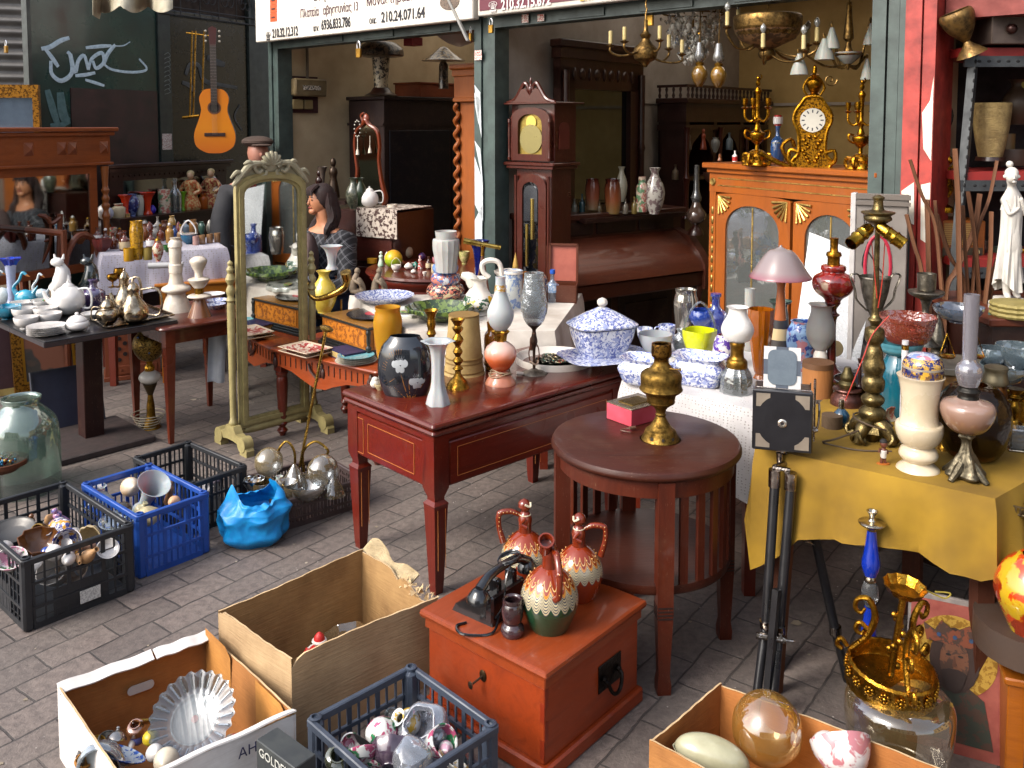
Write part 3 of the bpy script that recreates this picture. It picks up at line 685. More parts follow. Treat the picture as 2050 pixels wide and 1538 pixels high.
lp=[G(1245,762,LZ),G(1512,822,LZ),G(1760,720,LZ),G(1330,668,LZ)]
cloth_table('l','trestle table under the white lace cloth of blue and white china','table',[p[:2]for p in lp],LZ,.33,lace('#d9d6d4','#c2bcbc'),CTZ,('white crochet lace cloth hanging behind the round oak table','tablecloth'),.008,seed=3)
YZ=.72
OCH=mt('#917012',.85,k='fabric',c2='#6f520a',b=.3,s=.8)
yp=[G(1512,895,YZ),G(1992,1000,YZ),G(2240,860,YZ),G(1745,735,YZ)]
def ydrop(side,u):
 if side==0:return.40-.13*u*4-.1*u if u<.25 else.19+.03*math.sin(u*5)+.16*max(0,u-.62)
 if side==3:return.25
 return.2
cloth_table('y','low trestle table under the ochre yellow cloth with old lamps','table',[p[:2]for p in yp],YZ,.27,OCH,mt('#4a2414',.55,k='woodz',c2='#2c140c'),('ochre yellow cloth with hanging corner under the marble urn','tablecloth'),.02,ydrop,5)
PZ=.66;BKL=mt('#171415',.35,c2='#0d0b0c',coat=.25)
pc=Vector((-2.265,4.71,0))
t_=thing('pedestal_table','square black topped pedestal table with heavy square base plate','table',(-2.245,4.235,0),A(46.8))
part('tabletop',BKL,lambda m:m.box(0,.67,0,.69,.628,.66,bev=.003),t_)
part('metal_edge',mt('#5a5558',.3,.8),lambda m:(m.box(-.003,0,0,.69,.632,.652),m.box(0,.67,-.003,0,.632,.652)),t_)
part('column',mt('#2b100c',.4,k='woodz',c2='#140807'),lambda m:m.box(.29,.39,.30,.40,.03,.628,bev=.004),t_)
part('base_plate',mt('#3a2f2d',.65,c2='#241d1c'),lambda m:m.box(.07,.57,.08,.58,0,.035,bev=.006),t_)
BT=mt('#5a2212',.3,k='wood',c2='#3d150b',coat=.4);b1=G(330,655,.64)
t_=thing('occasional_table','brown table with thin tapered legs beside the standing mirror','table',(b1.x,b1.y,0),A(44))
part('tabletop',BT,lambda m:slabtop(m,-.04,.55,-.04,.6,.62,.64,r=.05),t_)
part('apron',BT,lambda m:m.box(.01,.5,.01,.54,.54,.62),t_)
for x,y in((.03,.03),(.47,.03),(.03,.5),(.47,.5)):
 m=MB();taper(m,x,y,[(.012,0),(.026,.5),(.027,.62)]);m.build('leg',mt('#6a2a14',.3,k='woodz',c2='#47180c',coat=.4),t_)
RT=.75;oc=P(870,560,5.9);ocx=Vector((oc.x,5.9,0))
t_=thing('oval_table','round mahogany table crowded with small ornaments','table',ocx,0)
part('tabletop',mt('#5c2013',.3,k='wood',c2='#40140b',coat=.4),lambda m:m.lathe([(0,.72),(.43,.72),(.455,.735),(.45,.75),(0,.75)],48),t_)
part('apron',mt('#6e2313',.3,k='wood',c2='#471409',coat=.4),lambda m:m.lathe([(.38,.58),(.39,.6),(.41,.61),(.40,.66),(.43,.70),(.43,.72)],48,n=2),t_)
part('pedestal',mt('#3a130b',.4),lambda m:m.lathe([(.2,0),(.18,.05),(.05,.12),(.07,.3),(.05,.45),(.1,.58)],24,n=3),t_)
BZ=.86
bp=[G(206,513,BZ),G(455,497,BZ)];e=(bp[1]-bp[0]).normalized();nrm=Vector((-e.y,e.x,0))
bp+=[bp[1]+nrm*.66,bp[0]+nrm*.6]
cloth_table('b','small table under a lace edged cloth crowded with bottles and vases','table',[p[:2]for p in bp],BZ,.26,lace('#c9c6d2','#a6a2b8',.7),CTZ,('lilac white lace edged cloth below the amber bottles','tablecloth'),.01,seed=8)
bb=G(315,570,.66);
t_=thing('bench','small light orange wooden bench in front of the lace cloth','bench',(bb.x,bb.y,0),A(20))
CO=mt('#b06a1c',.4,k='wood',c2='#8a4a10',coat=.3)
part('seat',CO,lambda m:slabtop(m,-.02,.62,0,.3,.64,.66,r=.004,e=.004),t_)
part('apron',CO,lambda m:(m.box(.02,.58,.02,.035,.58,.64),m.box(.58,.595,.02,.28,.56,.64)),t_)
for x,y in((.03,.03),(.57,.03),(.03,.26),(.57,.26)):m=MB();taper(m,x,y,[(.014,0),(.018,.64)]);m.build('leg',CO,t_)
OLG=mt('#9c9060',.5,c2='#7c7048',s=1.5,b=.3);OLC=mt('#9c957c',.6,c2='#807a60',s=2)
m0=Vector((-1.462,4.60,0));MA=A(45.5)
t_=thing('standing_mirror','tall arched cheval mirror in olive gold frame with carved crest','mirror',m0,MA)
def arch(x0,x1,zb,zs,zt,n=14):
 xm,hw=(x0+x1)/2,(x1-x0)/2;o=[(x0,zb),(x1,zb)]
 for k in range(n+1):
  a=PI*k/n;o.append((xm+hw*math.cos(a)*(1 if abs(math.cos(a))>.99 else 1),zs+(zt-zs)*math.sin(a)**.8))
 return o
def ringslab(m,po,pi,y0,y1):
 n=len(po);vs=[(x,y,z)for y in(y0,y1)for q in(po,pi)for x,z in q]
 fs=[]
 for i in range(n):
  j=(i+1)%n
  fs+=[(i,j,n+j,n+i),(2*n+i,3*n+i,3*n+j,2*n+j),(i,2*n+i,2*n+j,j),(n+i,n+j,3*n+j,3*n+i)]
 m.add(vs,fs)
fo=arch(.035,.455,.10,1.36,1.45);fi=arch(.085,.405,.15,1.325,1.40);f2_=arch(.070,.420,.135,1.335,1.415);f3_=arch(.05,.44,.115,1.35,1.435)
def f(m):ringslab(m,fo,f2_,-.014,.014);ringslab(m,f3_,f2_,-.022,-.014);ringslab(m,f2_,fi,-.010,.01)
part('frame',OLG,f,t_)
mir=mt('#c8cccc',.02,1.,b=0)
part('mirror_glass',mir,lambda m:m.slab(arch(.08,.41,.145,1.33,1.405),-.002,.003),t_)
def f(m):
 xm=.245
 m.lathe([(.0,-.01),(.05,0),(.0,.01)],16,T(xm,-.01,1.50)@Rx(PI/2))
 for k in range(7):
  a=A(-72+24*k);m.tube([(xm,-.012,1.485),(xm+.045*math.sin(a),-.02,1.485+.04*math.cos(a)),(xm+.066*math.sin(a),-.012,1.485+.075*math.cos(a))],[.006,.012,.009],8,3)
 for s in(-1,1):
  m.tube([(xm+s*.035,-.014,1.475),(xm+s*.075,-.014,1.50),(xm+s*.10,-.014,1.475),(xm+s*.078,-.014,1.448),(xm+s*.055,-.014,1.46)],[.012,.012,.011,.01,.008],8,4)
  m.tube([(xm+s*.06,-.012,1.495),(xm+s*.12,-.01,1.49),(xm+s*.165,-.01,1.45),(xm+s*.2,-.01,1.41),(xm+s*.225,-.008,1.385)],[.014,.02,.018,.016,.008],8,4)
  m.tube([(xm+s*.1,-.012,1.475),(xm+s*.13,-.016,1.505),(xm+s*.16,-.01,1.495)],[.01,.014,.006],7,3)
  m.tube([(xm+s*.17,-.01,1.44),(xm+s*.2,-.012,1.455),(xm+s*.235,-.01,1.425)],[.009,.013,.006],7,3)
  m.tube([(xm+s*.03,-.012,1.46),(xm+s*.035,-.012,1.435),(xm+s*.06,-.012,1.43)],[.009,.009,.006],7,3)
 m.slab([(xm-.2,1.40),(xm+.2,1.40),(xm+.12,1.47),(xm,1.5),(xm-.12,1.47)],-.004,.008)
part('crest',OLC,f,t_)
PST=[(.020,.13),(.024,.14),(.018,.16),(.016,.2),(.019,.5),(.020,.76),(.014,.775),(.024,.79),(.016,.81),(.022,.83),(.022,.85),(.013,.87),(.026,.9),(.014,.93),(.020,.95),(.010,.97),(.015,.985),(.002,1.0)]
for x in(0.,.49):
 MB().lathe(PST,16,T(x,0,0),n=2).build('post',OLG,t_)
 def f(m,x=x):
  pr=[(-.17,0),(-.10,0),(-.10,.045),(-.03,.055),(.03,.055),(.1,.045),(.1,0),(.17,0),(.17,.03),(.12,.08),(.06,.095),(.035,.13),(-.035,.13),(-.06,.095),(-.12,.08),(-.17,.03)]
  m.add([(x-.022,a,b)for a,b in pr]+[(x+.022,a,b)for a,b in pr],[tuple(range(16))[::-1],tuple(range(16,32))]+[(i,(i+1)%16,16+(i+1)%16,16+i)for i in range(16)])
  m.tube([(x-.026,-.12,.055),(x+.026,-.12,.055)],.04,14);m.tube([(x-.026,.12,.055),(x+.026,.12,.055)],.04,14)
 part('foot',OLG,f,t_)
part('stretcher',OLG,lambda m:m.lathe([(.012,0),(.02,.03),(.012,.06),(.022,.1),(.022,.39),(.012,.43),(.02,.46),(.012,.49)],14,T(0,0,.085)@Ry(PI/2),n=2),t_)
PIN=mt('#8a461f',.4,k='wood',c2='#5a2812',coat=.25);PINZ=mt('#90501f',.4,k='woodz',c2='#5e2c12',coat=.25)
d0=P(218,400,6.5);t_=thing('dresser_mirror','large pine overmantel mirror with faceted blocks and turned columns','mirror',(d0.x,d0.y,0),A(61.5))
zt=Zat(255,6.4);DW=-1.9
def f(m):
 m.box(DW,.05,-.07,.05,zt-.03,zt,bev=.006);m.box(DW,.03,-.05,.05,zt-.06,zt-.032,bev=.004);m.box(DW,.0,-.03,.05,zt-.25,zt-.06)
 m.box(DW,.02,-.045,.05,zt-.27,zt-.25,bev=.004)
 for x in(-.05,-.3,-.38,-.62):m.add([(x-.035,-.03,zt-.19),(x+.035,-.03,zt-.19),(x+.035,-.03,zt-.1),(x-.035,-.03,zt-.1),(x,-.06,zt-.145)],[(0,1,4),(1,2,4),(2,3,4),(3,0,4)])
part('cornice',PIN,f,t_)
def f(m):m.box(-.16,-.1,-.01,.05,.7,zt-.27);m.box(DW,-.16,-.01,.05,zt-.33,zt-.27);m.box(DW,-.1,-.02,.05,.66,.72)
part('frame',PIN,f,t_)
part('column',PINZ,lambda m:m.lathe([(.03,.7),(.02,.75),(.022,1.0),(.03,1.04),(.018,1.08),(.03,1.12),(.018,1.14),(.028,1.17),(.018,1.2),(.03,1.23),(.02,1.26),(.03,zt-.28)],14,T(-.05,-.03,0),n=3),t_)
part('mirror_glass',mt('#a9b0ae',.04,1.,b=0),lambda m:m.box(DW,-.16,.0,.006,.72,zt-.33),t_)
d1=P(206,400,6.72);t_=thing('sideboard','very dark carved sideboard with mirror back behind the bottle table','sideboard',(d1.x+.02,d1.y,0),A(61.5))
DK2=mt('#2a130d',.4,k='wood',c2='#180a07',coat=.3);zs=Zat(326,7.1)
def f(m):
 m.box(0,1.25,-.05,.06,zs-.03,zs,bev=.005);m.box(.02,1.23,-.03,.06,zs-.06,zs-.032);m.box(.04,1.2,-.01,.06,zs-.13,zs-.06)
 for k in range(24):m.box(.06+k*.048,.085+k*.048,-.018,-.01,zs-.10,zs-.085)
part('cornice',DK2,f,t_)
part('frame',DK2,lambda m:(m.box(.04,.16,0,.05,.9,zs-.13),m.box(1.1,1.2,0,.05,.9,zs-.13),m.box(.16,1.1,0,.05,.9,.98)),t_)
part('mirror_glass',mt('#8f9292',.05,1.,b=0),lambda m:m.box(.16,1.1,.01,.02,.98,zs-.13),t_)
part('cabinet',DK2,lambda m:(m.box(0,1.32,-.16,.06,.0,.98),m.box(-.02,1.34,-.18,.06,.98,1.0)),t_)
c0=P(60,560,6.0);t_=thing('dining_chair','brown dining chair with fanned pierced back beside the glass animals','chair',(c0.x-.02,c0.y,0),A(30))
CHR=mt('#6a3218',.4,k='woodz',c2='#46200f',coat=.25);zc=Zat(432,6.0);zb=.5
def f(m):
 m.tube([(-.23,0,zc-.02),(-.12,0,zc+.005),(0,0,zc+.01),(.12,0,zc-.01),(.16,0,zc-.06),(.22,.0,zc-.02)],[.026,.03,.032,.03,.028,.022],8,3,flat=.6)
part('top_rail',CHR,f,t_)
for s in(-1,1):part('back_post',CHR,lambda m,s=s:m.tube([(s*.2,0,zb-.5),(s*.19,0,zb),(s*.2,0,zb+.3),(s*.215,0,zc)],.018,8,3),t_)
def f(m):
 for k in range(5):s=(k-2)/2;m.tube([(s*.05,0,zb+.03),(s*.07,0,zb+.2),(s*.15,0,zb+.4),(s*.15,0,zc-.02)],.021,6,3,flat=.5)
 m.tube([(-.14,0,zb+.42),(0,0,zb+.38),(.14,0,zb+.42)],.01,6,3)
part('splat',CHR,f,t_)
part('seat',mt('#6b5a44',.8,k='fabric'),lambda m:m.box(-.22,.22,0,.42,zb-.05,zb,bev=.02),t_)
for s in(-1,1):part('leg',CHR,lambda m,s=s:taper(m,s*.19,.38,[(.014,0),(.02,zb-.05)]),t_)
c1=P(132,600,5.75);t_=thing('armchair','brown wooden armchair with curved open arms next to the dining chair','chair',(c1.x,c1.y,0),A(60))
part('arm',CHR,lambda m:m.tube([(0,0,.45),(.0,0,.8),(.1,0,.97),(.22,0,.92),(.27,0,.7),(.3,0,.62)],.022,8,4),t_)
part('arm',CHR,lambda m:m.tube([(0,.45,.45),(.0,.45,.8),(.1,.45,.97),(.22,.45,.92),(.27,.45,.7),(.3,.45,.62)],.022,8,4),t_)
part('back_post',CHR,lambda m:(m.tube([(0,0,0),(0,0,1.02)],.02,8),m.tube([(0,.45,0),(0,.45,1.02)],.02,8),m.tube([(0,0,1.0),(0,.45,1.0)],.022,8)),t_)
part('seat',mt('#8c4a1e',.7,k='fabric',c2='#6b3313'),lambda m:m.box(-.02,.45,-.02,.47,.42,.5,bev=.02),t_)
CLK=mt('#4a1c12',.3,k='woodz',c2='#30110a',coat=.5);CLKd=mt('#1e0d0a',.35,k='woodz',c2='#120807',coat=.4)
GOLD=mt('#b8892e',.28,1.,k='metal',c2='#7a5516');GOLDD=mt('#8f6a28',.35,1.,k='metal',c2='#4e3812');BRASS=mt('#a9832f',.25,1.,k='metal',c2='#5e4418')
t0,z=frp(1018,200,.05);t1,_=frp(1104,200,.05);w=t1-t0
t_=thing('longcase_clock','tall dark wood longcase clock with swan neck top and brass dial','clock',FR(t0,.05),ANG)
zc=lambda y:frp(1060,y,.05)[1]
z2,z3,z4=zc(205),zc(332),zc(155);d_=.24
ca=w*.5
def swan(m):
 for s in(-1,1):
  m.tube([(ca+s*(w*.5+.02),.01,z2-.005),(ca+s*w*.36,.01,z2+.02),(ca+s*w*.22,.01,z2+.08),(ca+s*w*.14,.01,z2+.115),(ca+s*w*.07,.01,z2+.10),(ca+s*w*.06,.01,z2+.07),(ca+s*w*.1,.01,z2+.06)],[.014,.013,.013,.013,.011,.01,.008],8,4)
 m.slab([(0,z2),(w,z2),(w*.86,z2+.02),(w*.72,z2+.075),(w*.62,z2+.085),(w*.5,z2+.04),(w*.38,z2+.085),(w*.28,z2+.075),(w*.14,z2+.02)],.0,.03)
 m.lathe([(.01,z2+.04),(.012,z2+.05),(.02,z2+.08),(.01,z2+.1),(.006,z2+.11),(.01,z2+.13),(.003,z4)],12,T(ca,.012,0),n=2)
part('swan_neck',CLK,swan,t_)
def hood(m):
 m.box(0,w,.03,d_,z3+.02,z2,bev=.003);m.box(-.025,w+.05,-.02,d_+.02,z2-.012,z2,bev=.003);m.box(-.03,w+.03,-.015,d_+.01,z3-.0,z3+.02,bev=.004)
 m.box(-.015,w+.015,-.005,d_,z3-.02,z3,bev=.003)
 ringslab(m,arch(.015,w-.015,z3+.03,z2-.11,z2-.03),arch(w*.22,w*.78,z3+.07,z2-.14,z2-.07),.0,.028)
part('hood',CLK,hood,t_)
part('dial',mt('#a8924c',.3,.7,c2='#7a6428',s=3),lambda m:m.slab(arch(w*.22,w*.78,z3+.07,z2-.14,z2-.07),.02,.028),t_)
zd=(z3+z2)/2-.02
part('chapter_ring',mt('#8f8454',.3,.5),lambda m:m.lathe([(.05,0),(.088,0),(.088,.004),(.05,.004)],32,T(ca,.016,zd-.01)@Rx(PI/2)),t_)
def nums(m):
 for k in range(12):a=PI*k/6;m.box(-.003,.003,-.001,.001,.062,.08,T(ca,.0145,zd-.01)@Ry(a))
 m.box(-.002,.002,-.001,.001,0,.07,T(ca,.0135,zd-.01)@Ry(A(200)));m.box(-.003,.003,-.001,.001,0,.045,T(ca,.0135,zd-.01)@Ry(A(75)))
part('hands_and_numerals',mt('#1a1612',.5),nums,t_)
part('moon_disc',mt('#d8c060',.3,.6),lambda m:m.lathe([(.0,0),(.04,0),(.04,.003),(0,.003)],20,T(ca,.016,z2-.12)@Rx(PI/2)),t_)
for x in(.01,w-.012):part('column',CLK,lambda m,x=x:m.lathe([(.009,z3+.03),(.012,z3+.05),(.007,z3+.06),(.009,(z2+z3)/2),(.007,z2-.13),(.011,z2-.12),(.009,z2-.1)],10,T(x,-.004,0),n=2),t_)
def trunk(m):
 m.box(.04,w-.02,.03,d_-.02,.45,z3-.02,bev=.003);m.box(.0,w,.0,d_,.0,.45,bev=.004)
 ringslab(m,arch(.06,w-.05,.48,z3-.14,z3-.05),arch(w*.3,w*.68,.56,z3-.16,z3-.1),.01,.03)
 for x in(.05,w-.03):m.lathe([(.01,.48),(.008,.5),(.008,z3-.1),(.01,z3-.06)],10,T(x,.01,0))
part('trunk',CLK,trunk,t_)
part('trunk_glass',mt('#6a7078',.05,k='glass',c2='#0a0a0c',e=.4),lambda m:m.slab(arch(w*.3,w*.68,.56,z3-.16,z3-.1),.018,.02),t_)
part('weight',mt('#d8c070',.2,1.),lambda m:(m.tube([(ca+.01,.016,z3-.45),(ca+.01,.016,z3-.2)],.014,12),m.tube([(ca-.035,.016,z3-.62),(ca-.035,.016,z3-.36)],.010,10)),t_)
part('dial_backing',mt('#8a8f96',.15,1.,b=0),lambda m:m.slab(arch(w*.33,w*.65,z3-.34,z3-.17,z3-.12),.014,.016),t_)
part('side_panel',mt('#5a1f18',.4),lambda m:m.slab([(a,b)for a,b in arch(.07,.17,z3+.1,z2-.16,z2-.12)],-.003,0,T(w+.002,0,0)@Rz(PI/2)),t_)
def wallthing(nm,lab,cat,t,group=None):
 "local x = inward (d), y = toward +t is negative"
 return thing(nm,lab,cat,FR(t,0),ANG+PI/2,group)
t_=wallthing('hall_mirror','tall dark framed hall mirror with carved top behind the longcase clock','mirror',.1)
q=[swp(1108,60,.1),swp(1275,90,.1),swp(1132,85,.1),swp(1250,110,.1)]
x0,x1=q[0][0],q[1][0];zt=2.24
HM=mt('#3a1a12',.35,k='woodz',c2='#160906',coat=.4)
def f(m):
 m.box(x0,x0+.16,-.06,0,.9,zt-.16);m.box(x1-.16,x1,-.06,0,.9,zt-.16);m.box(x0,x1,-.06,0,zt-.3,zt-.1)
 m.box(x0-.04,x1+.04,-.1,0,zt-.03,zt+.02,bev=.006);m.box(x0-.02,x1+.02,-.08,0,zt-.1,zt-.03)
 for k in range(9):m.ball((x0+.15+k*(x1-x0-.3)/8,-.062,zt-.2),(.04,.01,.04)if k%2 else(.02,.012,.045),10)
 for x in(x0+.04,x1-.04):m.lathe([(.03,.9),(.022,.95),(.022,1.5),(.03,1.53),(.022,1.56),(.024,zt-.18)],12,T(x,-.075,0))
part('frame',HM,f,t_)
part('mirror_glass',mt('#6c7274',.05,1.,b=0),lambda m:m.box(x0+.16,x1-.16,-.02,-.012,.9,zt-.3),t_)
t_=wallthing('gothic_cabinet','very dark carved cabinet with balustrade top and arched openings','cabinet',.12)
GC=mt('#3a1c16',.35,k='woodz',c2='#20100c',coat=.45);ct=1.88
def f(m):
 m.box(1.8,3.15,-.24,0,0,1.0);m.box(1.75,3.18,-.28,0,ct-.02,ct+.02,bev=.006);m.box(1.78,3.15,-.25,0,ct-.16,ct-.02)
 m.box(1.8,3.15,-.02,0,1.0,ct-.16);m.box(1.78,3.15,-.25,0,ct-.22,ct-.18);m.box(1.8,3.15,-.24,0,1.28,1.31)
 for x in(1.8,2.22,2.66,3.1):m.box(x,x+.05,-.24,0,1.0,ct-.16)
 for a,b in((1.85,2.22),(2.27,2.66),(2.71,3.1)):
  c=(a+b)/2;m.slab([(a,ct-.18),(b,ct-.18),(b,1.45),(c+.12,1.56),(c,1.64),(c-.12,1.56),(a,1.45)],-.235,-.215)
part('body',GC,f,t_)
def f(m):
 m.box(1.76,3.16,-.27,-.25,ct+.10,ct+.12)
 for k in range(22):m.lathe([(.008,ct+.02),(.013,ct+.04),(.006,ct+.06),(.012,ct+.085),(.008,ct+.1)],8,T(1.79+k*.063,-.26,0))
 for k in range(4):m.lathe([(.008,ct+.02),(.013,ct+.04),(.006,ct+.06),(.012,ct+.085),(.008,ct+.1)],8,T(1.78,-.2+k*.06,0))
 m.box(1.77,1.79,-.26,0,ct+.10,ct+.12)
part('balustrade',GC,f,t_)
for x in(1.79,2.3,2.75):part('column',mt('#4a1a12',.3,k='woodz',c2='#2a0f0a',coat=.5),lambda m,x=x:m.lathe([(.03,1.0),(.018,1.06),(.02,1.25),(.03,1.3),(.015,1.34),(.02,ct-.25),(.03,ct-.2)],12,T(x,-.255,0),n=2),t_)
pa=math.atan2(.53,.795);t_=thing('upright_piano','dark mahogany upright piano with rounded closed lid','piano',(.395,5.24,0),pa)
PM=mt('#4a2418',.35,k='wood',c2='#2c0f09',coat=.5);PD=mt('#2a110c',.4,k='wood',c2='#180907',coat=.4)
def f(m):
 m.box(-.08,1.12,.3,.72,0,1.1,bev=.005);m.box(-.1,1.14,.27,.74,1.1,1.14,bev=.006)
 m.box(-.06,1.08,.03,.3,.64,.74,bev=.01)
 for x in(-.09,1.05):m.slab([(0,.62),(.3,.62),(.3,1.0),(.16,.96),(.06,.86),(0,.78)],-.03,.03,T(x+.03,0,0)@Rz(PI/2))
part('case',PM,f,t_)
def f(m):m.sheet(lambda u,v:(-.04+1.1*u,.01+.27*math.sin(v*PI/2)**1.2,.96-.22*(1-math.sin((1-v)*PI/2))if False else.745+.24*math.sin(v*PI/2)**.7),8,12,.012)
part('lid',mt('#56291a',.35,k='wood',c2='#381810',coat=.4),f,t_)
def f(m):
 for a,b in((.0,.5),(.56,1.04)):m.box(a,b,.292,.3,.1,.58,bev=.004);m.box(a+.05,b-.05,.286,.293,.15,.53,bev=.004)
 for a,b in((.0,.34),(.37,.7),(.73,1.04)):m.box(a,b,.288,.3,1.0,1.08,bev=.004)
part('panel',PD,f,t_)
for x in(-.05,1.05):part('leg',PM,lambda m,x=x:m.lathe([(.02,0),(.035,.05),(.02,.1),(.03,.3),(.02,.55),(.035,.6),(.035,.64)],14,T(x,.06,0),n=2),t_)
ORC=mt('#985018',.42,k='woodz',c2='#76380c',coat=.25,b=.06);CA=math.atan2(-1,.55)
t_=thing('display_cabinet','bright orange wood display cabinet with arched glass doors and gilt trim','cabinet',(1.117,5.0,0),CA)
ct=1.49;CW=1.11
GT=mt('#c9a860',.35,.9,k='metal',c2='#8a6a30')
def f(m):
 m.box(-.03,CW+.03,-.05,.42,ct-.03,ct,bev=.006);m.box(-.01,CW+.01,-.03,.4,ct-.055,ct-.03,bev=.004);m.box(0,CW,-.015,.4,ct-.16,ct-.055)
part('cornice',ORC,f,t_)
def f(m):m.box(0,CW,.38,.4,.1,ct-.16);m.box(0,.02,0,.4,.1,ct-.16);m.box(CW-.02,CW,0,.4,.1,ct-.16);m.box(0,CW,-.01,.4,0,.5);m.box(0,.05,-.012,.02,.5,ct-.16);m.box(CW-.05,CW,-.012,.02,.5,ct-.16)
part('carcass',ORC,f,t_)
for k,(a,b)in enumerate(((.055,.60),(.62,CW-.03))):
 po=[(a,.52),(b,.52)];pi=arch(a+.075,b-.075,.6,1.12,1.27,18);n=len(pi)
 po=arch(a,b,.52,1.31,1.3301,18)
 dr=thing('door',None,None);dr.parent=t_
 m=MB();ringslab(m,po,pi,-.012,.012);dr2=m.build('door',ORC,t_);bpy.data.objects.remove(dr)
 MB().slab(arch(a+.07,b-.07,.595,1.122,1.275,18),-.002,.001).build('glass_pane',mt('#dfe6e4',.05,k='glass',b=.05),dr2)
 m=MB()
 for x0,s in((a+.02,1),(b-.02,-1)):
  for q in range(6):an=A(4+q*16.4);m.tube([(x0,-.014,1.31),(x0+s*.10*math.cos(an),-.017,1.31-.1*math.sin(an))],[.003,.0075],6)
 m.build('gilt_fan',GT,dr2)
 MB().tube([((a+b)/2,-.004,.6),((a+b)/2,-.004,1.26)],.004,6).build('glazing_bar',GT,dr2)
def f(m):
 for z in(ct-.085,ct-.125):m.box(.07,CW-.02,-.018,-.015,z,z+.005)
 m.lathe([(0,0),(.022,0),(.018,.006),(0,.004)],16,T(.03,-.018,ct-.105)@Rx(PI/2))
 for k in range(12):m.ball((.027,-.014,.62+k*.055),(.009,.005,.022),8)
part('gilt_trim',GT,f,t_)
for z in(.72,.98):part('glass_shelf',mt('#9fd0c0',.05,k='glass'),lambda m,z=z:m.box(.03,CW-.03,.03,.36,z,z+.008),t_)
part('lining',mt('#6b706c',.6,.4,c2='#a33a3a',s=.5),lambda m:m.box(.03,CW-.03,.37,.378,.5,ct-.17),t_)
t_=wallthing('wardrobe','tall near black wardrobe in the dim shop behind the seated woman','wardrobe',-2.2)
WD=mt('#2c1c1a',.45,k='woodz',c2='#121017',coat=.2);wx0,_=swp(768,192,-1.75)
q0=swp(768,192,-1.75)
def f(m):m.box(wx0,wx0+1.5,-.45,0,0,q0[1]-.03,bev=.004);m.box(wx0-.03,wx0+1.55,-.49,0,q0[1]-.03,q0[1],bev=.004);m.box(wx0-.02,wx0+1.52,-.46,0,q0[1]-.24,q0[1]-.22)
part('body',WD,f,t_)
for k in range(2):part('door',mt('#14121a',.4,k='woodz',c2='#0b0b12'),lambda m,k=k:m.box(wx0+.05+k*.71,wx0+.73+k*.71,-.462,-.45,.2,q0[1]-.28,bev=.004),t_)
t_=thing('wooden_chest_lid','long reddish wooden box lying on top of the wardrobe','box',FR(-1.95,wx0+.38,q0[1]),ANG+PI/2)
MB().box(0,.85,-.22,.1,0,.11,bev=.003).build('case',mt('#8a4424',.5,k='wood',c2='#6a3018'),t_);MB().box(-.01,.86,-.23,.11,.11,.125,bev=.003).build('lid',mt('#8a4424',.5,k='wood',c2='#6a3018'),t_)
a=frp(915,130,.55);b_=frp(965,130,.55);LP=mt('#9a5422',.45,k='woodz',c2='#7a3c16')
t_=thing('twist_cabinet','honey coloured cupboard with barley twist column and moulded cornice','cupboard',FR(a[0]+.02,.5),ANG)
hz_=a[1];w2=-.03-a[0]-.02
def f(m):m.box(-.03,w2,-.03,.5,hz_-.04,hz_,bev=.01);m.box(-.015,w2,-.015,.48,hz_-.09,hz_-.04,bev=.006);m.box(0,w2,.0,.47,hz_-.24,hz_-.09);m.box(-.01,w2,-.01,.47,hz_-.27,hz_-.24,bev=.005)
part('cornice',LP,f,t_)
part('body',LP,lambda m:(m.box(.03,w2,.03,.46,.0,hz_-.27),m.box(-.01,w2,-.01,.47,0,.5,bev=.006)),t_)
def f(m):m.tube([(.014+.013*math.cos(k*.55),.012+.013*math.sin(k*.55),.5+k*.0085)for k in range(int((hz_-.77)/.0085))],.017,8)
part('twist_column',LP,f,t_)
t_=wallthing('meter_box','small grey electricity meter on a maroon board','meter',-2.25)
ma,mb,mc=swp(572,226,-2.25),swp(633,158,-2.25),swp(575,152,-2.25)
part('board',mt('#3a1216',.6),lambda m:m.box(ma[0],mb[0],-.02,0,ma[1],mc[1]),t_)
hgt=mc[1]-ma[1]
part('meter_case',mt('#7a6a4c',.4,c2='#5e5038'),lambda m:m.box(ma[0]+.02,mb[0]+.03,-.11,-.02,ma[1]+hgt*.45,mc[1]-.02,bev=.012),t_)
part('counter_window',mt('#c8c0ae',.5,k='blot',c2='#20202a',s=2),lambda m:m.box(ma[0]+.09,mb[0]-.04,-.115,-.11,ma[1]+hgt*.62,ma[1]+hgt*.74),t_)
part('fuse',mt('#8a7850',.5),lambda m:(m.box(ma[0]+.03,ma[0]+.13,-.06,-.02,ma[1]+.03,ma[1]+hgt*.36,bev=.006),m.box(ma[0]+.15,ma[0]+.23,-.05,-.02,ma[1]+.03,ma[1]+hgt*.36,bev=.006)),t_)
part('cable',mt('#5f5140',.6),lambda m:m.tube([((ma[0]+mb[0])/2+.04,-.03,mc[1]-.02),((ma[0]+mb[0])/2+.05,-.02,mc[1]+.2),((ma[0]+mb[0])/2+.04,-.02,2.88)],.012,7,3),t_)
v0=P(735,420,6.55);t_=thing('vanity_mirror','small dressing mirror in a curvy carved orange brown frame with tassels','mirror',(v0.x,v0.y,0),ANG+A(10))
VZ=1.115;s_=px2m(6.55,1.2);VM=mt('#7a3216',.35,k='woodz',c2='#53200e',coat=.4)
out=[(-38,415),(-42,395),(-30,375),(-24,345),(-28,315),(-30,285),(-24,262),(-8,250),(0,240),(8,250),(28,262),(34,290),(32,320),(36,350),(42,375),(48,395),(42,415)]
zz=lambda y:Zat(y,6.55)
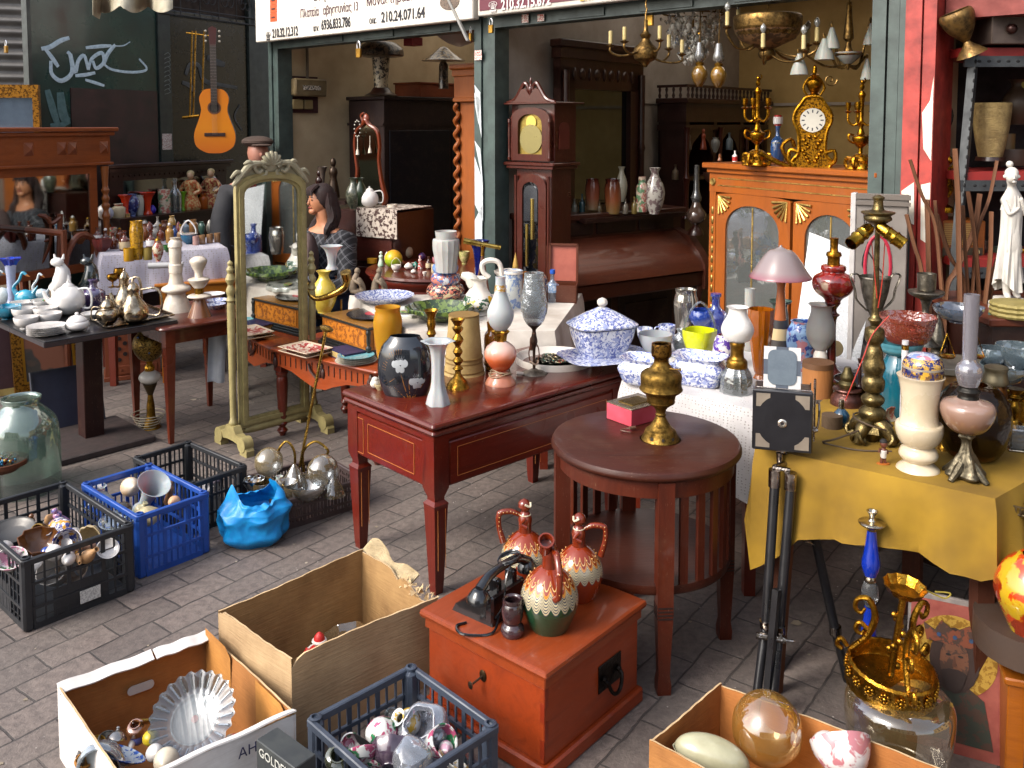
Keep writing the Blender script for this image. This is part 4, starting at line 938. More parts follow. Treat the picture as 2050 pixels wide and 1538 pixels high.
def f(m):m.tube([(x*s_,0,zz(y))for x,y in out],[.02,.022,.022,.018,.016,.016,.018,.02,.024,.02,.018,.016,.016,.018,.022,.022,.02],8,4,flat=.7);m.ball((0,0,zz(238)),(.03,.02,.04),10);m.tube([(-.03,0,zz(245)),(-.05,0,zz(232)),(-.02,0,zz(226))],.008,6,3)
part('frame',VM,f,t_)
part('mirror_glass',mt('#8a8772',.06,1.,b=0),lambda m:m.slab([(x*s_*.97,zz(y))for x,y in spline(out,3)],.004,.008),t_)
for dx in(-16,16):part('tassel',mt('#cfc6b4',.8),lambda m,dx=dx:(m.lathe([(.014,0),(.01,.03),(.004,.045),(.005,.055)],10,T(dx*s_,-.03,zz(310 if dx<0 else 306))),m.tube([(dx*s_,-.03,zz(296)),(dx*s_,-.028,zz(272))],.0025,6)),t_)
part('bead_string',mt('#b8b4a8',.3,.3),lambda m:[m.ball((-16*s_+.028*math.sin(k*.52),-.03,zz(258)+.06*math.cos(k*.52)),.006,6)for k in range(12)],t_)
t_=thing('drawer_chest','dark red chest of drawers with a speckled cloth over its top','chest of drawers',(v0.x-.1,v0.y-.2,0),ANG+A(10))
part('body',mt('#33140d',.4,k='wood',c2='#200b08',coat=.3),lambda m:m.box(-.1,.42,0,.45,0,VZ-.02,bev=.004),t_)
part('drawer_front',mt('#47190f',.4,k='wood',c2='#2a0e08',coat=.3),lambda m:[m.box(-.08,.4,-.012,0,z,z+.18,bev=.004)for z in(.08,.3,.52,.74)],t_)
cl=MB().sheet(lambda u,v:(.1+.36*u,-.03+.004*math.sin(20*u),VZ+.003-.2*v)if True else 0,12,8,.004);cl.sheet(lambda u,v:(.1+.36*u,-.03+.4*v,VZ+.003),8,8,.004)
c_=cl.build('cover_cloth',mt('#b0a497',.8,k='blot',c2='#3c2420',s=.9),None,(v0.x-.1,v0.y-.2,0),ANG+A(10));tag(c_,'speckled brown and white cloth over the drawer chest corner','cloth')
g=G(212,765);t_=thing('lattice_cabinet','small reddish cabinet with round fretwork doors and little drawers','cabinet',(g.x,g.y,0),A(25))
LC=mt('#8a4a30',.5,k='woodz',c2='#6a3420')
def f(m):m.box(0,.34,0,.22,0,.36);m.box(-.01,.35,-.012,.23,0,.03,bev=.003);m.box(-.01,.35,-.012,.23,.345,.37,bev=.003)
part('body',LC,f,t_)
part('fretwork',mt('#1c0f0c',.6),lambda m:[m.lathe([(0,0),(.014,0),(.014,.003),(0,.003)],10,T(x+.01,-.0005,.14+j*.036)@Rx(PI/2))for j in range(6)for x in[(.04+i*.036 if(i+j)%2 else-9)for i in range(8)]if x>0 and not.15<x<.19],t_)
for k in range(2):part('drawer',LC,lambda m,k=k:(m.box(.03+k*.16,.16+k*.16,-.008,0,.04,.1,bev=.003),m.ball((.095+k*.16,-.012,.07),.007,8)),t_)
def crate(name,label,corner,ang,w,l,h,mat,nx=9,ny=14,solid=.0,grip=True,slant=.0,pat=0):
 t=thing('plastic_crate',label,'crate',(corner[0],corner[1],0),A(ang),'plastic crates set out on the paving')
 th=.008
 def panel(m,L,n,M,gr):
  m.box(.03,L-.03,0,th*.7,0,.022,M);m.box(.0,L,-.004,th+.004,h-.022,h,M,bev=.003)
  m.box(.02,L-.02,-.002,th,h*.62,h*.62+.010,M);m.box(.02,L-.02,-.002,th,h*.28,h*.28+.010,M)
  for k in range(n+1):
   x=.03+(L-.06)*k/n;wd=.006 if k%3 else.014
   if gr and abs(x-L/2)<L*.17:m.box(x-wd/2,x+wd/2,.001,th*.7,.02,h*.62,M)
   else:m.box(x-wd/2,x+wd/2,.001,th*.7,.02,h-.02,M)
  if solid:m.box(L*.5-L*solid/2,L*.5+L*solid/2,.002,th*.6,.02,h*.45,M)
  if gr:m.tube([(L*.33,th/2,h*.64),(L*.33,th/2,h*.9),(L*.67,th/2,h*.9),(L*.67,th/2,h*.64)],.006,6,1,M)
  if pat:
   for z in(.15,.45,.75):m.box(.03,L-.03,.001,th*.5,h*z,h*z+.003,M)
 for L,n,M,g in((w,nx,Matrix(),grip),(w,nx,T(0,l-th,0),grip),(l,ny,T(th,0,0)@Rz(PI/2),False),(l,ny,T(w,0,0)@Rz(PI/2),False)):
  m=MB();panel(m,L,n,M,g);m.build('side_panel',mat,t)
 for x,y in((0,0),(w,0),(0,l),(w,l)):
  m=MB();sx_=1 if x==0 else-1;sy_=1 if y==0 else-1
  m.box(min(x,x+sx_*.03)-.003,max(x,x+sx_*.03)+.003,min(y,y+sy_*.03)-.003,max(y,y+sy_*.03)+.003,0,h-.004,bev=.008)
  m.lathe([(.014,h-.006),(.016,h+.004),(.010,h+.006),(.009,h-.004)],10,T(x+sx_*.014,y+sy_*.014,0))
  m.build('corner_post',mat,t)
 MB().box(.02,w-.02,.02,l-.02,.006,.014).build('base',mat,t)
 return t
BP=mt('#26282c',.42,c2='#17181b',b=.15);BLU=mt('#1f4a9a',.38,c2='#173a80',b=.1);GRC=mt('#3a4250',.42,c2='#2c333f',b=.1);BRC=mt('#4a3c3a',.45,c2='#382d2c')
crate('c','black plastic crate of mixed ceramics with a white paper tag',(-1.63,2.885),48,.375,.6,.25,BP,8,15,.5,False,pat=1)
m=MB().box(.18,.25,-.005,-.003,.03,.075).build('paper_tag',mt('#c4c2bc',.8,k='blot',c2='#9d9b97',s=4),[o for o in C.objects if o.name=='plastic_crate'][0])
crate('c','bright blue plastic crate holding white glass and figurines',(-1.395,3.24),49,.29,.47,.245,BLU,9,13,.0,True)
crate('c','black plastic crate behind the blue crate with glass odds in its corner',(-1.33,3.60),50,.27,.47,.22,BP,9,13,.0,False)
cc=G(555,1068);crate('c','low brown plastic crate full of clear glass lamp globes',(cc.x,cc.y),40,.42,.36,.13,BRC,22,16,.0,False)
cdr=G(812,1372,.22);crate('c','grey blue plastic crate packed with bagged glass and china',(-.29-.33*math.cos(A(44))+.35*math.cos(A(-43)),2.37-.33*math.sin(A(44))+.35*math.sin(A(-43)),0),44,.33,.35,.21,GRC,9,9,.0,False)
CB=mt('#ae936e',.85,k='card',c2='#947654');CBI=mt('#a07e50',.85,k='card',c2='#86633a');CW_=mt('#d8d5d2',.7,k='card',c2='#c2bdb8',b=.1)
def carton(label,pts,h,mat,imat,rim=None,wob=.006,tears=(),zb=0.,seed=2):
 "open carton from four top corners (world xy, counter-clockwise from the front)"
 o=Vector((pts[0][0],pts[0][1],0));t=thing('carton',label,'carton',o,0,'open cartons of bric-a-brac on the ground');rnd=random.Random(seed)
 L=[Vector((p[0],p[1],0))-o for p in pts];ctr=sum(L,Vector())/4
 for i in range(4):
  a,b=L[i],L[(i+1)%4];n=24;d=(b-a).normalized();nr=Vector((-d.y,d.x,0))
  if nr.dot(ctr-a)<0:nr=-nr
  ph=rnd.uniform(0,6)
  def top(u):return h+wob*math.sin(5*u+ph)+wob*.3*math.sin(37*u)+sum(dz*max(0,1-abs(u-u0)/w_)for s_,u0,w_,dz in tears if s_==i)
  def fn(u,v,off=0.):
   p=a+(b-a)*u+nr*(off-.010*math.sin(PI*u)*math.sin(PI*v)*math.sin(ph));return(p.x,p.y,zb+(top(u)-zb)*v)
  m=MB().sheet(lambda u,v:fn(u,v),n,6);m.build('wall',mat,t)
  m=MB().sheet(lambda u,v:fn(u,v,.005),n,6);m.build('wall_lining',imat,t)
  q=[fn(k/n,1)for k in range(n+1)];q2=[fn(k/n,1,.005)for k in range(n+1)];r0=rnd.random
  m=MB();m.add([(x,y,z+.0008*r0())for x,y,z in q]+[(x,y,z+.0008*r0())for x,y,z in q2],[(k,k+1,n+2+k,n+1+k)for k in range(n)]);m.build('torn_edge',mt('#c7ab84',.95,k='card',c2='#a88a62',b=.5),t)
 MB().prism([(p.x*.99+ctr.x*.01,p.y*.99+ctr.y*.01)for p in L],.004,.012).build('base',imat,t)
 return t,L,o
bt_,L_,o_=carton('big plain brown carton with a torn curling flap',[(-.593,2.31),(-.225,2.63),(-.505,2.925),(-.868,2.55)],.27,CB,CBI,wob=.004,tears=((1,.2,.25,-.05),(0,.0,.06,-.03),(3,.02,.05,-.02),(1,.5,.1,-.03)))
B_=Vector((-.505,2.925,0));R_=Vector((-.225,2.63,0))
def flap(u,v):
 p=B_+(R_-B_)*(u*.62)-o_;n_=Vector((.7,.7,0));bend=v*1.9
 r=.045+.012*math.sin(u*9)
 return(p.x+n_.x*r*math.sin(bend)*1.0,p.y+n_.y*r*math.sin(bend),.27-.02*u*2+.004*math.sin(u*20)+r*(1-math.cos(bend))*.35+.035*v*(1-v)*2)
MB().sheet(flap,20,8,.004).build('torn_flap',mt('#b8a582',.9,k='card',c2='#8f7b58',b=.6,s=2),bt_)
def shred(m):
 rnd=random.Random(4)
 for k in range(60):
  u=rnd.uniform(.5,.98);p=B_+(R_-B_)*u-o_;z=.235+rnd.uniform(-.01,.03);a=rnd.uniform(0,6);l=rnd.uniform(.01,.022)
  m.add([(p.x,p.y,z),(p.x+l*math.cos(a),p.y+l*math.sin(a),z+rnd.uniform(-.012,.02)),(p.x+l*math.cos(a+.6),p.y+l*math.sin(a+.6),z+rnd.uniform(-.005,.02))],[(0,1,2)])
m=MB();shred(m);m.build('torn_fibres',mt('#cdb48c',.9,k='card',c2='#a88a60'),bt_)
wt_,L_,o_=carton('white fruit carton with folded rim and an oval hand hole',[(-.87,1.93),(-.553,2.19),(-.90,2.55),(-1.217,2.296)],.20,CW_,mt('#a06a35',.8,k='card',c2='#8a5626',b=.15),wob=.003)
a_,b_,c_=Vector((-1.217,2.296,0))-o_,Vector((-.90,2.55,0))-o_,Vector((-.553,2.19,0))-o_
def rimband(m,p,q,w=.035,z=.205,cut=None):
 d=(q-p).normalized();n_=Vector((d.y,-d.x,0))
 def fn(u,v):x=p+(q-p)*u+n_*(w*v-.004);return(x.x,x.y,z+.002*math.sin(u*14)-.012*v)
 m.sheet(fn,16,3,.004)
m=MB();rimband(m,a_,a_+(b_-a_)*.60);rimband(m,a_+(b_-a_)*.615,b_);m.build('folded_rim',CW_,wt_)
m=MB();d_=Vector((-.87,1.93,0))-o_;rimband(m,c_,d_,w=.03);m.build('folded_rim',CW_,wt_)
dd=(b_-a_).normalized();mid=a_+(b_-a_)*.52;MM=T(mid.x,mid.y,.115)@Rz(math.atan2(dd.y,dd.x))
MB().slab([(.035*math.copysign(1,math.cos(PI*k/8+.01))*(.7)+.012*math.cos(PI*k/8),.013*math.sin(PI*k/8))for k in range(16)],-.0085,-.0065,MM).build('hand_hole',mt('#a9a7a6',.8),wt_)
def fl(m):
 p=b_+(c_-b_)*.35;q=b_+(c_-b_)*.02
 for u0,u1,hh in((.02,.33,.0),(.62,.95,-.02)):
  p,q=b_+(c_-b_)*u0,b_+(c_-b_)*u1;n_=Vector((-(c_-b_).y,(c_-b_).x,0)).normalized()*-.012
  m.add([(p.x+n_.x,p.y+n_.y,.05),(q.x+n_.x,q.y+n_.y,.05),(q.x+n_.x,q.y+n_.y,.20+hh),(q.x*.8+p.x*.2+n_.x,q.y*.8+p.y*.2+n_.y,.222+hh),(p.x+n_.x,p.y+n_.y,.225+hh)],[(0,1,2,3,4)])
m=MB();fl(m);m.build('inner_flap',mt('#b9803c',.8,k='card',c2='#9c662a',b=.15),wt_)
e_,L_,o_=carton('brown carton of glass globes beside the painted icon',[(.60,1.86),(1.02,1.98),(.56,2.31),(.335,2.085)],.2,mt('#a8723a',.8,k='card',c2='#8f5a28',b=.2),mt('#a86a30',.8,k='card',c2='#8f5424',b=.15),wob=.003)
t_=thing('covered_dish','pale green cream china lidded dish with wavy edges in the carton','dish',G(1425,1515,.15),A(-14),rot=(A(18),A(10),A(-14)));CGN=mt('#a8a58a',.18,c2='#8f8c70',coat=.5)
part('lid',CGN,lambda m:m.lathe([(.088,0),(.092,.006),(.08,.026),(.05,.042),(0,.048)],36,sy=.5,n=3),t_);part('dish',CGN,lambda m:m.lathe(inner([(.04,-.05),(.07,-.035),(.088,-.012),(.094,-.004)],.003),48,lobes=12,amp=.03,sy=.52),t_)
lt=random.Random(21);m=MB()
for k in range(150):
 x,y=lt.uniform(-2.2,1.4),lt.uniform(2.1,6.2);s=lt.uniform(.002,.007)*(1 if k%12 else 2.6);a=lt.uniform(0,6);m.add([(x+s*math.cos(a+q)*(1+.4*math.sin(q*3+k)),y+s*math.sin(a+q),.0015+.002*(q%2>1))for q in(0,1.3,2.7,4.1,5.2)],[(0,1,2,3,4)])
tag(m.build('litter',mt('#a39a8c',.8,c2='#6c5c44',s=.3),None),'small scraps of paper and grit scattered over the pavers','litter',kind='stuff')
def bag(u,v):
 a=2*PI*u;q=.125*(math.sin(PI*min(v*4.5+.3,1)*.5)**.5)*(1-.42*max(0,v-.62)/.38)
 k=1+.06*math.sin(5*a+3*v)+.04*math.sin(7*a-5*v+1)
 zz=.215*v**.8
 if v>.7:
  tw=max(0,math.cos(a-.3)**2)**2;zz+=(v-.7)*(.12*tw-.12*(1-tw));q*=1+(v-.7)*.8*(1-tw)
 from mathutils import noise as N_
 w=Vector((math.cos(a)*1.7,math.sin(a)*1.7,v*2.6));rg=(1-abs(N_.noise(w*.75))*2.6)*.8+(1-abs(N_.noise(w*1.7+Vector((5,2,1))))*2.2)*.2;k*=.95+.11*rg*min(1,v*5);zz+=.012*N_.noise(w*2.3)*v
 return(q*k*math.cos(a)*1.12,q*k*math.sin(a)*.85,zz)
g=G(497,1105);m=MB().sheet(bag,150,80,.001);m.add([(0,0,.002)]+[bag(i/24,.06)for i in range(24)],[(0,i+1,(i+1)%24+1)for i in range(24)])
bo=m.build('carrier_bag',mt('#1089c8',.42,c2='#0a74ba',b=.3,s=4),None,(g.x,g.y+.09,0),A(15),ang=70);tag(bo,'crumpled bright blue plastic carrier bag standing on the pavers','bag')
WG='#dfe8e4'
GL=mt(WG,.05,k='glass',b=.15);GLg=mt('#d4e2da',.04,.55,k='glass',b=.2,c2='#9db0a6',e=.12)
ware('glass_jar','huge clear glass demijohn jar with wide neck at the left edge','jar',50,1000,0,[('jar',GLg,[(1000,62),(985,66),(900,68),(850,64),(828,50),(812,34),(800,31),(795,36),(791,36)],True)],n=4)
a,s,r=ware('wooden_bowl','round wooden bowl heaped with costume jewellery before the glass jar','bowl',6,950,.14,[('bowl',mt('#5a3018',.5,k='wood',c2='#3c1d0e'),[(950,18),(940,30),(920,46),(912,47)],True)],n=3)
g=G(6,925,.16);t_=thing('jewellery','tangle of shiny bead necklaces in the wooden bowl','jewellery',(a.location.x,a.location.y,a.location.z+.05))
rnd=random.Random(3)
for nm,c in(('bead_chain','#a8843c'),('bead_chain','#8a8a92'),('bead_chain','#2c6a8c'),('bead_chain','#7a1a22')):
 m=MB();
 for k in range(26):q=rnd.uniform(0,.07);b2=rnd.uniform(0,6.3);m.ball((q*math.cos(b2),q*math.sin(b2),rnd.uniform(0,.02)),.0075,6)
 m.build(nm,mt(c,.2,.6,b=0),t_)
t_=thing('box','low wooden box under the jewellery bowl','box',(a.location.x-.14,a.location.y-.14,0),A(45));MB().box(0,.2,0,.2,0,.13,bev=.003).build('case',mt('#6b5a48',.6,k='wood',c2='#51412f'),t_);MB().box(-.004,.204,-.004,.204,.13,.138,bev=.002).build('lid',mt('#8c8478',.5,k='wood',c2='#6a6258'),t_)
def leaning(label,cat,px,py,Y,w,h,ang,tilt,fmat,pmat,fw=.05,name='framed_picture',inner_=None):
 g=G(px,py)if Y is None else Vector((P(px,py,Y).x,Y,0))
 t=thing(name,label,cat,(g.x,g.y,0),0,rot=(A(-tilt),0,A(ang)))
 m=MB();ringslab(m,[(0,0),(w,0),(w,h),(0,h)],[(fw,fw),(w-fw,fw),(w-fw,h-fw),(fw,h-fw)],-.015,.015);m.build('frame',fmat,t)
 if inner_:m=MB();ringslab(m,[(fw*.95,fw*.95),(w-fw*.95,fw*.95),(w-fw*.95,h-fw*.95),(fw*.95,h-fw*.95)],[(fw*1.3,fw*1.3),(w-fw*1.3,fw*1.3),(w-fw*1.3,h-fw*1.3),(fw*1.3,h-fw*1.3)],-.008,.008);m.build('inner_frame',inner_,t)
 MB().box(fw*.9,w-fw*.9,-.002,.004,fw*.9,h-fw*.9).build('picture',pmat,t);return t
GF=mt('#9a6a22',.4,.8,k='blot',c2='#54350f',s=1.6)
leaning('gilt framed dark painting of faded flowers under the black table','painting',30,792,None,.42,.5,40,12,GF,mt('#3b352e',.6,k='blot',c2='#4c3c30',s=.18,c3='#7a4a34'),.055,inner_=mt('#b8862c',.35,.9))
leaning('cream edged gilt picture frame at the left edge under the table','painting',-40,800,None,.26,.55,38,12,mt('#b09a5c',.5,c2='#8a7238'),mt('#3a1a1c',.6),.04)
leaning('dark blue panel leaning against the black table column','panel',72,880,None,.36,.36,42,14,mt('#22242e',.5,c2='#161822'),mt('#1c1e33',.5),.008,'painted_board')
leaning('small white framed mirror leaning beneath the side table','mirror',515,800,5.45,.40,.30,25,20,mt('#c2bca9',.5,c2='#a39c88'),mt('#3c464c',.06,.9,b=0),.045,'leaning_mirror')
a1_=P(600,935,3.95)
t_=thing('floor_lamp','thin slanting brass lamp stem with curled arms on the glass crate','lamp',(a1_.x,a1_.y,a1_.z))
q=P(653,660,3.9)-a1_
BR2=mt('#b89448',.25,1.,k='metal',c2='#8a6a28')
part('stem',BR2,lambda m:m.tube([(0,0,0),tuple(q)],.0065,8),t_)
part('cap',BR2,lambda m:m.lathe([(.01,-.01),(.03,0),(.032,.008),(.02,.014),(0,.014)],16,T(*q)@Ry(.3),sx=1),t_)
for s,xx in((-1,559),(1,655)):
 def f(m,s=s,xx=xx):
  p0,p1=P(590 if s<0 else 608,945,3.95)-a1_,P(xx,912,3.95)-a1_;hh=P(600,884,3.95).z-a1_.z
  m.tube([tuple(p0),(p0.x+s*.0,0,hh*.6),((p0.x+p1.x)/2,0,hh),(p1.x,0,hh*.7),tuple(p1)],.006,8,5)
 part('arm',BR2,f,t_)
GS=mt('#c7ccd0',.06,k='glass',c2='#b7a27c',b=.3,e=.12)
def gitems(rows,group):
 for nm,lab,cat,shp,cx,by,z,w,h,mat in rows:it(nm,lab,cat,shp,cx,by,z,w,h,mat,group)
it('lamp_globe','round silvery glass lamp globe standing highest beside the brass stem','lamp globe','ball',539,955,.14,56,56,mt('#d9dde0',.04,k='glass',c2='#a89468',b=.25,e=.25),'glass lamp globes')
it('lamp_globe','round clear glass globe under the curled brass arm','lamp globe','ball',647,975,.12,62,62,GS,'glass lamp globes')
gitems([('glass_lampshade','faceted clear glass shade between the two lamp globes','lampshade','bell',590,985,.11,60,46,GS),('glass_lampshade','ribbed amber glass shade at the edge of the low crate','lampshade','bowl',527,1000,.10,46,34,mt('#c0a878',.1,k='glass',c2='#8f7a50',e=.2)),('glass_lampshade','milky white glass shade lying in the low brown crate','lampshade','pear',560,990,.1,36,34,mt('#c9cbc8',.3,k='frost')),('glass_bowl','wide clear glass bowl lying in the low brown crate','bowl','bowl',612,1010,.08,90,40,GS),('glass_lampshade','clear bell glass shade near the card table leg','lampshade','bell',668,1000,.09,50,46,GS),('ornament','silvery mirrored glass dish at the corner of the low crate','dish','bowl',508,985,.13,44,24,mt('#b8bcc0',.08,1.,b=0)),('glass_lampshade','clear tulip glass shade near the blue bag','lampshade','flute',575,1020,.06,44,52,GS)],'glass shades in the low brown crate')
WP=mt('#d0ccc8',.2,coat=.5);COB=mt('#c9c7cc',.2,k='blot',c2='#1f2f78',s=1.2,c3='#b6842c',coat=.5);BRN=mt('#6b3f16',.3,c2='#4a290c',coat=.3)
R0=mt('#b08a62',.5,c2='#8a6642');FIG=mt('#c2b8ae',.35,k='blot',c2='#2a3a84',s=1.4,c3='#a8503a')
def heap(rows,zb,group=None):
 for k,(nm,lab,cat,shp,cx,cy,w,h,mat,rot)in enumerate(rows):
  g=G(cx,cy,zb);s=px2m(g.y,zb);hw=w/2*s;hm=h*s
  pr=spline([(r*hw,q*hm-hm/2)for q,r in SH[shp]],3)
  if shp in OPEN:pr=inner(pr,min(.003,hw*.15))
  o=MB().lathe(pr,22,lobes=(rot[3]if len(rot)>3 else 0),amp=.07 if len(rot)>3 else 0).build(nm,mat,None,tuple(g),0,rot=(A(rot[0]),A(rot[1]),A(rot[2])));tag(o,lab,cat,group)
heap([('figurine','blue and white china couple figurine lying at the top of the black crate','figurine','fig',125,1055,50,80,COB,(60,40,20)),('cup','small brass cup lying on its side in the black crate','cup','cup',85,1063,32,30,mt('#8a7040',.3,.9),(70,-30,0)),('figurine','brown glazed rooster ornament among the crate ceramics','figurine','fig',62,1048,24,44,BRN,(10,10,0)),('boat_ornament','brown ribbed sailing boat ornament in the black crate','ornament','bowl',78,1095,80,36,BRN,(10,15,0,9)),('mask','white china cat mask at the left of the black crate','mask','egg',8,1100,34,40,WP,(60,20,0)),('dish','white flower painted china dish in the black crate','dish','dish',22,1125,60,22,mt('#d6d3d0',.2,k='blot',c2='#c58aa0',c3='#4a7a4a',s=1.1),(20,10,0)),('comb','cream ribbed shell ornament in the black crate','ornament','bowl',182,1070,44,34,mt('#c9b894',.5,c2='#a8946a'),(80,50,0,12)),('figurine','cobalt blue glazed base with scrolled white edge','ornament','dish',140,1085,56,40,COB,(70,0,10)),('plate','dull grey metal plate at the back of the black crate','plate','dish',22,1068,90,14,mt('#5c5a58',.4,.6),(12,0,0)),('figurine','white china bird half sunk in the black crate','figurine','egg',107,1108,34,30,WP,(80,30,0)),('ball_ornament','small deep blue glass ball in the black crate','ball','ball',92,1105,20,20,mt('#1c3c8a',.12,coat=.6),(0,0,0)),('shoe_ornament','white pointed china shoe by the crate rim','ornament','egg',137,1120,26,46,WP,(70,60,0)),('pipe_ornament','tan pottery pipe shaped ornament by the crate rim','ornament','pear',180,1110,26,50,R0,(20,50,0)),('figurine','pink lustre figurine by the far corner of the black crate','figurine','fig',118,1035,30,44,mt('#a87a94',.3,k='blot',c2='#4a4a84',s=1.5),(20,-20,0)),('cup','white cup lying behind the blue figurine','cup','cup',150,1068,26,26,WP,(80,10,0)),('lid','white china lid with blue knob in the crate','lid','lid',60,1125,40,26,WP,(20,-20,0)),('figurine','flesh coloured china doll half hidden in the crate','figurine','fig',165,1095,24,50,mt('#b8907a',.4),(60,-60,0))],.2,'bric-a-brac heaped in the black crate')
heap([('filler_china','pale broken china packed low inside the black crate','china','dish',110+k*37,1150-k*14,60,40,mt(c,.3),(40+k*20,k*30,0))for k,c in enumerate(('#b8b4b0','#a89484','#b4b8c0'))],.1,'pale china low inside the black crate')
FR_=mt('#b9c2c6',.35,k='frost');it('vase','white milk glass vase with flared lip in the blue crate','vase','vase',197,1040,.09,60,62,mt('#cfcfd3',.25,k='frost'),None)
heap([('figurine','white china kitten figurine lying in the blue crate','figurine','egg',262,975,38,54,mt('#d2ccc4',.25,c2='#c49a60',coat=.4),(50,60,0)),('lampshade','large frosted glass cone shade in the blue crate','lampshade','flute',296,995,66,84,mt('#b4bcc0',.3,k='frost'),(20,30,0)),('glass_ball','dark silvered glass ball in the blue crate','ball','ball',247,1020,32,30,mt('#6a6058',.1,.8),(0,0,0)),('lampshade','cream ribbed glass lampshade in the blue crate','lampshade','egg',294,1032,54,36,mt('#b8ab88',.3,c2='#8f8260'),(10,0,0,14)),('statuette','two small golden putto statuettes in the blue crate corner','statuette','fig',340,985,24,50,mt('#b4855a',.4,c2='#8a5a34'),(10,10,0)),('plaque','oval flesh toned plaster plaque by the blue crate end','plaque','egg',348,1005,24,32,mt('#c49a78',.5),(70,0,0)),('plate','clear glass plate low in the blue crate','plate','dish',235,1045,70,12,GL,(10,0,0)),('wax_block','yellowish glass bottle neck beside the ribbed shade','bottle','bottle',285,1018,26,28,mt('#a8a284',.3),(0,30,0))],.2)
heap([('glass_cup','dark blue glass cup in the back black crate','cup','cup',388,985,22,20,mt('#182c78',.1,coat=.5),(70,0,0)),('glass_cup','grey glass tumbler in the back black crate','cup','cup',352,973,26,14,mt('#8a9094',.1),(80,0,0)),('handset','pale mauve plastic handle at the corner of the back crate','handle','bottle',436,958,16,30,mt('#8f8490',.35),(40,50,0)),('lid','white saucer in the back black crate','saucer','dish',405,978,26,9,WP,(20,30,0)),('lid','white cup leaning against the back crate wall','cup','cup',418,975,18,14,WP,(60,30,0))],.12)
g=G(640,1322,.08)
t_=thing('santa_figurine','little red robed bearded figurine with white trim in the big carton','figurine',g);RR=mt('#b01f1c',.5)
part('robe',RR,lambda m:m.lathe([(.05,-.05),(.045,0),(.035,.03),(.02,.045),(.0,.05)],16,n=2),t_);part('head',mt('#b8826a',.5),lambda m:m.ball((0,0,.055),.016,10),t_)
part('hat',RR,lambda m:m.lathe([(.018,.062),(.014,.078),(.004,.088),(0,.09)],12,n=2),t_);part('fur_trim',mt('#cfc8bf',.8),lambda m:(m.tube([(.018*math.cos(k*.42),.018*math.sin(k*.42),.062)for k in range(15)],.005,6,closed=True),m.tube([(.036*math.cos(k*.42),.036*math.sin(k*.42),.03)for k in range(15)],.006,6,closed=True)),t_)
part('arm',RR,lambda m:(m.tube([(.03,0,.035),(.045,-.02,.01)],.012,8),m.tube([(-.03,0,.035),(-.045,-.02,.01)],.012,8)),t_)
heap([('glass_bowl','clear fluted glass shell bowl in the big carton','bowl','bowl',694,1285,82,44,mt('#cfd0cf',.05,k='glass',c2='#a08a6c',e=.12,b=.6),(-50,0,20,16)),('plate','round blue plastic plate in the big carton','plate','dish',632,1340,60,10,mt('#2c4c9c',.35),(-20,0,0)),('tin_box','olive brown tin box in the big carton corner','tin','cyl',520,1300,44,46,mt('#6b5a30',.4,.4),(40,30,0,4))],.06)
t_=thing('glass_cake_plate','large clear glass plate with deeply fluted rim in the white carton','plate',G(392,1442,.16),0,rot=(A(38),A(-4),0))
GX=mt('#ccd2d4',.02,.35,k='glass',c2='#9aa0a4',b=.12,e=.07)
part('bowl',GX,lambda m:m.lathe([(.0,0),(.055,.0),(.06,.004),(.062,.012),(.058,.012),(.054,.006),(0,.006)],40),t_)
part('fluted_rim',GX,lambda m:m.lathe([(.06,.008),(.075,.012),(.092,.022),(.106,.03),(.108,.034),(.09,.028),(.074,.018),(.06,.014)],144,lobes=24,amp=.035),t_)
part('flute',mt('#d0d4d8',.1,.6,k='glass',c2='#b8bcc0',e=.1),lambda m:[m.tube([(.07*math.cos(A(15*k)),.07*math.sin(A(15*k)),.013),(.104*math.cos(A(15*k)),.104*math.sin(A(15*k)),.033)],.0035,6)for k in range(24)],t_)
part('centre_dot',mt('#8a2a1c',.3),lambda m:m.lathe([(0,.006),(.009,.006),(.009,.010),(0,.010)],14),t_)
heap([('lid','small silver teapot lid in the white carton','lid','lid',235,1468,40,24,mt('#a8a4a0',.2,.9),(-30,0,0)),('plate','blue rimmed patterned plate in the white carton','plate','dish',240,1515,100,14,mt('#a8b0b8',.25,k='blot',c2='#1f4c9a',s=1.2),(-25,20,0)),('ceramic_pipe','ribbed clear glass lampshade at the front of the white carton','lampshade','tall',205,1530,90,70,mt('#b0b8bc',.15,k='glass',c2='#9aa2a6',e=.3,b=.8),(70,40,0,20)),('ball','small crumpled yellow foil ball in the white carton','ball','ball',302,1477,32,28,mt('#b8a010',.4),(0,0,0)),('figurine','white china mouse figurine with blue eye in the white carton','figurine','egg',310,1508,34,46,WP,(50,40,0)),('figurine','cream and blue china duck figurine in the white carton','figurine','egg',332,1525,50,50,mt('#c9c0ae',.25,c2='#a89a80',coat=.4),(70,20,0)),('jar','peach glass jar in the white carton','jar','jar',272,1458,34,26,mt('#b88468',.15,k='glass',c2='#a8704c',e=.4),(20,0,0)),('tangle','thin brass hoop in the white carton','hoop','dish',290,1445,60,6,BR2,(-30,0,0)),('fabric_flower','small orange fabric flower at the side of the white carton','flower','bowl',165,1530,34,18,mt('#a8702c',.7),(0,20,0,5)),('comb','short black plastic comb in the white carton','comb','block',157,1510,6,46,BP,(60,40,0)),('book','red and white patterned book beside the glass plate','book','block',470,1490,36,40,mt('#b8aaa0',.5,k='blot',c2='#7a1c20',s=.8),(60,0,45,4))],.13,'oddments in the white carton')
FLW=mt('#cdcfcb',.18,k='blot',c2='#a04868',c3='#2c7048',s=1.1,coat=.6);PLB=mt('#c9ccd2',.12,k='glass',c2='#b0b4bc',e=.22,b=1.)
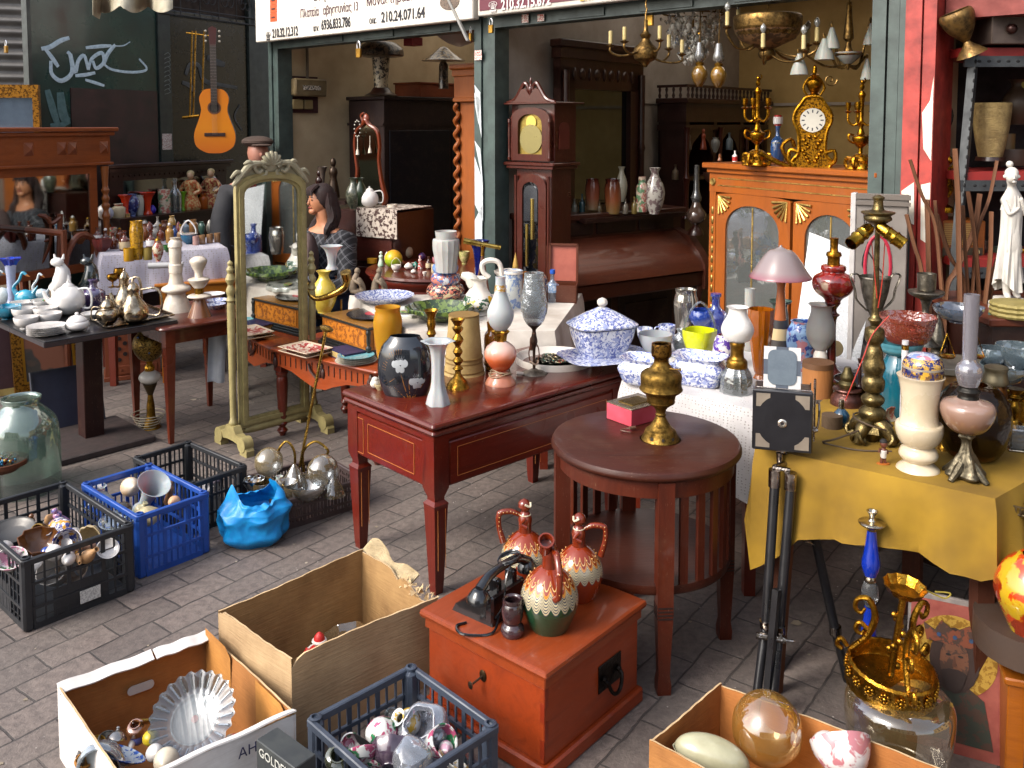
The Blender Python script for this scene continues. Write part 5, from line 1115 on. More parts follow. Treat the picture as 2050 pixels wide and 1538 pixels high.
heap([('sugar_bowl','flower painted china lidded bowl in the grey crate','bowl','egg',765,1465,66,56,FLW,(20,10,0)),('jug','white gold rimmed china jug wrapped in film','jug','vase',815,1445,54,60,mt('#c6cac6',.2,k='blot',c2='#b09038',s=.8,coat=.6),(30,-40,0)),('glass_bowl','dark swirled glass bowl in the grey crate','bowl','bowl',782,1512,80,44,mt('#5c4c58',.12,c2='#2a2030',coat=.8),(-60,0,0,14)),('wrapped_cup','china cup wrapped in clear film at the grey crate corner','cup','cup',875,1490,60,60,FLW,(30,40,0)),('plastic_bag','crumpled clear plastic bag in the grey crate','bag','jar',850,1462,100,76,PLB,(20,-30,30,5)),('plastic_bag','clear plastic bag around a pale bowl in the grey crate','bag','egg',830,1520,90,80,PLB,(10,60,0,7)),('glass_jar','olive glass jar by the left side of the grey crate','jar','jar',675,1520,50,44,mt('#8a8c74',.1,k='glass',c2='#7a7c60',e=.4),(30,10,0)),('plate','flower edged china plate leaning in the grey crate','plate','dish',722,1515,80,16,FLW,(-50,-20,0)),('saucer','gilt edged saucer by the right side of the grey crate','saucer','dish',905,1528,70,12,mt('#b8bab4',.2,k='blot',c2='#a88a40',s=1.,coat=.5),(-20,30,0)),('eyeglasses_case','black rimmed oval tray across the grey crate heap','tray','dish',730,1490,60,8,BLK,(-40,40,0)),('figurine','pink lustre china shoe in the grey crate','ornament','egg',893,1500,30,50,mt('#b08a9c',.25,k='blot',c2='#b8b8b8',s=1.5),(60,20,0))],.17,'wrapped china in the grey crate')
g=G(560,1530,.19);t_=thing('product_box','narrow dark box with silver lettering wedged beside the grey crate','box',(g.x,g.y,0),A(-40));MB().box(-.05,.10,-.03,.03,0,.245,bev=.002).build('case',mt('#25282b',.5,c2='#3a3d3c'),t_)
o=text('GOLDEN',.030,mt('#b8b8b0',.4),t_,'lettering',.0006);o.location=(.025,-.032,.222);o.rotation_euler=(PI/2,0,0)
o=text('ΑΗ C',.035,mt('#26284c',.6),wt_,'lettering',.0006);dq=d_-c_;nq=c_+dq*.28;o.location=(nq.x+.006,nq.y-.008,.165);o.rotation_euler=(PI/2,0,math.atan2(-dq.y,-dq.x))
t_=it('glass_globe','big clear amber tinted glass globe in the brown carton','glass globe','ball',1534,1535,.10,136,136,mt('#e0d2b4',.05,k='glass',c2='#c49448',b=.15,e=.14),None,n=4,seg=32)
it('glass_vase','large clear rounded square glass vase before the painted icon','vase','sqv',1795,1590,.0,208,178,mt('#d6d0c4',.05,k='glass',c2='#9a8258',b=.15,e=.1),None,n=4,seg=36)
heap([('china_bowl','broken edged white china bowl with floral rim in the carton','bowl','bowl',1690,1520,120,70,mt('#c6c2c0',.2,k='blot',c2='#a86a70',s=.5,coat=.5),(-50,0,0)),('china_ball','smooth white china knob behind the broken bowl','knob','ball',1655,1492,56,50,WP,(0,0,0))],.17)
BRS=mt('#a3782c',.28,1.,k='metal',c2='#5f4314',s=2);BRD=mt('#8a6c34',.5,1.,k='metal',c2='#403016',s=2);PEW=mt('#7d786e',.35,.9,k='metal',c2='#474239',s=2);SIL=mt('#c4bcab',.14,1.,k='metal',c2='#8a7a5c',s=1.5)
FRO=mt('#c9cbcc',.3,k='frost');CLR=mt('#dde2e2',.04,k='glass',c2='#9aa0a0',b=.4,e=.1);RIP=mt('#ccd2d4',.05,k='glass',c2='#a2a8aa',b=1.,e=.25,s=2.5)
AMB=mt('#b8741c',.08,k='glass',c2='#b06a10',b=.5,e=.45);TW=mt('#cfc8be',.25,coat=.4);BW=mt('#c9ccd4',.2,k='blot',c2='#59649c',c3='#8c96bc',s=1.9,coat=.5);STO=mt('#8a7a66',.7,c2='#6b5c4a')
def deco(root,name,mat,fn_r,sy,items,off=.0012):
 "flat painted marks lying on a turned body; items: polygons in local (x,z)"
 m=MB()
 for poly in items:
  vs=[]
  for x,z in poly:
   r=fn_r(z);yy=-sy*math.sqrt(max(r*r-x*x,1e-6))-off;vs.append((x,yy,z))
  cx_=sum(p[0]for p in poly)/len(poly);cz_=sum(p[1]for p in poly)/len(poly);r=fn_r(cz_)
  vs.append((cx_,-sy*math.sqrt(max(r*r-cx_*cx_,1e-6))-off*1.6,cz_));n=len(poly)
  m.add(vs,[(i,(i+1)%n,n)for i in range(n)])
 return m.build(name,mat,root)
def blob(cx,cz,rx,rz,a=0,n=9,k=0,kk=5):
 o=[]
 for i in range(n*2):t=PI*i/n;q=1+k*math.cos(kk*t);x,z=rx*q*math.cos(t),rz*q*math.sin(t);o.append((cx+x*math.cos(a)-z*math.sin(a),cz+x*math.sin(a)+z*math.cos(a)))
 return o
BV=mt('#14171d',.12,c2='#1d222a',coat=.8,b=0)
root,s,r=ware('iris_vase','black oval lustre vase painted with silver irises','vase',812,797,GTZ,[('body',BV,[(797,30),(792,40),(760,53),(725,55),(695,48),(678,34),(672,30),(668,31)],True,{'sy':.62,'seg':40})],tree=1)
bh=[(0,30*s)]+[(Zat(y,root.location.y)-GTZ,h*s)for y,h in((792,40),(760,53),(725,55),(695,48),(678,34))]
def rf(z,T_=bh):
 for(a,b),(c,d)in zip(T_,T_[1:]):
  if z<=c:return b+(d-b)*(z-a)/(c-a+1e-9)
 return T_[-1][1]
ps=lambda x,y:((x-812)*s,Zat(y,root.location.y)-GTZ)
SV=mt('#a9aeb2',.4,.3);GLD=mt('#a5713a',.35,.5)
it_=[]
for(fx,fy,q)in((805,722,1.),(838,757,.95)):
 X,Z=ps(fx,fy)
 for dx,dz,a,b in((-9,2,8,9),(9,3,8,9),(-3,-8,6,9),(4,-9,6,8),(0,5,7,6)):it_.append(blob(X+dx*s*q,Z+dz*s*q,a*s*q*.9,b*s*q*.9,.3*dx/9))
 for k in(-2,-1,0,1,2):it_.append([(X+k*2*s-.5*s,Z+9*s),(X+k*2*s+.5*s,Z+9*s),(X+k*5*s,Z+19*s)])
deco(root,'painted_iris',SV,rf,.62,it_)
it_=[]
for(x0,y0,x1,y1,w)in((820,788,806,735,3),(828,790,840,765,3),(832,788,858,750,2.6),(815,790,790,762,2),(824,790,822,748,2.6),(784,757,800,745,1),(846,715,852,702,2)):
 a,b=ps(x0,y0),ps(x1,y1)
 for k in range(5):u,v=k/5,(k+1)/5;it_.append([(a[0]+(b[0]-a[0])*u-w*s*(1-u)*.6,a[1]+(b[1]-a[1])*u),(a[0]+(b[0]-a[0])*u+w*s*(1-u)*.6,a[1]+(b[1]-a[1])*u),(a[0]+(b[0]-a[0])*v+w*s*(1-v)*.6,a[1]+(b[1]-a[1])*v),(a[0]+(b[0]-a[0])*v-w*s*(1-v)*.6,a[1]+(b[1]-a[1])*v)])
for k in range(24):
 a=A(88+k*7.8);c0_,c1_=(806+30*math.cos(a),738-36*math.sin(a)),(806+38*math.cos(a),738-46*math.sin(a));p,q=ps(*c0_),ps(*c1_);it_.append([(p[0],p[1]),(p[0]+.5*s,p[1]+.5*s),(q[0]+.5*s,q[1]+.5*s),(q[0],q[1])])
deco(root,'painted_stem',GLD,rf,.62,it_)
ware('bud_vase','slender frosted white glass vase with frilled lip','vase',877,816,GTZ,[('vase',mt('#c4c6c8',.3,k='frost'),[(816,24),(812,24),(795,20),(770,13),(730,12),(700,15),(684,24),(675,33)],True,{'lobes':6,'amp':.07})],n=4)
o,s,r=ware('candlestick','knopped brass candlestick on a square foot next to the frosted vase','candlestick',917,782,GTZ,[('stem',BRS,[(781,24),(776,24),(770,22),(762,17),(752,8),(742,6),(738,11),(731,5),(722,11),(714,5),(704,10),(694,5),(684,10),(678,11),(668,5),(662,9),(656,11),(652,7),(640,14),(637,14)],True)],n=3,tree=1)
m=MB();m.box(-.031,.031,-.031,.031,.004,.012,Rz(.5),bev=.002);[m.box(a*.024-.006,a*.024+.006,b*.024-.006,b*.024+.006,0,.005,Rz(.5))for a in(-1,1)for b in(-1,1)];m.build('square_foot',BRS,o)
ware('candlestick','brass candlestick with flared cup standing behind the iris vase','candlestick',864,735,GTZ,[('stem',BRS,[(733,22),(725,10),(700,6),(675,6),(668,10),(660,7),(650,9),(635,8),(622,14),(618,15)],True)])
PAR=mt('#a8905c',.7,c2='#8a7040',b=.3);PRM=mt('#7c5f2e',.6)
for k,(y0,y1,w0_,w1_,lb)in enumerate(((757,738,42,38,'parchment lampshade at the bottom of the nested stack'),(743,725,40,37,'middle parchment lampshade in the nested stack'),(730,646,38,30,'tall parchment lampshade on top of the nested stack'))):
 rt,s,r=ware('lampshade',lb,'lampshade',929,y0-k*0,GTZ if not k else GTZ+.001,[('shade',PAR,[(y0,w0_),(y1,w1_)],False,{'seg':40}),('rim',PRM,[(y1+1.5,w1_+.7),(y1-1.5,w1_+.7)]),('lower_rim',PRM,[(y0,w0_+.6),(y0-2,w0_+.6)])],group='nested parchment lampshades',n=1,Y=base(929,757,GTZ,42)[0].y)
 if k:rt.location.z=Zat(y0,rt.location.y)
PCH=mt('#b8684a',.3,k='smooth',st=[(0,'#b07a60'),(1,'#c0876a')]);ORP=mt('#c06a3c',.2,k='smooth',st=[(0,'#c4400c'),(.45,'#d0683a'),(.8,'#c9a496'),(1,'#c2a59c')],coat=.6)
rt,s,r=ware('boudoir_lamp','small table lamp of peach glass with white chimney and coiled cord','lamp',1002,776,GTZ,[('foot',mt('#b5765a',.3,c2='#a8664a',coat=.5),[(776,32),(770,32),(762,29),(750,20),(742,14)]),('gilt_foot_rim',BRS,[(776,33),(772,33)]),('reservoir',ORP,[(742,12),(735,20),(720,30),(708,33),(696,29),(688,20),(683,12)]),('burner',BRS,[(683,10),(678,11),(670,12),(664,16),(660,13)],False,{'lobes':6,'amp':.15}),('chimney',FRO,[(660,13),(650,21),(637,26),(622,26),(600,17),(585,12),(565,10),(552,10)],True),('gilt_flowers',mt('#b58a3c',.4,.6,k='blot',c2='#cfcac4',s=3),[(583,12.4),(570,10.6)])])
m=MB();[m.tube([((.048+.004*k)*math.cos(a*.5+k)*.8,(.048+.004*k)*math.sin(a*.5+k)*.8,.052-.004*k+.008*math.sin(a+k))for a in range(13)],.0022,6,2)for k in range(4)];m.build('cord',mt('#9a8468',.6),rt)
rt,s,r=ware('nouveau_lamp','art nouveau metal lamp with rippled glass tulip shade','lamp',1069,755,GTZ,[('base',mt('#857a6c',.4,.8,k='metal',c2='#4a4036'),[(755,28),(750,29),(745,22),(741,10),(738,5)],False,{'lobes':18,'amp':.03}),('stem',mt('#5a463a',.4,.8,k='metal',c2='#2c201a'),[(738,3),(700,3),(685,7),(672,5),(660,4),(652,12),(649,15)]),('shade',RIP,[(650,14),(640,20),(620,26),(595,25),(570,21),(548,19),(544,19)],True,{'lobes':10,'amp':.05,'twist':.5})])
m=MB();m.tube([(.022*math.cos(a*.52),0,.085+.048*math.sin(a*.52))for a in range(12)],.003,6,closed=True);m.tube([(-.012,0,.1),(-.01,0,.15),(.008,0,.165)],.007,8,3);m.ball((.0,0,.172),.010,8);m.build('dancing_figure',mt('#6b4a3a',.4,.7),rt)
m=MB();[m.tube([(.018*math.cos(a*.6+k),.018*math.sin(a*.6+k)-.01,.05+.006*math.sin(a*1.3+k*2))for a in range(11)],.0028,6,2)for k in range(4)];m.build('cord',mt('#a08a74',.6),rt)
a=G(1048,752,GTZ);o=MB().tube([(0,0,.008),(-.03,.0,.01)],[.007,.009],8).build('plug',mt('#b8aca0',.5),None,a);tag(o,'small cream electric plug beside the art nouveau lamp foot','plug')
rt,s,r=ware('plate','large white oval plate piled with dark jewellery','plate',1110,736,GTZ,[('plate',TW,[(736,45),(732,50),(722,68),(712,76),(708,77)],True,{'seg':44})],n=3)
t_=thing('jewellery','heap of dark bead necklaces and buckles on the white plate','jewellery',rt.location+Vector((0,0,.012)))
rnd=random.Random(11)
for k,c in enumerate(('#3c382c','#6b675c','#1c1c1c','#847a5c','#1c6a5a','#8c3a24')):
 m=MB()
 for j in range(55 if k<4 else 12):
  q=rnd.uniform(0,.075);b2=rnd.uniform(0,6.3);zz_=rnd.uniform(0,.016*(1-q/.085)+.003)
  if j%5==0:m.tube([(q*math.cos(b2)+.011*math.cos(w),q*math.sin(b2)+.011*math.sin(w),zz_+.004*math.sin(w))for w in range(6)],.0018,5,2,closed=False)
  else:m.ball((q*math.cos(b2)*1.1,q*math.sin(b2),zz_),rnd.uniform(.002,.005),6)
 m.build('bead_chain',mt(c,.25,.6 if k<4 else.1,b=0),t_)
it('jar','amber glass jar in a gilt stand behind the peach lamp','jar','jar',985,742,GTZ,32,95,AMB,parts=[('gilt_stand','dish',BRS,0,.14,1.1)])
it('ornament','small white dog figurine at the corner of the card table','figurine','egg',751,778,GTZ,20,22,TW,parts=[('head','ball',TW,.5,1.05,.7),('ear','egg',mt('#4a3a34',.5),.8,1.1,.2)])
it('ornament','small cream china stub beside the iris vase','ornament','dish',762,782,GTZ,26,12,mt('#b8aa84',.4))
rt,s,r=ware('oil_lamp','tall tarnished brass oil lamp body on the round oak table','lamp',1322,892,RZ,[('foot',BRD,[(892,41),(886,41),(880,39),(868,33),(860,30),(856,24),(842,14),(832,9)]),('stem',BRD,[(832,10),(829,11),(826,9),(818,12),(812,18),(806,27),(803,28)]),('reservoir',BRD,[(803,27),(788,31),(784,38),(779,43),(777,42),(768,40),(752,41),(744,36),(738,24),(728,16),(722,15)]),('burner_collar',mt('#6f4f1e',.4,.9,k='blot',c2='#3a260c',s=2),[(722,14),(714,16),(712,20),(696,20),(688,19),(685,16)],True)],seg=40)
deco(rt,'pierced_star',mt('#1c140a',.8),lambda z:39.4*s-(z/(12*s))*5*s if z>.004 else 41*s,1.,[blob(x*s,9*s,3*s,3*s,0,8,.5,6)for x in(-22,-1,20)],.001)
m=MB();pr=Zat(735,rt.location.y)-RZ;m.tube([(.02,-.02,pr),(.05,-.045,pr+.004)],.002,6);m.lathe([(.006,-.002),(.006,.002)],10,T(.052,-.047,pr+.004)@Ry(PI/2));m.build('wick_key',BRD,rt)
pb=G(1264,856,RZ);t_=thing('trinket_box','pink trinket box with embossed silver lid on the round table','box',pb,A(38))
part('case',mt('#a83440',.5,c2='#b8485a'),lambda m:m.box(0,.155,0,.12,0,.056,bev=.0015),t_)
part('lid',mt('#b8a88c',.25,.9,k='metal',c2='#6b5a40',s=5),lambda m:m.box(-.001,.156,-.001,.121,.056,.061,bev=.002),t_)
part('lid_panel',mt('#8a7038',.25,.9),lambda m:m.box(.03,.125,.026,.094,.061,.063,bev=.002),t_)
m=MB();g1=G(1262,868,RZ);m.tube([(0,0,.004),(-.02,.005,.006),(-.03,.018,.005),(-.012,.03,.006),(.01,.026,.01)],.0022,6,4);m.tube([(.0,.024,.01),(.02,.03,.01)],.006,8);o=m.build('cable',mt('#5a3c2c',.5),None,g1);tag(o,'brown flex with black plug end beside the brass oil lamp','cable')
CZ_=.31
def jug(label,cx,by,sc_,low,side,faces):
 ST=[(0,low),(.57,'#e0d0a0'),(.80,'#b5762c'),(.84,'#7a2a10'),(.89,'#c8a868'),(.905,'#78290e')]
 gl=mt(low,.12,k='zig',st=ST,coat=.45);RB=mt('#74280e',.18,c2='#5a1c08',coat=.45,b=.05)
 rt,s,r=ware('figure_jug',label,'jug',cx,by,CZ_,[('body',gl,[(by,30*sc_),(by-4*sc_,31*sc_),(by-30*sc_,45*sc_),(by-60*sc_,56*sc_),(by-85*sc_,57*sc_),(by-110*sc_,46*sc_),(by-128*sc_,28*sc_),(by-136*sc_,16*sc_)]),('neck',RB,[(by-134*sc_,16*sc_),(by-150*sc_,15*sc_),(by-165*sc_,17*sc_),(by-178*sc_,13*sc_),(by-184*sc_,8*sc_)])],group='slip decorated figure jugs')
 Z=lambda k:Zat(by-k*sc_,rt.location.y)-CZ_
 u=s*sc_
 if faces:
  m=MB();hy=Z(196);m.ball((0,0,hy),(13*u,13*u,15*u),12);m.ball((side*-11*u,-3*u,hy-2*u),(3*u,3*u,3*u),6);m.lathe([(15*u,0),(13*u,12*u),(4*u,18*u),(0,19*u)],14,T(side*2*u,2*u,hy-2*u),n=2)
  m.tube([(0,-14*u,Z(172)),(-10*u,-16*u,Z(160)),(4*u,-18*u,Z(152))],5*u,8,3);m.build('figure_head',RB,rt)
  m=MB();m.tube([(-13*u*side,-5*u,hy+12*u),(-12*u*side,-10*u,hy+2*u),(0,-13*u,hy+8*u)],2.5*u,6,3);m.tube([(13*u*math.cos(a),13*u*math.sin(a),Z(177))for a in[k*.52 for k in range(12)]],1.5*u,5,closed=True);m.build('white_trim',mt('#cfc4a8',.3,coat=.5),rt)
 else:
  m=MB();pr=inner([(14*u,0),(13*u,20*u),(14*u,34*u),(16*u,40*u)],3*u);m.lathe(pr,16,T(-8*u,-2*u,Z(170))@Rx(A(38)),n=1);m.build('spout',RB,rt)
 m=MB()
 if side:pts=[(side*14*u,0,Z(176)),(side*34*u,-2*u,Z(184)),(side*60*u,-4*u,Z(180)),(side*62*u,-4*u,Z(150)),(side*52*u,-2*u,Z(112))]
 else:pts=[(6*u,-12*u,Z(172)),(12*u,-38*u,Z(176)),(16*u,-62*u,Z(150)),(16*u,-60*u,Z(110)),(10*u,-50*u,Z(96))]
 m.tube(pts,[6*u,7*u,7*u,6.5*u,8*u],10,5);m.ball(pts[2],8*u,8);m.build('handle',RB,rt)
 m=MB()
 for p,q in zip(pts[:-1],pts[1:]):
  for k in range(3):a_=k/3;m.ball((p[0]+(q[0]-p[0])*a_,p[1]+(q[1]-p[1])*a_-6.3*u,p[2]+(q[2]-p[2])*a_+3*u),1.5*u,5)
 for k in range(16):a_=k*PI/8;m.ball((41*u*math.cos(a_),41*u*math.sin(a_),Z(117.5)),2*u,5)
 m.build('glaze_dot',mt('#d0a060',.2,coat=.5),rt);return rt
jug('brown glazed jug with blue necklaced bust and handle, behind the telephone',1051,1178,.84,'#7a2a12',-1,True)
jug('brown glazed jug with white banded female bust and raised handle, rearmost on the chest',1158,1206,.84,'#7d2c12',1,True)
jug('green bellied glazed jug with open round spout at the front of the chest',1100,1270,1.,'#1c3a26',0,False)
BK=mt('#0c0d10',.22,c2='#141519',coat=.6,b=.05)
tp=G(975,1252,CZ_);t_=thing('telephone','old black bakelite telephone seen from behind on the orange chest','telephone',tp,A(-38))
part('body',BK,lambda m:(m.add([(-.13,0,0),(.02,0,0),(.02,.15,0),(-.13,.15,0),(-.125,.01,.018),(-.0,.01,.085),(-.0,.14,.085),(-.125,.14,.018)],[(3,2,1,0),(4,5,6,7),(0,1,5,4),(1,2,6,5),(2,3,7,6),(3,0,4,7)]),m.box(-.01,.02,.0,.15,.0,.085,bev=.006)),t_)
part('cradle',BK,lambda m:(m.box(-.02,.015,.03,.05,.08,.12,bev=.004),m.box(-.02,.015,.10,.12,.08,.12,bev=.004)),t_)
part('handset',BK,lambda m:(m.tube([(-.0,-.03,.115),(.0,.02,.14),(.0,.13,.14),(.0,.18,.115)],[.016,.013,.013,.016],10,4),m.lathe([(.034,0),(.032,.012),(.02,.03),(.014,.035)],16,T(-.0,-.035,.085),n=2),m.lathe([(.03,0),(.028,.012),(.018,.03),(.014,.035)],16,T(-.0,.185,.085),n=2)),t_)
part('dial',mt('#8c8a84',.2,.8),lambda m:m.lathe([(0,0),(.042,0),(.040,.006),(.0,.008)],24,T(-.075,.075,.048)@Ry(A(-28))),t_)
part('cord',BK,lambda m:(m.tube([(.02,.03,.02),(.04,-.03,.004),(-.02,-.08,.004),(-.06,-.06,.004),(-.05,-.03,.004)],.0038,6,5),[m.tube([(-.0+.03*math.cos(a*.8+k),.1+.035*math.sin(a*.8+k),.155+.008*math.sin(a+k))for a in range(9)],.0028,6,3)for k in range(4)],m.tube([(.02,.1,.16),(.03,.05,.13),(.035,.03,.06),(.03,.0,.03)],.0028,6,4)),t_)
ware('pot','small dark brown glazed double bellied pot on the chest','pot',1026,1278,CZ_,[('pot',mt('#2a1a1a',.12,c2='#3c2a30',coat=.8),[(1278,15),(1272,19),(1262,24),(1252,22),(1246,17),(1238,20),(1222,22),(1210,20),(1203,16),(1198,19),(1195,20)],True)])
gf=Vector((-.735,4.52,DZ));t_=thing('gramophone','gramophone box with carved orange panels, black plinth and record','gramophone',gf,A(42))
CRV=mt('#b06a1a',.45,k='blot',c2='#7a4210',s=1.2);BE=mt('#191c1c',.4,c2='#0f1212')
GL_,GW=.46,.36
part('plinth',BE,lambda m:(m.box(-.02,GW+.02,-.02,GL_+.02,0,.018,bev=.003),m.box(-.01,GW+.01,-.01,GL_+.01,.018,.03,bev=.003),m.box(-.004,GW+.004,-.004,GL_+.004,.03,.042,bev=.003)),t_)
part('case',mt('#a5641c',.45,k='wood',c2='#7d4710'),lambda m:m.box(0,GW,0,GL_,.042,.15),t_)
part('carved_panel',CRV,lambda m:(m.box(-.004,0,.03,GL_-.03,.052,.14),m.box(.03,GW-.03,-.004,0,.052,.14)),t_)
part('top_edge',BE,lambda m:m.box(-.012,GW+.012,-.012,GL_+.012,.15,.16,bev=.003),t_)
part('lid',mt('#9a6a2c',.35,k='wood',c2='#7a4e18',coat=.3),lambda m:m.box(.0,GW,.0,GL_,.16,.164),t_)
part('corner_column',BE,lambda m:m.lathe([(.012,.042),(.016,.06),(.008,.07),(.012,.09),(.010,.12),(.014,.135),(.01,.15)],10,T(-.002,-.002,0),n=2),t_)
part('record',mt('#101014',.15,c2='#181820',b=.3),lambda m:m.lathe([(0,.176),(.15,.176),(.15,.179),(0,.179)],40,T(.18,.22,0)),t_)
part('record_label',mt('#a02c38',.4),lambda m:m.lathe([(0,.179),(.05,.179),(.05,.1805),(0,.1805)],24,T(.18,.22,0)),t_)
part('turntable',BRS,lambda m:m.lathe([(0,.164),(.03,.165),(.08,.176),(.0,.176)],24,T(.18,.22,0)),t_)
def f(m):
 p=lambda x,y,Y:(lambda q:(q.x,q.y,q.z))(Matrix.Rotation(-A(42),4,'Z')@(P(x,y,Y)-gf))
 m.tube([p(622,562,4.95),p(616,580,4.95),p(632,598,4.93),p(665,590,4.9),(p(690,575,4.9)),p(695,558,4.9)],[.010,.012,.014,.018,.02,.022],12,5)
 m.tube([p(695,560,4.9),p(692,545,4.88)],[.026,.03],14)
 m.tube([p(683,600,4.95),p(683,635,4.95)],.006,6)
part('tone_arm',mt('#b08c44',.2,1.,k='metal',c2='#6b4e1c'),f,t_)
def f(m):
 p=Matrix.Rotation(-A(42),4,'Z')@(P(623,558,4.95)-gf);m.lathe([(0,-.01),(.026,-.01),(.028,0),(.026,.01),(0,.012)],18,T(*p)@Rx(A(60)))
part('sound_box',mt('#a8a6a4',.15,1.),f,t_)
it('jar','honey yellow frosted glass jar beside the iris vase','jar','tall',777,722,DZ+.05,58,104,mt('#c08a28',.25,k='frost'),None)
o=[x for x in C.objects if x.get('label','').startswith('honey')][0];o['label']='honey yellow frosted glass jar behind the iris vase'
bk=G(628,722,DZ);t_=thing('book','thick book with dark blue cover and yellowed pages','book',G(690,726,DZ),A(128));part('cover',mt('#1c2350',.5,c2='#141a3c'),lambda m:(m.box(0,.19,-.13,0,.0,.004),m.box(0,.19,-.13,0,.034,.038),m.box(0,.004,-.13,0,0,.038)),t_);part('pages',mt('#b8a470',.8,c2='#9c8650'),lambda m:m.box(.004,.185,-.126,-.003,.004,.034),t_)
for k,(nm,c,w_)in enumerate((('lowest, widest white plate in the small stack on the side table','#c8c4bc',84),('second white plate in the small stack on the side table','#cbc7bf',78),('third white plate in the small stack on the side table','#c9c5bd',76),('turquoise centred plate on top of the small stack','#6aa0a8',74))):
 p,s=base(713,732,DZ,30);m=MB().lathe(inner(spline([(.55*w_/2*s,0),(.8*w_/2*s,.004),(w_/2*s,.011)],3),.002),30);o=m.build('plate',mt(c,.25,coat=.4),None,(p.x,p.y,DZ+.009*k));tag(o,nm,'plate','plates stacked on the side table')
RP=mt('#b8a898',.3,k='blot',c2='#8a2c2c',s=1.1,coat=.4)
for k in range(2):
 t_=thing('dish',('lower','upper')[k]+' red patterned square dish beside the blue book','dish',Vector(G(612,712,DZ))+Vector((0,0,.02*k)),A(50),'red patterned dishes')
 def sq(u,v):x,y=2*u-1,2*v-1;e=max(abs(x),abs(y));return(.085*x,.12*y,.004+.022*e**3)
 MB().sheet(sq,12,12,.003).build('dish',mt('#b8a48c',.4,coat=.3),t_);MB().sheet(lambda u,v:tuple(Vector(sq(.06+.88*u,.06+.88*v))+Vector((0,0,.0015))),12,12).build('pattern',RP,t_)
def fancy(name,label,cat,cx,by,z,segs,**k):return ware(name,label,cat,cx,by,z,segs,**k)
DAF=mt('#c8c4bc',.2,k='blot',c2='#2c4a34',c3='#c89a1c',s=.7,coat=.5)
rt,s,r=ware('pitcher','tall white porcelain pitcher with scrolled handle and yellow daffodils','jug',958,634,WTZ,[('foot',TW,[(634,18),(628,22),(622,16)]),('belly',DAF,[(622,16),(612,30),(600,31),(590,26)]),('neck',TW,[(590,26),(578,18),(562,16),(552,22)],True)])
u=s;Z=lambda y:Zat(y,rt.location.y)-WTZ
part('spout',TW,lambda m:m.tube([(-8*u,0,Z(570)),(-18*u,0,Z(556)),(-34*u,0,Z(551))],[14*u,12*u,6*u],12,3),rt)
part('handle',TW,lambda m:m.tube([(22*u,0,Z(556)),(10*u,0,Z(545)),(8*u,0,Z(528)),(24*u,0,Z(521)),(42*u,0,Z(528)),(46*u,0,Z(555)),(38*u,0,Z(585)),(27*u,0,Z(600))],[5*u,5*u,5*u,5.5*u,5*u,4.5*u,4*u,3*u],8,4),rt)
ENM=mt('#1a2030',.25,k='blot',c2='#c0705a',c3='#c8b890',s=1.4,coat=.5)
ware('bowl','dark enamelled bowl with salmon panels beneath a blue lidded pot','bowl',892,602,WTZ,[('foot',ENM,[(604,22),(600,30),(596,26)]),('bowl',ENM,[(597,26),(585,38),(575,36),(568,30)]),('upper_pot',mt('#3c5a8c',.25,k='blot',c2='#b8705c',c3='#c0c4c8',s=1.2,coat=.5),[(568,26),(560,30),(550,28),(546,22)]),('lid',mt('#7f9cc8',.3,k='blot',c2='#4c6ca8',s=1.5),[(546,22),(538,26),(530,24),(527,16),(520,14)]),('brass_collar',BRS,[(524,13),(517,15),(515,11)])])
ware('glass_lampshade','stacked milk white ribbed glass lampshades on the ornament table','lampshade',893,519,.865,[('lower_shade',mt('#c9c8c4',.3,k='frost'),[(519,20),(510,24),(500,26),(482,26),(478,24)],False,{'lobes':14,'amp':.03}),('upper_shade',mt('#c4c3c0',.3,k='frost'),[(478,20),(464,22),(461,22)],True)],Y=5.05)
GLF=mt('#2a3a24',.15,k='blot',c2='#5a6c34',s=.8,coat=.5)
ware('leaf_bowl','wide dark green cut glass bowl behind the gramophone','bowl',880,645,WTZ,[('bowl',GLF,[(645,18),(638,34),(625,55),(612,66),(606,68)],True,{'lobes':18,'amp':.03})])
o=ware('shell_dish','long silvery scalloped serving dish with wavy rim and green flowers','dish',815,636,WTZ,[('dish',mt('#a9aaa0',.15,.2,c2='#c8c8c0',coat=.6),[(636,36),(630,50),(622,62),(618,64)],True,{'lobes':9,'amp':.07,'sy':.75})],tree=1)[0]
part('painted_flowers',mt('#8a9a5c',.4,k='blot',c2='#3c6a2c',s=2,c3='#a83c50'),lambda m:m.lathe([(0,.012),(.05,.012),(.05,.015),(0,.015)],14,sy=.5),o)
it('dish','wide blue and white dish edge under the gramophone lid','dish','dish',770,612,WTZ,120,16,BW,tilt=(A(0),0,0))
it('jug','lemon yellow china jug behind the gramophone','jug','vase',650,668,DZ+.1,52,84,mt('#b8a030',.25,c2='#c8b450',coat=.5),Y=5.2)
it('lampshade','white pleated tulip glass shade on the dark base by the gramophone','lampshade','flute',665,585,.87,44,48,FRO,lobes=14,amp=.06,Y=5.1)
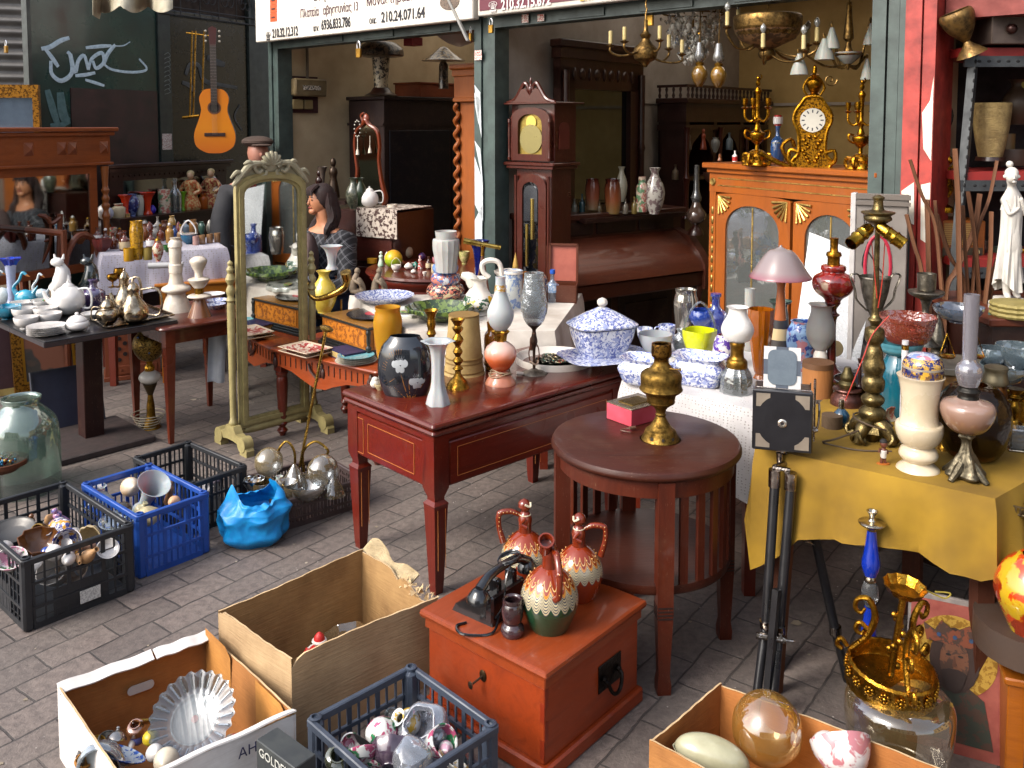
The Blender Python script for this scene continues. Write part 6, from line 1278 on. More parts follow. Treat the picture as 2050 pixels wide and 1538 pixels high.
for cx,lb in((716,'left sandstone figurine of a seated couple behind the record'),(760,'right sandstone figurine of an embracing couple behind the record')):
 p,s=base(cx,602,WTZ,12,5.3);t_=thing('stone_figurine',lb,'figurine',p,0,'sandstone couple figurines');m=MB();k=s
 m.lathe([(15*k,0),(15*k,4*k),(12*k,6*k)],12);m.tube([(-9*k,0,4*k),(-8*k,0,18*k),(-3*k,0,32*k),(0,0,40*k)],[8*k,7*k,6*k,4*k],10,3);m.tube([(10*k,0,4*k),(9*k,0,14*k),(2*k,0,26*k),(0,0,30*k)],[7*k,6*k,6*k,3*k],10,3);m.ball((0,0,43*k),(6*k,6*k,7*k),10);m.tube([(-8*k,-3*k,26*k),(4*k,-8*k,20*k),(10*k,-4*k,12*k)],3.5*k,8,3)
 m.build('couple',STO,t_)
p=P(958,560,4.9);t_=thing('telescope','small brass table telescope on a wooden tripod','telescope',(p.x,p.y,WTZ));q=lambda x,y:tuple(P(x,y,4.9)-Vector((p.x,p.y,WTZ)))
part('tube',mt('#b89a50',.2,1.,k='metal',c2='#8a6c2c'),lambda m:m.tube([q(928,482),q(962,489),q(963,489),q(998,495),q(1002,496)],[.017,.016,.013,.012,.015],14),t_)
part('mount',BRS,lambda m:m.lathe([(.012,0),(.009,.03),(.012,.05)],12,T(q(966,512)[0],0,q(966,512)[2])),t_)
for dx in(-18,2,16):part('leg',mt('#5a3018',.4),lambda m,dx=dx:m.tube([q(966,512),(q(966+dx,562)[0],.04*(dx==2),0.)],.008,6),t_)
it('jar','white apothecary jar with blue wreath beside the pitcher','jar','cyl',1027,620,WTZ,38,72,mt('#b8bcb8',.3,k='blot',c2='#6a80a8',s=.8,coat=.4),parts=[('rim','cyl',TW,.97,1.03,1.08)])
it('dish','white scalloped dish behind the pitcher','dish','bowl',1018,560,WTZ+.09,56,20,TW,lobes=8,amp=.05,Y=5.2)
it('jar','glossy amber glass jar between the jar and rippled lamp','jar','cyl',1052,615,WTZ,40,62,AMB)
it('pot','orange and gold lidded pot behind the white chimney','pot','jar',1040,580,WTZ,44,40,mt('#a8601c',.3,.3,c2='#7a420c'),Y=5.2)
it('teapot','blue white and copper round pot behind the rippled lamp','teapot','ball',1076,575,WTZ+.02,42,42,mt('#b8b0a8',.15,k='blot',c2='#2c3a84',c3='#a05a3c',s=1.,coat=.7),Y=5.2)
rt=it('water_bottle','clear plastic water bottle with blue cap and label','bottle','bottle',1106,607,WTZ,25,62,mt('#cfdbe4',.05,k='glass',c2='#aebccc',e=.14,b=.6),parts=[('label','cyl',mt('#7a9cc0',.4,k='blot',c2='#c8ccd4',s=2),.34,.56,1.03),('cap','cyl',mt('#1c50a8',.35),.93,1.05,.42)])
pbx=P(1098,590,5.1);t_=thing('wooden_case','open flat wooden case with red lined lid standing up','case',(pbx.x,pbx.y,WTZ),A(-8))
WCA=mt('#5a2c1a',.4,k='wood',c2='#3f1c0f',coat=.3)
part('case',WCA,lambda m:(m.box(0,.17,-.12,0,0,.008),m.box(0,.006,-.12,0,0,.10),m.box(.164,.17,-.12,0,0,.10),m.box(0,.17,-.006,0,0,.10),m.box(0,.17,-.12,-.114,0,.1)),t_)
part('lid',WCA,lambda m:(m.box(0,.17,.0,.01,.10,.32,Rx(A(-6))),m.box(0,.012,-.02,.0,.10,.32,Rx(A(-6))),m.box(.158,.17,-.02,.0,.10,.32,Rx(A(-6))),m.box(0,.17,-.02,.0,.308,.32,Rx(A(-6)))),t_)
part('lining',mt('#a05848',.5,c2='#8a4438'),lambda m:m.box(.012,.158,-.003,-.0005,.105,.308,Rx(A(-6))),t_)
it('keyed_tassel','gold cord tassel hanging from the longcase clock door','tassel','bell',1032,536,None,12,30,mt('#a8843c',.6),Y=5.3)
it('glass_vase','deep cobalt glass vase cluster behind the telescope','vase','flute',958,552,WTZ+.02,40,92,mt('#10185c',.08,c2='#0a0f3c',coat=.8),lobes=5,amp=.12,Y=5.4)
rows=[('bird_ornament','yellow canary ornament at the rim of the ornament table','ornament','egg',757,517,11,22,mt('#b08a2c',.4)),('honey_pot','round yellow green honey pot with orange flowers','pot','ball',788,537,36,36,mt('#a8a81c',.3,k='smooth',st=[(0,'#6a8c1c'),(.5,'#8fa01c'),(.6,'#c0a41c'),(1,'#c08a20')])),('snowman','tiny white and green snowman ornament','ornament','fig',763,534,16,30,mt('#c8ccc4',.3,c2='#6a9c7c')),('toy_block','yellow plastic lighter lying at the table edge','lighter','block',745,528,20,9,mt('#c8901c',.4)),('basket','small white wicker basket with tall handle','basket','cup',793,545,20,14,TW),('swan','white china swan ornament with raised neck','ornament','egg',818,540,18,14,TW),('shell_cluster','spiky cream coral cluster on the ornament table','ornament','ball',811,520,32,30,mt('#a89a84',.7,c2='#8a7a60',b=1.)),('figurine','tiny figure in a red coat with white trim','figurine','fig',841,540,12,28,mt('#a8201c',.4,k='blot',c2='#c8c0b8',s=2)),('bud_vase','thin white tulip bud vase standing tall','vase','flute',846,510,12,36,TW),('pedestal_cup','silver urn cup among the ornaments','urn','urn',866,505,17,26,mt('#a09a90',.3,.8)),('bell','blue and white figurine of a lady in a wide skirt','figurine','bell',878,560,24,46,BW),('bottle','little dark spirits bottle with cream label','bottle','bottle',858,540,12,26,mt('#3c2018',.2,k='bands',st=[(0,'#3c2018'),(.15,'#b8a888'),(.5,'#3c2018')],coat=.5)),('figurine','teal glass bird ornament near the red coated figure','ornament','egg',832,538,13,14,mt('#1c6a5c',.2)),('figurine','white rabbit ornament beside the canary','ornament','egg',775,528,12,24,TW),('figurine','dark purple glass ball ornament','ornament','ball',845,522,16,16,mt('#3c2450',.15)),('figurine','tiny white lamb ornament in the front row','ornament','egg',828,548,12,9,TW),('cup','small pink egg cup on the ornament table','cup','cup',872,530,13,15,mt('#a86a74',.4)),('fan','white fan shaped shell standing behind the coral','shell','bowl',828,500,34,24,mt('#b8b4ac',.5)),('figurine','grey blue glass star ornament on a stem','ornament','stick',812,492,16,20,mt('#4a6070',.3,.5)),('figurine','amber elephant ornament near the honey pot','ornament','egg',806,533,12,12,mt('#8a4a1c',.3)),('figurine','grey porcelain mouse in the back row','ornament','egg',855,498,14,18,mt('#8a8480',.4)),('thimble','white thimble at the rim of the ornament table','thimble','cup',850,553,9,9,TW),('card_stand','small cream tag standing by the brown bottle','tag','block',868,546,9,16,mt('#b8a884',.6)),('vase','mauve patterned bud vase at the back','vase','vase',905,520,20,40,mt('#6a5068',.3,k='blot',c2='#b0a0a0',s=2)),('ornament','gilt handled cup beside the milk glass shade','cup','cup',930,530,22,26,mt('#8a8c50',.3,k='blot',c2='#b8a878',s=2))]
for nm,lab,cat,shp,cx,by,w,h,mat in rows:
 pp=[('handle',TW,1,.2,.9,1.6),]if nm in('swan',)else([('hoop',TW,0,.9,2.,1)]if nm=='basket' else())
 it(nm,lab,cat,shp,cx,by,RT,w,h,mat,'small ornaments on the round table',parts=pp,seg=14,n=2)
o=thing('tureen','large blue and white transferware tureen with knobbed lid','tureen',base(1205,722,LZ,40)[0],A(20));s=px2m(o.location.y,LZ)
def sqr(m,pr,e=.5,M=None):
 def fn(u,v):
  k=v*(len(pr)-1);i=min(int(k),len(pr)-2);f=k-i;r=pr[i][0]+(pr[i+1][0]-pr[i][0])*f;z=pr[i][1]+(pr[i+1][1]-pr[i][1])*f;a=2*PI*u
  c,d=math.cos(a),math.sin(a);return(r*math.copysign(abs(c)**e,c)*1.12,r*math.copysign(abs(d)**e,d)*.85,z)
 return m.sheet(fn,40,len(pr)-1,0,M)
sq_=lambda pts:[(r*s,z*s)for r,z in spline(pts,3)]
part('body',BW,lambda m:sqr(m,sq_([(0,0),(38,0),(38,0),(40,6),(52,40),(55,58),(57,60),(50,60)])),o)
part('lid',BW,lambda m:sqr(m,sq_([(58,62),(60,66),(52,72),(30,86),(10,97),(8,99)])),o)
part('knob',TW,lambda m:m.lathe([(7*s,97*s),(6*s,100*s),(11*s,106*s),(9*s,114*s),(0,118*s)],8,n=2),o)
for q,z_,nm in((0,0,''),):
 o=thing('serving_plate','blue and white transferware plate under the tureen','plate',base(1215,730,LZ,60)[0]+Vector((0,0,.001)),A(20));s=px2m(o.location.y,LZ);part('plate',BW,lambda m:sqr(m,sq_([(0,-.5),(62,-.5),(78,3),(78,4.5),(0,1)])),o);o.location.z-=0
for cx,by,lb,w,h in((1290,775,'blue and white open sugar bowl in front of the octagonal glass',90,52),(1400,778,'square blue and white bowl nearest the brass oil lamp',100,58)):
 o=thing('china_bowl',lb,'bowl',base(cx,by,LZ,w*.35)[0],A(-30),'blue and white china bowls');s=px2m(o.location.y,LZ);hw=w/2
 part('bowl',BW,lambda m:sqr(m,sq_([(0,0),(hw*.7,0),(hw*.9,h*.3),(hw,h*.6),(hw*.8,h*.85),(hw*.95,h),(hw*.9,h),(hw*.7,h*.82),(0,h*.3)])),o)
 if cx<1300:part('handle',BW,lambda m:m.tube([(hw*s*.9,0,h*s*.7),(hw*s*1.4,0,h*s*.9),(hw*s*1.3,0,h*s*.3),(hw*s*.9,0,h*s*.3)],3*s,7,3),o)
rows=[('cup','blue rimmed china cup just right of the tureen','cup','cup',1291,690,LZ,32,32,BW),('cup','blue rimmed china cup with handle by the silvered vase','cup','cup',1335,690,LZ,34,38,BW),('glass_bowl','octagonal pale pressed glass bowl','bowl','bowl',1312,716,LZ,68,46,mt('#b4b8bc',.15,k='frost')),('flask','small etched clear glass flask near the yellow basket','flask','vase',1362,708,LZ,32,48,RIP),('silvered_vase','silvered mercury glass vase at the back of the lace table','vase','tall',1372,668,LZ,48,86,mt('#a8a49c',.1,.9,c2='#c8c4bc',s=.6)),('decanter','clear and cobalt glass decanter with handle','decanter','bottle',1432,690,LZ,52,98,mt('#9aa8c8',.05,k='glass',c2='#1c3c9c',e=.35,b=.8)),('candle_glass','tall white candle in an etched glass','candle','cyl',1499,705,LZ,20,120,mt('#b8b4ae',.25,k='frost')),('glass_goblet','cobalt and clear glass goblet behind the yellow basket','goblet','goblet',1405,690,LZ,52,66,mt('#8494bc',.06,k='glass',c2='#2c50b0',e=.35,b=.8))]
for r_ in rows:it(*r_,parts=([('handle',BW,-1,.3,.85,1.5)]if 'with handle by' in r_[1]else()))
rt=it('glass_basket','acid yellow glass basket with frilled rim and high clear handle','basket','bowl',1400,724,LZ,66,62,mt('#a8b010',.12,c2='#c0c41c',coat=.7),None,parts=[('hoop',CLR,0,.7,1.9,1,.07)],lobes=4,amp=.08)
part('handle_knob',CLR,lambda m:m.ball((-.05,0,.045),.006,8),rt)
ware('goblet','white enamelled goblet with purple grapes and red flowers','goblet',1447,740,LZ,[('foot',mt('#1c2c7c',.15,coat=.6),[(740,14),(735,10),(728,16)]),('cup',mt('#c8c4c4',.2,k='blot',c2='#4a2c84',c3='#a82434',s=.8,coat=.6),[(728,18),(722,20),(700,21),(680,17),(668,12)],True),('gilt_band',BRS,[(728,19),(724,20.5)])])
rt,s,r=ware('oil_lamp','pressed glass oil lamp with bulbous white milk glass shade','lamp',1474,794,LZ,[('font',mt('#c0c4c4',.05,k='glass',c2='#8a9090',b=1.,e=.2),[(794,30),(790,32),(770,31),(752,29),(742,24),(735,20)],False,{'lobes':16,'amp':.06}),('fuel',mt('#7a7a68',.1,k='thick'),[(788,24),(760,23)]),('collar',mt('#9a7430',.35,1.,k='metal',c2='#6a4c1c'),[(735,21),(722,20),(715,14),(700,13),(690,15),(684,14)]),('shade',mt('#cfccc8',.25,c2='#c4c0bc',coat=.3),[(684,16),(678,26),(662,32),(648,29),(632,20),(620,18),(610,22)],True)],n=4)
part('twine',mt('#b0a488',.8),lambda m:[m.tube([(.036*math.cos(a*.7+k),.036*math.sin(a*.7+k),.07+.008*k+.004*math.sin(a+k))for a in range(10)],.0016,5,2)for k in range(4)],rt)
ware('amber_vase','tall ribbed amber pressed glass vase','vase',1521,762,LZ,[('vase',mt('#b8641a',.05,k='glass',c2='#a85c0c',b=.6,e=.5),[(762,14),(756,13),(748,9),(740,12),(700,18),(650,24),(620,25),(618,25)],True,{'lobes':16,'amp':.05})])
LHV=mt('#b8a884',.5,k='bands',b=.1,st=[(0,'#3a3430'),(.12,'#b8a47c'),(.34,'#3a3634'),(.46,'#b4a078'),(.62,'#2c2a2c'),(.84,'#22302c'),(.9,'#2a3c34')])
ware('striped_vase','black and cream banded stoneware vase with flat dark rim','vase',1559,738,LZ,[('body',LHV,[(738,23),(735,23),(640,17),(612,14),(606,20),(602,23),(598,22)],True)])
ware('delft_vase','light blue vase with cobalt scrolls and pink flowers','vase',1604,745,LZ,[('vase',mt('#7fa0c4',.3,k='blot',c2='#24408c',c3='#b87c84',s=1.,coat=.5),[(745,18),(740,20),(700,29),(670,30),(658,27),(650,22),(643,21),(638,23)],True)])
OCM=mt('#a8602c',.4,k='wood',c2='#8a4a1c')
sp0=P(1600,700,3.95);SHM=mt('#cfd1d3',.25,.35,c2='#b8babc',s=3,b=.6)
t_=thing('plastic_sheet','curved translucent silvery plastic sheet leaning on the orange cabinet','sheet',(sp0.x-.03,sp0.y-.02,.45),A(-42))
MB().sheet(lambda u,v:(-.06+.34*u+.05*v,.06*math.cos(u*2.8)+.10*v,.76*v-.08*u*v),14,20,.002).build('sheet',SHM,t_)
gb=P(1706,720,3.75);t_=thing('graffiti_board','tall grey board with white edge painted with red rings and black marks','board',(gb.x,gb.y,.0),A(-28))
zt=Zat(388,3.75);part('board',mt('#77706a',.6,c2='#5f5954',s=.6),lambda m:m.box(0,.20,.0,.05,.3,zt,bev=.003),t_);part('white_edge',mt('#b8b4b2',.5,c2='#9c9894'),lambda m:m.box(-.022,0,-.005,.055,.3,zt+.003,bev=.003),t_)
part('top_molding',mt('#5f5750',.5),lambda m:(m.box(.0,.21,-.008,.0,zt-.02,zt),m.box(0,.21,-.012,0,zt-.045,zt-.03)),t_)
part('red_ring',mt('#a01c34',.5),lambda m:(m.tube([(.09+.05*math.cos(k*.35),-.001,zt-.30+.13*math.sin(k*.35))for k in range(18)],.007,6,closed=True),m.tube([(.0,-.001,zt-.75),(.04,-.001,zt-.85),(.13,-.001,zt-.76),(.14,-.001,zt-.55)],.008,6,4)),t_)
part('black_mark',mt('#18161a',.5),lambda m:(m.tube([(.05,-.001,zt-.24),(.13,-.001,zt-.36)],.003,6),m.tube([(.05,-.001,zt-.2),(.03,-.001,zt-.3),(.08,-.001,zt-.4)],.0025,6,3),[m.tube([(.03+.018*k,-.001,zt-.08),(.036+.018*k,-.001,zt-.14),(.046+.018*k,-.001,zt-.1)],.0022,5)for k in range(3)],m.prism([(.05+.025*(1 if k%2 else.45)*math.sin(k*PI/5),.025*(1 if k%2 else.45)*math.cos(k*PI/5))for k in range(10)],-.001,.002,T(0,0,zt-.62)@Rx(PI/2))),t_)
RLM=mt('#4a1512',.25,k='wood',c2='#2e0a08',coat=.6)
ware('oil_lamp','tall red glass oil lamp body with brass burner on turned stem','lamp',1663,762,LZ,[('foot',RLM,[(762,34),(756,34),(748,26),(738,12),(725,8)]),('stem',RLM,[(725,9),(680,8),(640,8),(630,14),(626,9),(618,8),(606,16)]),('reservoir',mt('#5c120e',.08,k='blot',c2='#7a1a14',c3='#a8907c',s=.35,coat=1.),[(606,14),(598,18),(585,34),(570,40),(555,37),(545,22),(540,24),(532,23),(530,16)]),('burner',mt('#9a6a20',.3,1.,k='metal',c2='#5c3c10'),[(530,12),(515,12),(512,15),(505,13),(503,8),(480,8),(477,9)])],Y=3.5,n=3)
rt=ware('glass_lampshade','pinkish grey bell shaped glass lampshade','lampshade',1562,556,None,[('shade',mt('#8a6c74',.25,k='smooth',st=[(0,'#7c4450'),(.25,'#7c6c6c'),(1,'#787070')],coat=.3),[(556,61),(553,60),(542,52),(520,38),(503,24),(499,12),(495,4),(491,2)])],Y=3.35,n=4)
ware('lamp_shade_holder','peach glass lamp stem beneath the pink lampshade','lamp',1562,640,None,[('stem',mt('#a05a34',.2,coat=.6),[(640,12),(600,9),(575,8),(556,13)]),],Y=3.4)
ware('hurricane_lamp','white frosted glass vase shaped lamp on china foot','lamp',1641,760,LZ,[('foot',TW,[(760,20),(750,18),(735,12),(715,14),(700,10)]),('shade',mt('#a8a4a0',.3,k='frost'),[(700,12),(690,20),(672,28),(650,27),(630,21),(615,20),(604,26)],True),('teal_ribbon',mt('#1c7a78',.5),[(732,14),(724,15)])])
t_,s,r=ware('fondue_burner','round cream candle disc with white arm standing on edge','ornament',1672,740,LZ,[('disc',mt('#b8a478',.3,c2='#a08a5c',coat=.3),[(740,16),(700,16)])],tree=1)
for c_ in list(t_.children):bpy.data.objects.remove(c_)
t_['label']='round cream enamel disc on a bent white arm';p=P(1672,698,t_.location.y)-t_.location;part('disc',mt('#b8a478',.3,c2='#a08a5c',coat=.3),lambda m:m.lathe([(0,-.004),(.030,-.003),(.034,0),(.030,.004),(.0,.002)],24,T(*p)@Rx(A(80)),n=1),t_);part('arm',TW,lambda m:m.tube([tuple(p),(p.x-.02,0,p.z-.04),(p.x+.01,-.0,p.z-.08),(p.x+.03,0,.0)],.006,8,4),t_)
ware('wooden_canister','plain pale wooden cylinder canister behind the box camera','canister',1636,800,YZ,[('body',mt('#a06a3c',.5,k='woodz',c2='#8a5830'),[(800,30),(735,30)]),('rim',mt('#5a3c24',.5),[(735,30.5),(724,30.5)])],n=1)
ANT=mt('#7a6a44',.35,.9,k='metal',c2='#42361e',s=2)
rt,s,r=ware('table_lamp','tall bronze two bulb table lamp with spiral stem and scrolled foot','lamp',1744,912,YZ,[('stem',ANT,[(872,10),(862,22),(852,24),(842,18),(836,24),(822,26),(812,15),(806,20),(796,22),(786,12),(780,20),(762,22),(752,17),(735,22),(718,18),(702,16),(690,12),(680,18),(660,18),(652,8),(640,14),(632,8),(600,6),(470,5),(452,6)]),('finial',ANT,[(452,8),(440,26),(432,24),(428,30),(424,31),(420,12),(402,9),(396,12),(390,3)])],n=3,tree=1,Y=2.72)
rt.location.z=YZ;root=rt
for c_ in root.children:c_.location.z=Zat(905,root.location.y)-YZ
def f(m):
 for k in range(4):
  M_=Rz(k*PI/2+.6);m.tube([(.0,0,.075),(.02,0,.06),(.045,0,.05),(.065,0,.03),(.075,0,.008)],[.02,.022,.022,.016,.010],10,4,M_)
  m.tube([(.06,.0,.045),(.08,.012,.03),(.07,.02,.012),(.055,.012,.02)],.006,7,4,M_);m.tube([(.06,-.0,.045),(.08,-.012,.03),(.07,-.02,.012),(.055,-.012,.02)],.006,7,4,M_)
 m.lathe([(.02,.03),(.05,.035),(.045,.05),(.03,.06),(.03,.075)],20,lobes=8,amp=.08)
part('foot',ANT,f,root)
for c_ in root.children:
 if c_.name.startswith(('stem','finial')):c_.location.z=0
BRN_=mt('#b08a30',.15,1.,k='metal',c2='#7a5a18')
for s_,(x0,y0,x1,y1)in((-1,(1742,455,1703,489)),(1,(1757,452,1810,490))):
 a=P(x0,y0,2.7)-root.location;b=P(x1,y1,2.66)-root.location;d=b-a;q=d.to_track_quat('Z','Y').to_matrix().to_4x4();L_=d.length
 MB().lathe(inner([(.014,0),(.019,.01),(.020,L_*.35),(.022,L_*.38),(.0195,L_*.42),(.0195,L_*.6),(.023,L_*.65),(.020,L_*.72),(.020,L_)],.002),20,T(*a)@q).build('bulb_socket',BRN_,root)
part('red_wire',mt('#a82c1c',.5),lambda m:(m.tube([(.03,-.03,.40),(-.02,-.03,.34),(-.05,-.04,.27),(-.10,-.04,.14)],.0018,6,5),m.tube([(-.02,-.008,.62),(-.012,-.01,.55),(.0,-.01,.45)],.0016,5,4),m.tube([(.02,-.008,.62),(.014,-.01,.5),(.004,-.01,.42)],.0016,5,4)),root)
part('flex',mt('#4a3a28',.6),lambda m:(m.tube([(.06*math.cos(a*.5),-.01+.05*math.sin(a*.5),.05+.03*math.sin(a*.3))for a in range(14)],.003,6,3),m.tube([(-.06,-.05,.05),(-.14,-.07,.03),(-.16,-.03,.005),(-.08,-.09,.004),(.02,-.10,.004)],.003,6,4)),root)
ware('marble_urn','cream marble vase lamp base with waisted foot','urn',1837,953,YZ,[('urn',mt('#b0a085',.28,c2='#c8bca4',s=.5,coat=.5,b=.05),[(953,41),(946,42),(936,40),(926,28),(922,26),(916,34),(908,37),(898,33),(892,27),(884,36),(865,44),(848,44),(842,36),(800,35),(765,40),(752,45)])],n=4,seg=44)
up=[o for o in C.objects if o.name=='marble_urn'][0].location;zu=Zat(758,up.y)
ware('porcelain_box','round cobalt and gilt porcelain box balanced on the marble urn','box',1847,762,zu,[('base',mt('#6a4a20',.15,k='blot',c2='#141a4c',c3='#b88c30',s=2.2,coat=.8),[(762,30),(755,38),(742,39),(736,38)]),('gilt_rim',mt('#b8ac98',.2,.5),[(736,39),(732,39)]),('lid',mt('#1a1f54',.15,k='blot',c2='#b89040',s=2.2,coat=.8),[(732,38),(724,37),(714,30)]),('lid_top',mt('#a8b0c0',.15,k='blot',c2='#6c7cac',c3='#a8707c',s=1.,coat=.8),[(714,30),(709,22),(706,0.1)])],Y=up.y+.0)
rt,s,r=ware('paraffin_lamp','antique paraffin lamp with cloudy glass font and tall chimney','lamp',1932,965,YZ,[('foot',mt('#6a6250',.4,.8,k='metal',c2='#3c3628',s=2),[(958,22),(948,34),(938,28),(915,18),(905,12),(890,8),(880,9),(874,14),(868,12)],False,{'lobes':4,'amp':.22}),('font',mt('#7a5a4c',.12,k='smooth',st=[(0,'#5c4030'),(.4,'#7c5c48'),(1,'#8a7268')],coat=.6),[(868,18),(858,34),(840,46),(820,51),(806,46),(800,28),(797,20)]),('burner',mt('#3c3a36',.4,.8,k='metal',c2='#1c1b19'),[(797,20),(790,18),(782,22),(776,17),(770,18),(766,16)]),('wick_tube',mt('#2c2a28',.5),[(766,11),(745,11)]),('chimney',mt('#c0bec4',.06,k='glass',c2='#a8a4ac',e=.22,b=.3),[(772,18),(760,22),(745,25),(732,22),(722,14),(700,13.5),(600,14.5),(588,14.5)],True)],n=4)
part('leaf_foot',mt('#6a6250',.4,.8,k='metal',c2='#3c3628',s=2),lambda m:[m.tube([(.02,0,.045),(.035,0,.03),(.05,0,.016),(.066,0,.004)],[.012,.012,.010,.007],8,4,Rz(k*PI/2+.5))for k in range(4)],rt)
ware('globe_vase','large dark amber relief glass globe vase behind the paraffin lamp','vase',1945,925,YZ,[('vase',mt('#5c3c14',.12,k='thick',c2='#3c2408',b=1.,s=.6),[(925,30),(905,50),(870,66),(830,70),(800,62),(775,44),(762,26)],True)],seg=40)
ware('blue_vase','tall teal blue glass vase with silver flower marks','vase',1795,905,YZ,[('foot',mt('#2a6a7c',.15,coat=.7),[(905,30),(898,31),(892,20)]),('body',mt('#135c6c',.12,c2='#0c4454',coat=1.),[(892,22),(850,28),(800,34),(760,37),(735,34),(715,26),(708,24)]),('neck',mt('#4a8490',.2,c2='#3a6c78',coat=.6),[(708,30),(700,40),(690,42),(684,44),(680,43)],True)],Y=2.95)
bv=[o for o in C.objects if o.name=='blue_vase'][0].location
ware('carnival_bowl','pink and orange textured pressed glass bowl on the teal vase','bowl',1815,682,Zat(684,bv.y),[('bowl',mt('#b07c74',.08,k='glass',c2='#a8503c',b=1.,e=.3,s=2),[(682,36),(675,42),(655,50),(632,55),(628,55)],True,{'lobes':10,'amp':.03})],Y=bv.y)
rt,s,r=ware('loving_cup','dull pewter two handled trophy cup','trophy cup',1750,640,None,[('cup',PEW,[(625,6),(610,18),(580,26),(555,29),(551,30)],True)],Y=3.2,tree=1)
for k in(-1,1):part('handle',PEW,lambda m,k=k:m.tube([(k*27*s,0,78*s),(k*36*s,0,92*s),(k*50*s,0,88*s),(k*40*s,0,60*s),(k*36*s,0,40*s),(k*15*s,0,18*s)],3.2*s,6,3,flat=.6),rt)
ware('pewter_candlestick','large pewter pillar candlestick with wide drip pan','candlestick',1851,690,None,[('foot',PEW,[(690,26),(684,20),(668,8),(660,7)]),('stem',PEW,[(660,8),(650,14),(636,14),(625,6),(610,8),(600,12)]),('drip_pan',PEW,[(600,10),(592,28),(586,34),(583,34)]),('cup',mt('#8f897c',.3,.9,k='metal',c2='#5c564a'),[(582,14),(578,17),(550,18),(546,18)],True)],Y=3.15)
dsk=thing('work_box','grey topped wooden sewing box with carved front','box',P(1760+70,760,3.05).xy.to_3d()+Vector((0,0,YZ)),A(-12));
part('case',mt('#7c5a2c',.5,k='blot',c2='#5c4020',s=1.2),lambda m:m.box(0,.28,0,.2,0,.12,bev=.003),dsk);part('lid',mt('#6c665a',.5,c2='#545046'),lambda m:m.box(-.01,.29,-.012,.21,.12,.145,bev=.004),dsk)
dz=YZ+.145
it('glass_ashtray','clear cut glass bowl on top of the sewing box','bowl','bowl',1918,645,None,96,32,mt('#b0b8c4',.05,k='glass',c2='#8490a0',b=1.,e=.2),Y=3.15,lobes=24,amp=.03)
rt=it('pewter_teapot','dented pewter coffee pot with spire lid beside the chimney','coffee pot','vase',1905,800,YZ,64,90,PEW,parts=[('lid','lid',PEW,1.,1.9,.5),('spout',PEW,-1,.4,1.1,1.4)]);rt.location.y+=.12
it('pewter_pot','lidded pewter pot with broad cap behind the porcelain box','pot','urn',1872,760,YZ,66,70,PEW,parts=[('lid','lid',PEW,1.,1.35,.95)],Y=2.8)
ware('miners_lamp','small copper miners lamp with dangling hook','lamp',1990,850,YZ,[('tank',mt('#7a4c24',.4,.8,k='metal',c2='#4a2c14'),[(850,24),(790,22),(770,18)]),('cap',mt('#6c6450',.4,.8),[(770,20),(765,24),(745,20),(735,22),(732,10)])],Y=2.8)
t_=thing('balance_scale','little brass balance scale pans on chains by the glass chimney','scale',P(1925,740,2.75),0);q=lambda x,y:tuple(P(x,y,2.75)-t_.location)
for x0,x1 in((1880,1912),(1940,1970)):
 c=(x0+x1)/2;part('pan',BRN_,lambda m:m.lathe([(0,-.004),(.02,0),(.024,.006),(.018,.002),(0,0)],16,T(*q(c,716))),t_);part('chain',BRN_,lambda m:(m.tube([q(x0,714),q(c,668)],.0016,5),m.tube([q(x1,714),q(c,668)],.0016,5)),t_)
it('brass_pan','deep polished brass pan at the right edge of the ochre table','pan','cyl',2040,800,YZ,88,40,mt('#a88434',.2,1.,k='metal',c2='#6a4c18'),Y=2.95)
it('brass_stand','fat brass stem stand under the brass pan','stand','stick',2030,880,YZ,70,100,mt('#7c5c20',.25,1.,k='metal',c2='#42300c'),Y=2.75)
for k,(cx,cy,w,h,lb)in enumerate(((2010,770,90,40,'cloudy cut glass dish piled on the brass pan'),(2035,745,80,50,'faceted clear glass bowl topmost at the right edge'),(1985,765,60,60,'tall thin clear glass piece in front of the cut glass bowls'))):
 it('cut_glass',lb,'glass bowl','bowl' if k<2 else 'goblet',cx,cy,Zat(cy,2.95),w,h,mt('#98a4ac',.06,k='glass',c2='#788890',b=1.,e=.3),'cut glass bowls',Y=2.95+.03*k)
t_=thing('glass_cruet','clear glass cruet set in silver wire frame on the ochre cloth','cruet',G(2022,905,YZ),A(-20));part('bottle',mt('#a8acae',.05,k='glass',c2='#8a9094',e=.3,b=.6),lambda m:(m.box(0,.05,0,.05,.008,.07,bev=.004)),t_);part('frame',SIL,lambda m:(m.box(-.005,.075,-.005,.06,0,.008,bev=.002),[m.tube([(.06,.0+k*.05,.0),(.066,k*.05,.05),(.06,k*.05,.065)],.004,7,3)for k in(0,1)]),t_)
rt,s,r=ware('perfume_bottle','small dark blue glass perfume bottle with silver cap','bottle',1688,860,YZ,[('bottle',mt('#0e3a52',.06,c2='#0a2c40',coat=1.),[(860,14),(855,16),(835,16),(826,10),(822,6)]),('cap',SIL,[(822,6),(806,5),(804,4)])]);rt.location.y+=.02
ware('burner_lamp','old copper oil burner with pierced collar and dark tray','burner',1695,818,YZ,[('tank',mt('#5c3830',.3,.6,k='metal',c2='#3a2420'),[(818,28),(812,32),(795,30),(785,22),(780,28),(777,27)]),('gallery',mt('#5c5234',.4,.8,k='metal',c2='#3c341c'),[(777,14),(768,17),(762,12),(755,14),(745,9),(735,6)])])
it('tray','black enamel tray edge lying behind the copper burner','tray','dish',1725,790,YZ+.03,110,22,BK)
fg=G(1768,930,YZ);t_=thing('basketball_figurine','tiny figurine in white sports vest on an orange base','figurine',fg);u=px2m(fg.y,YZ)
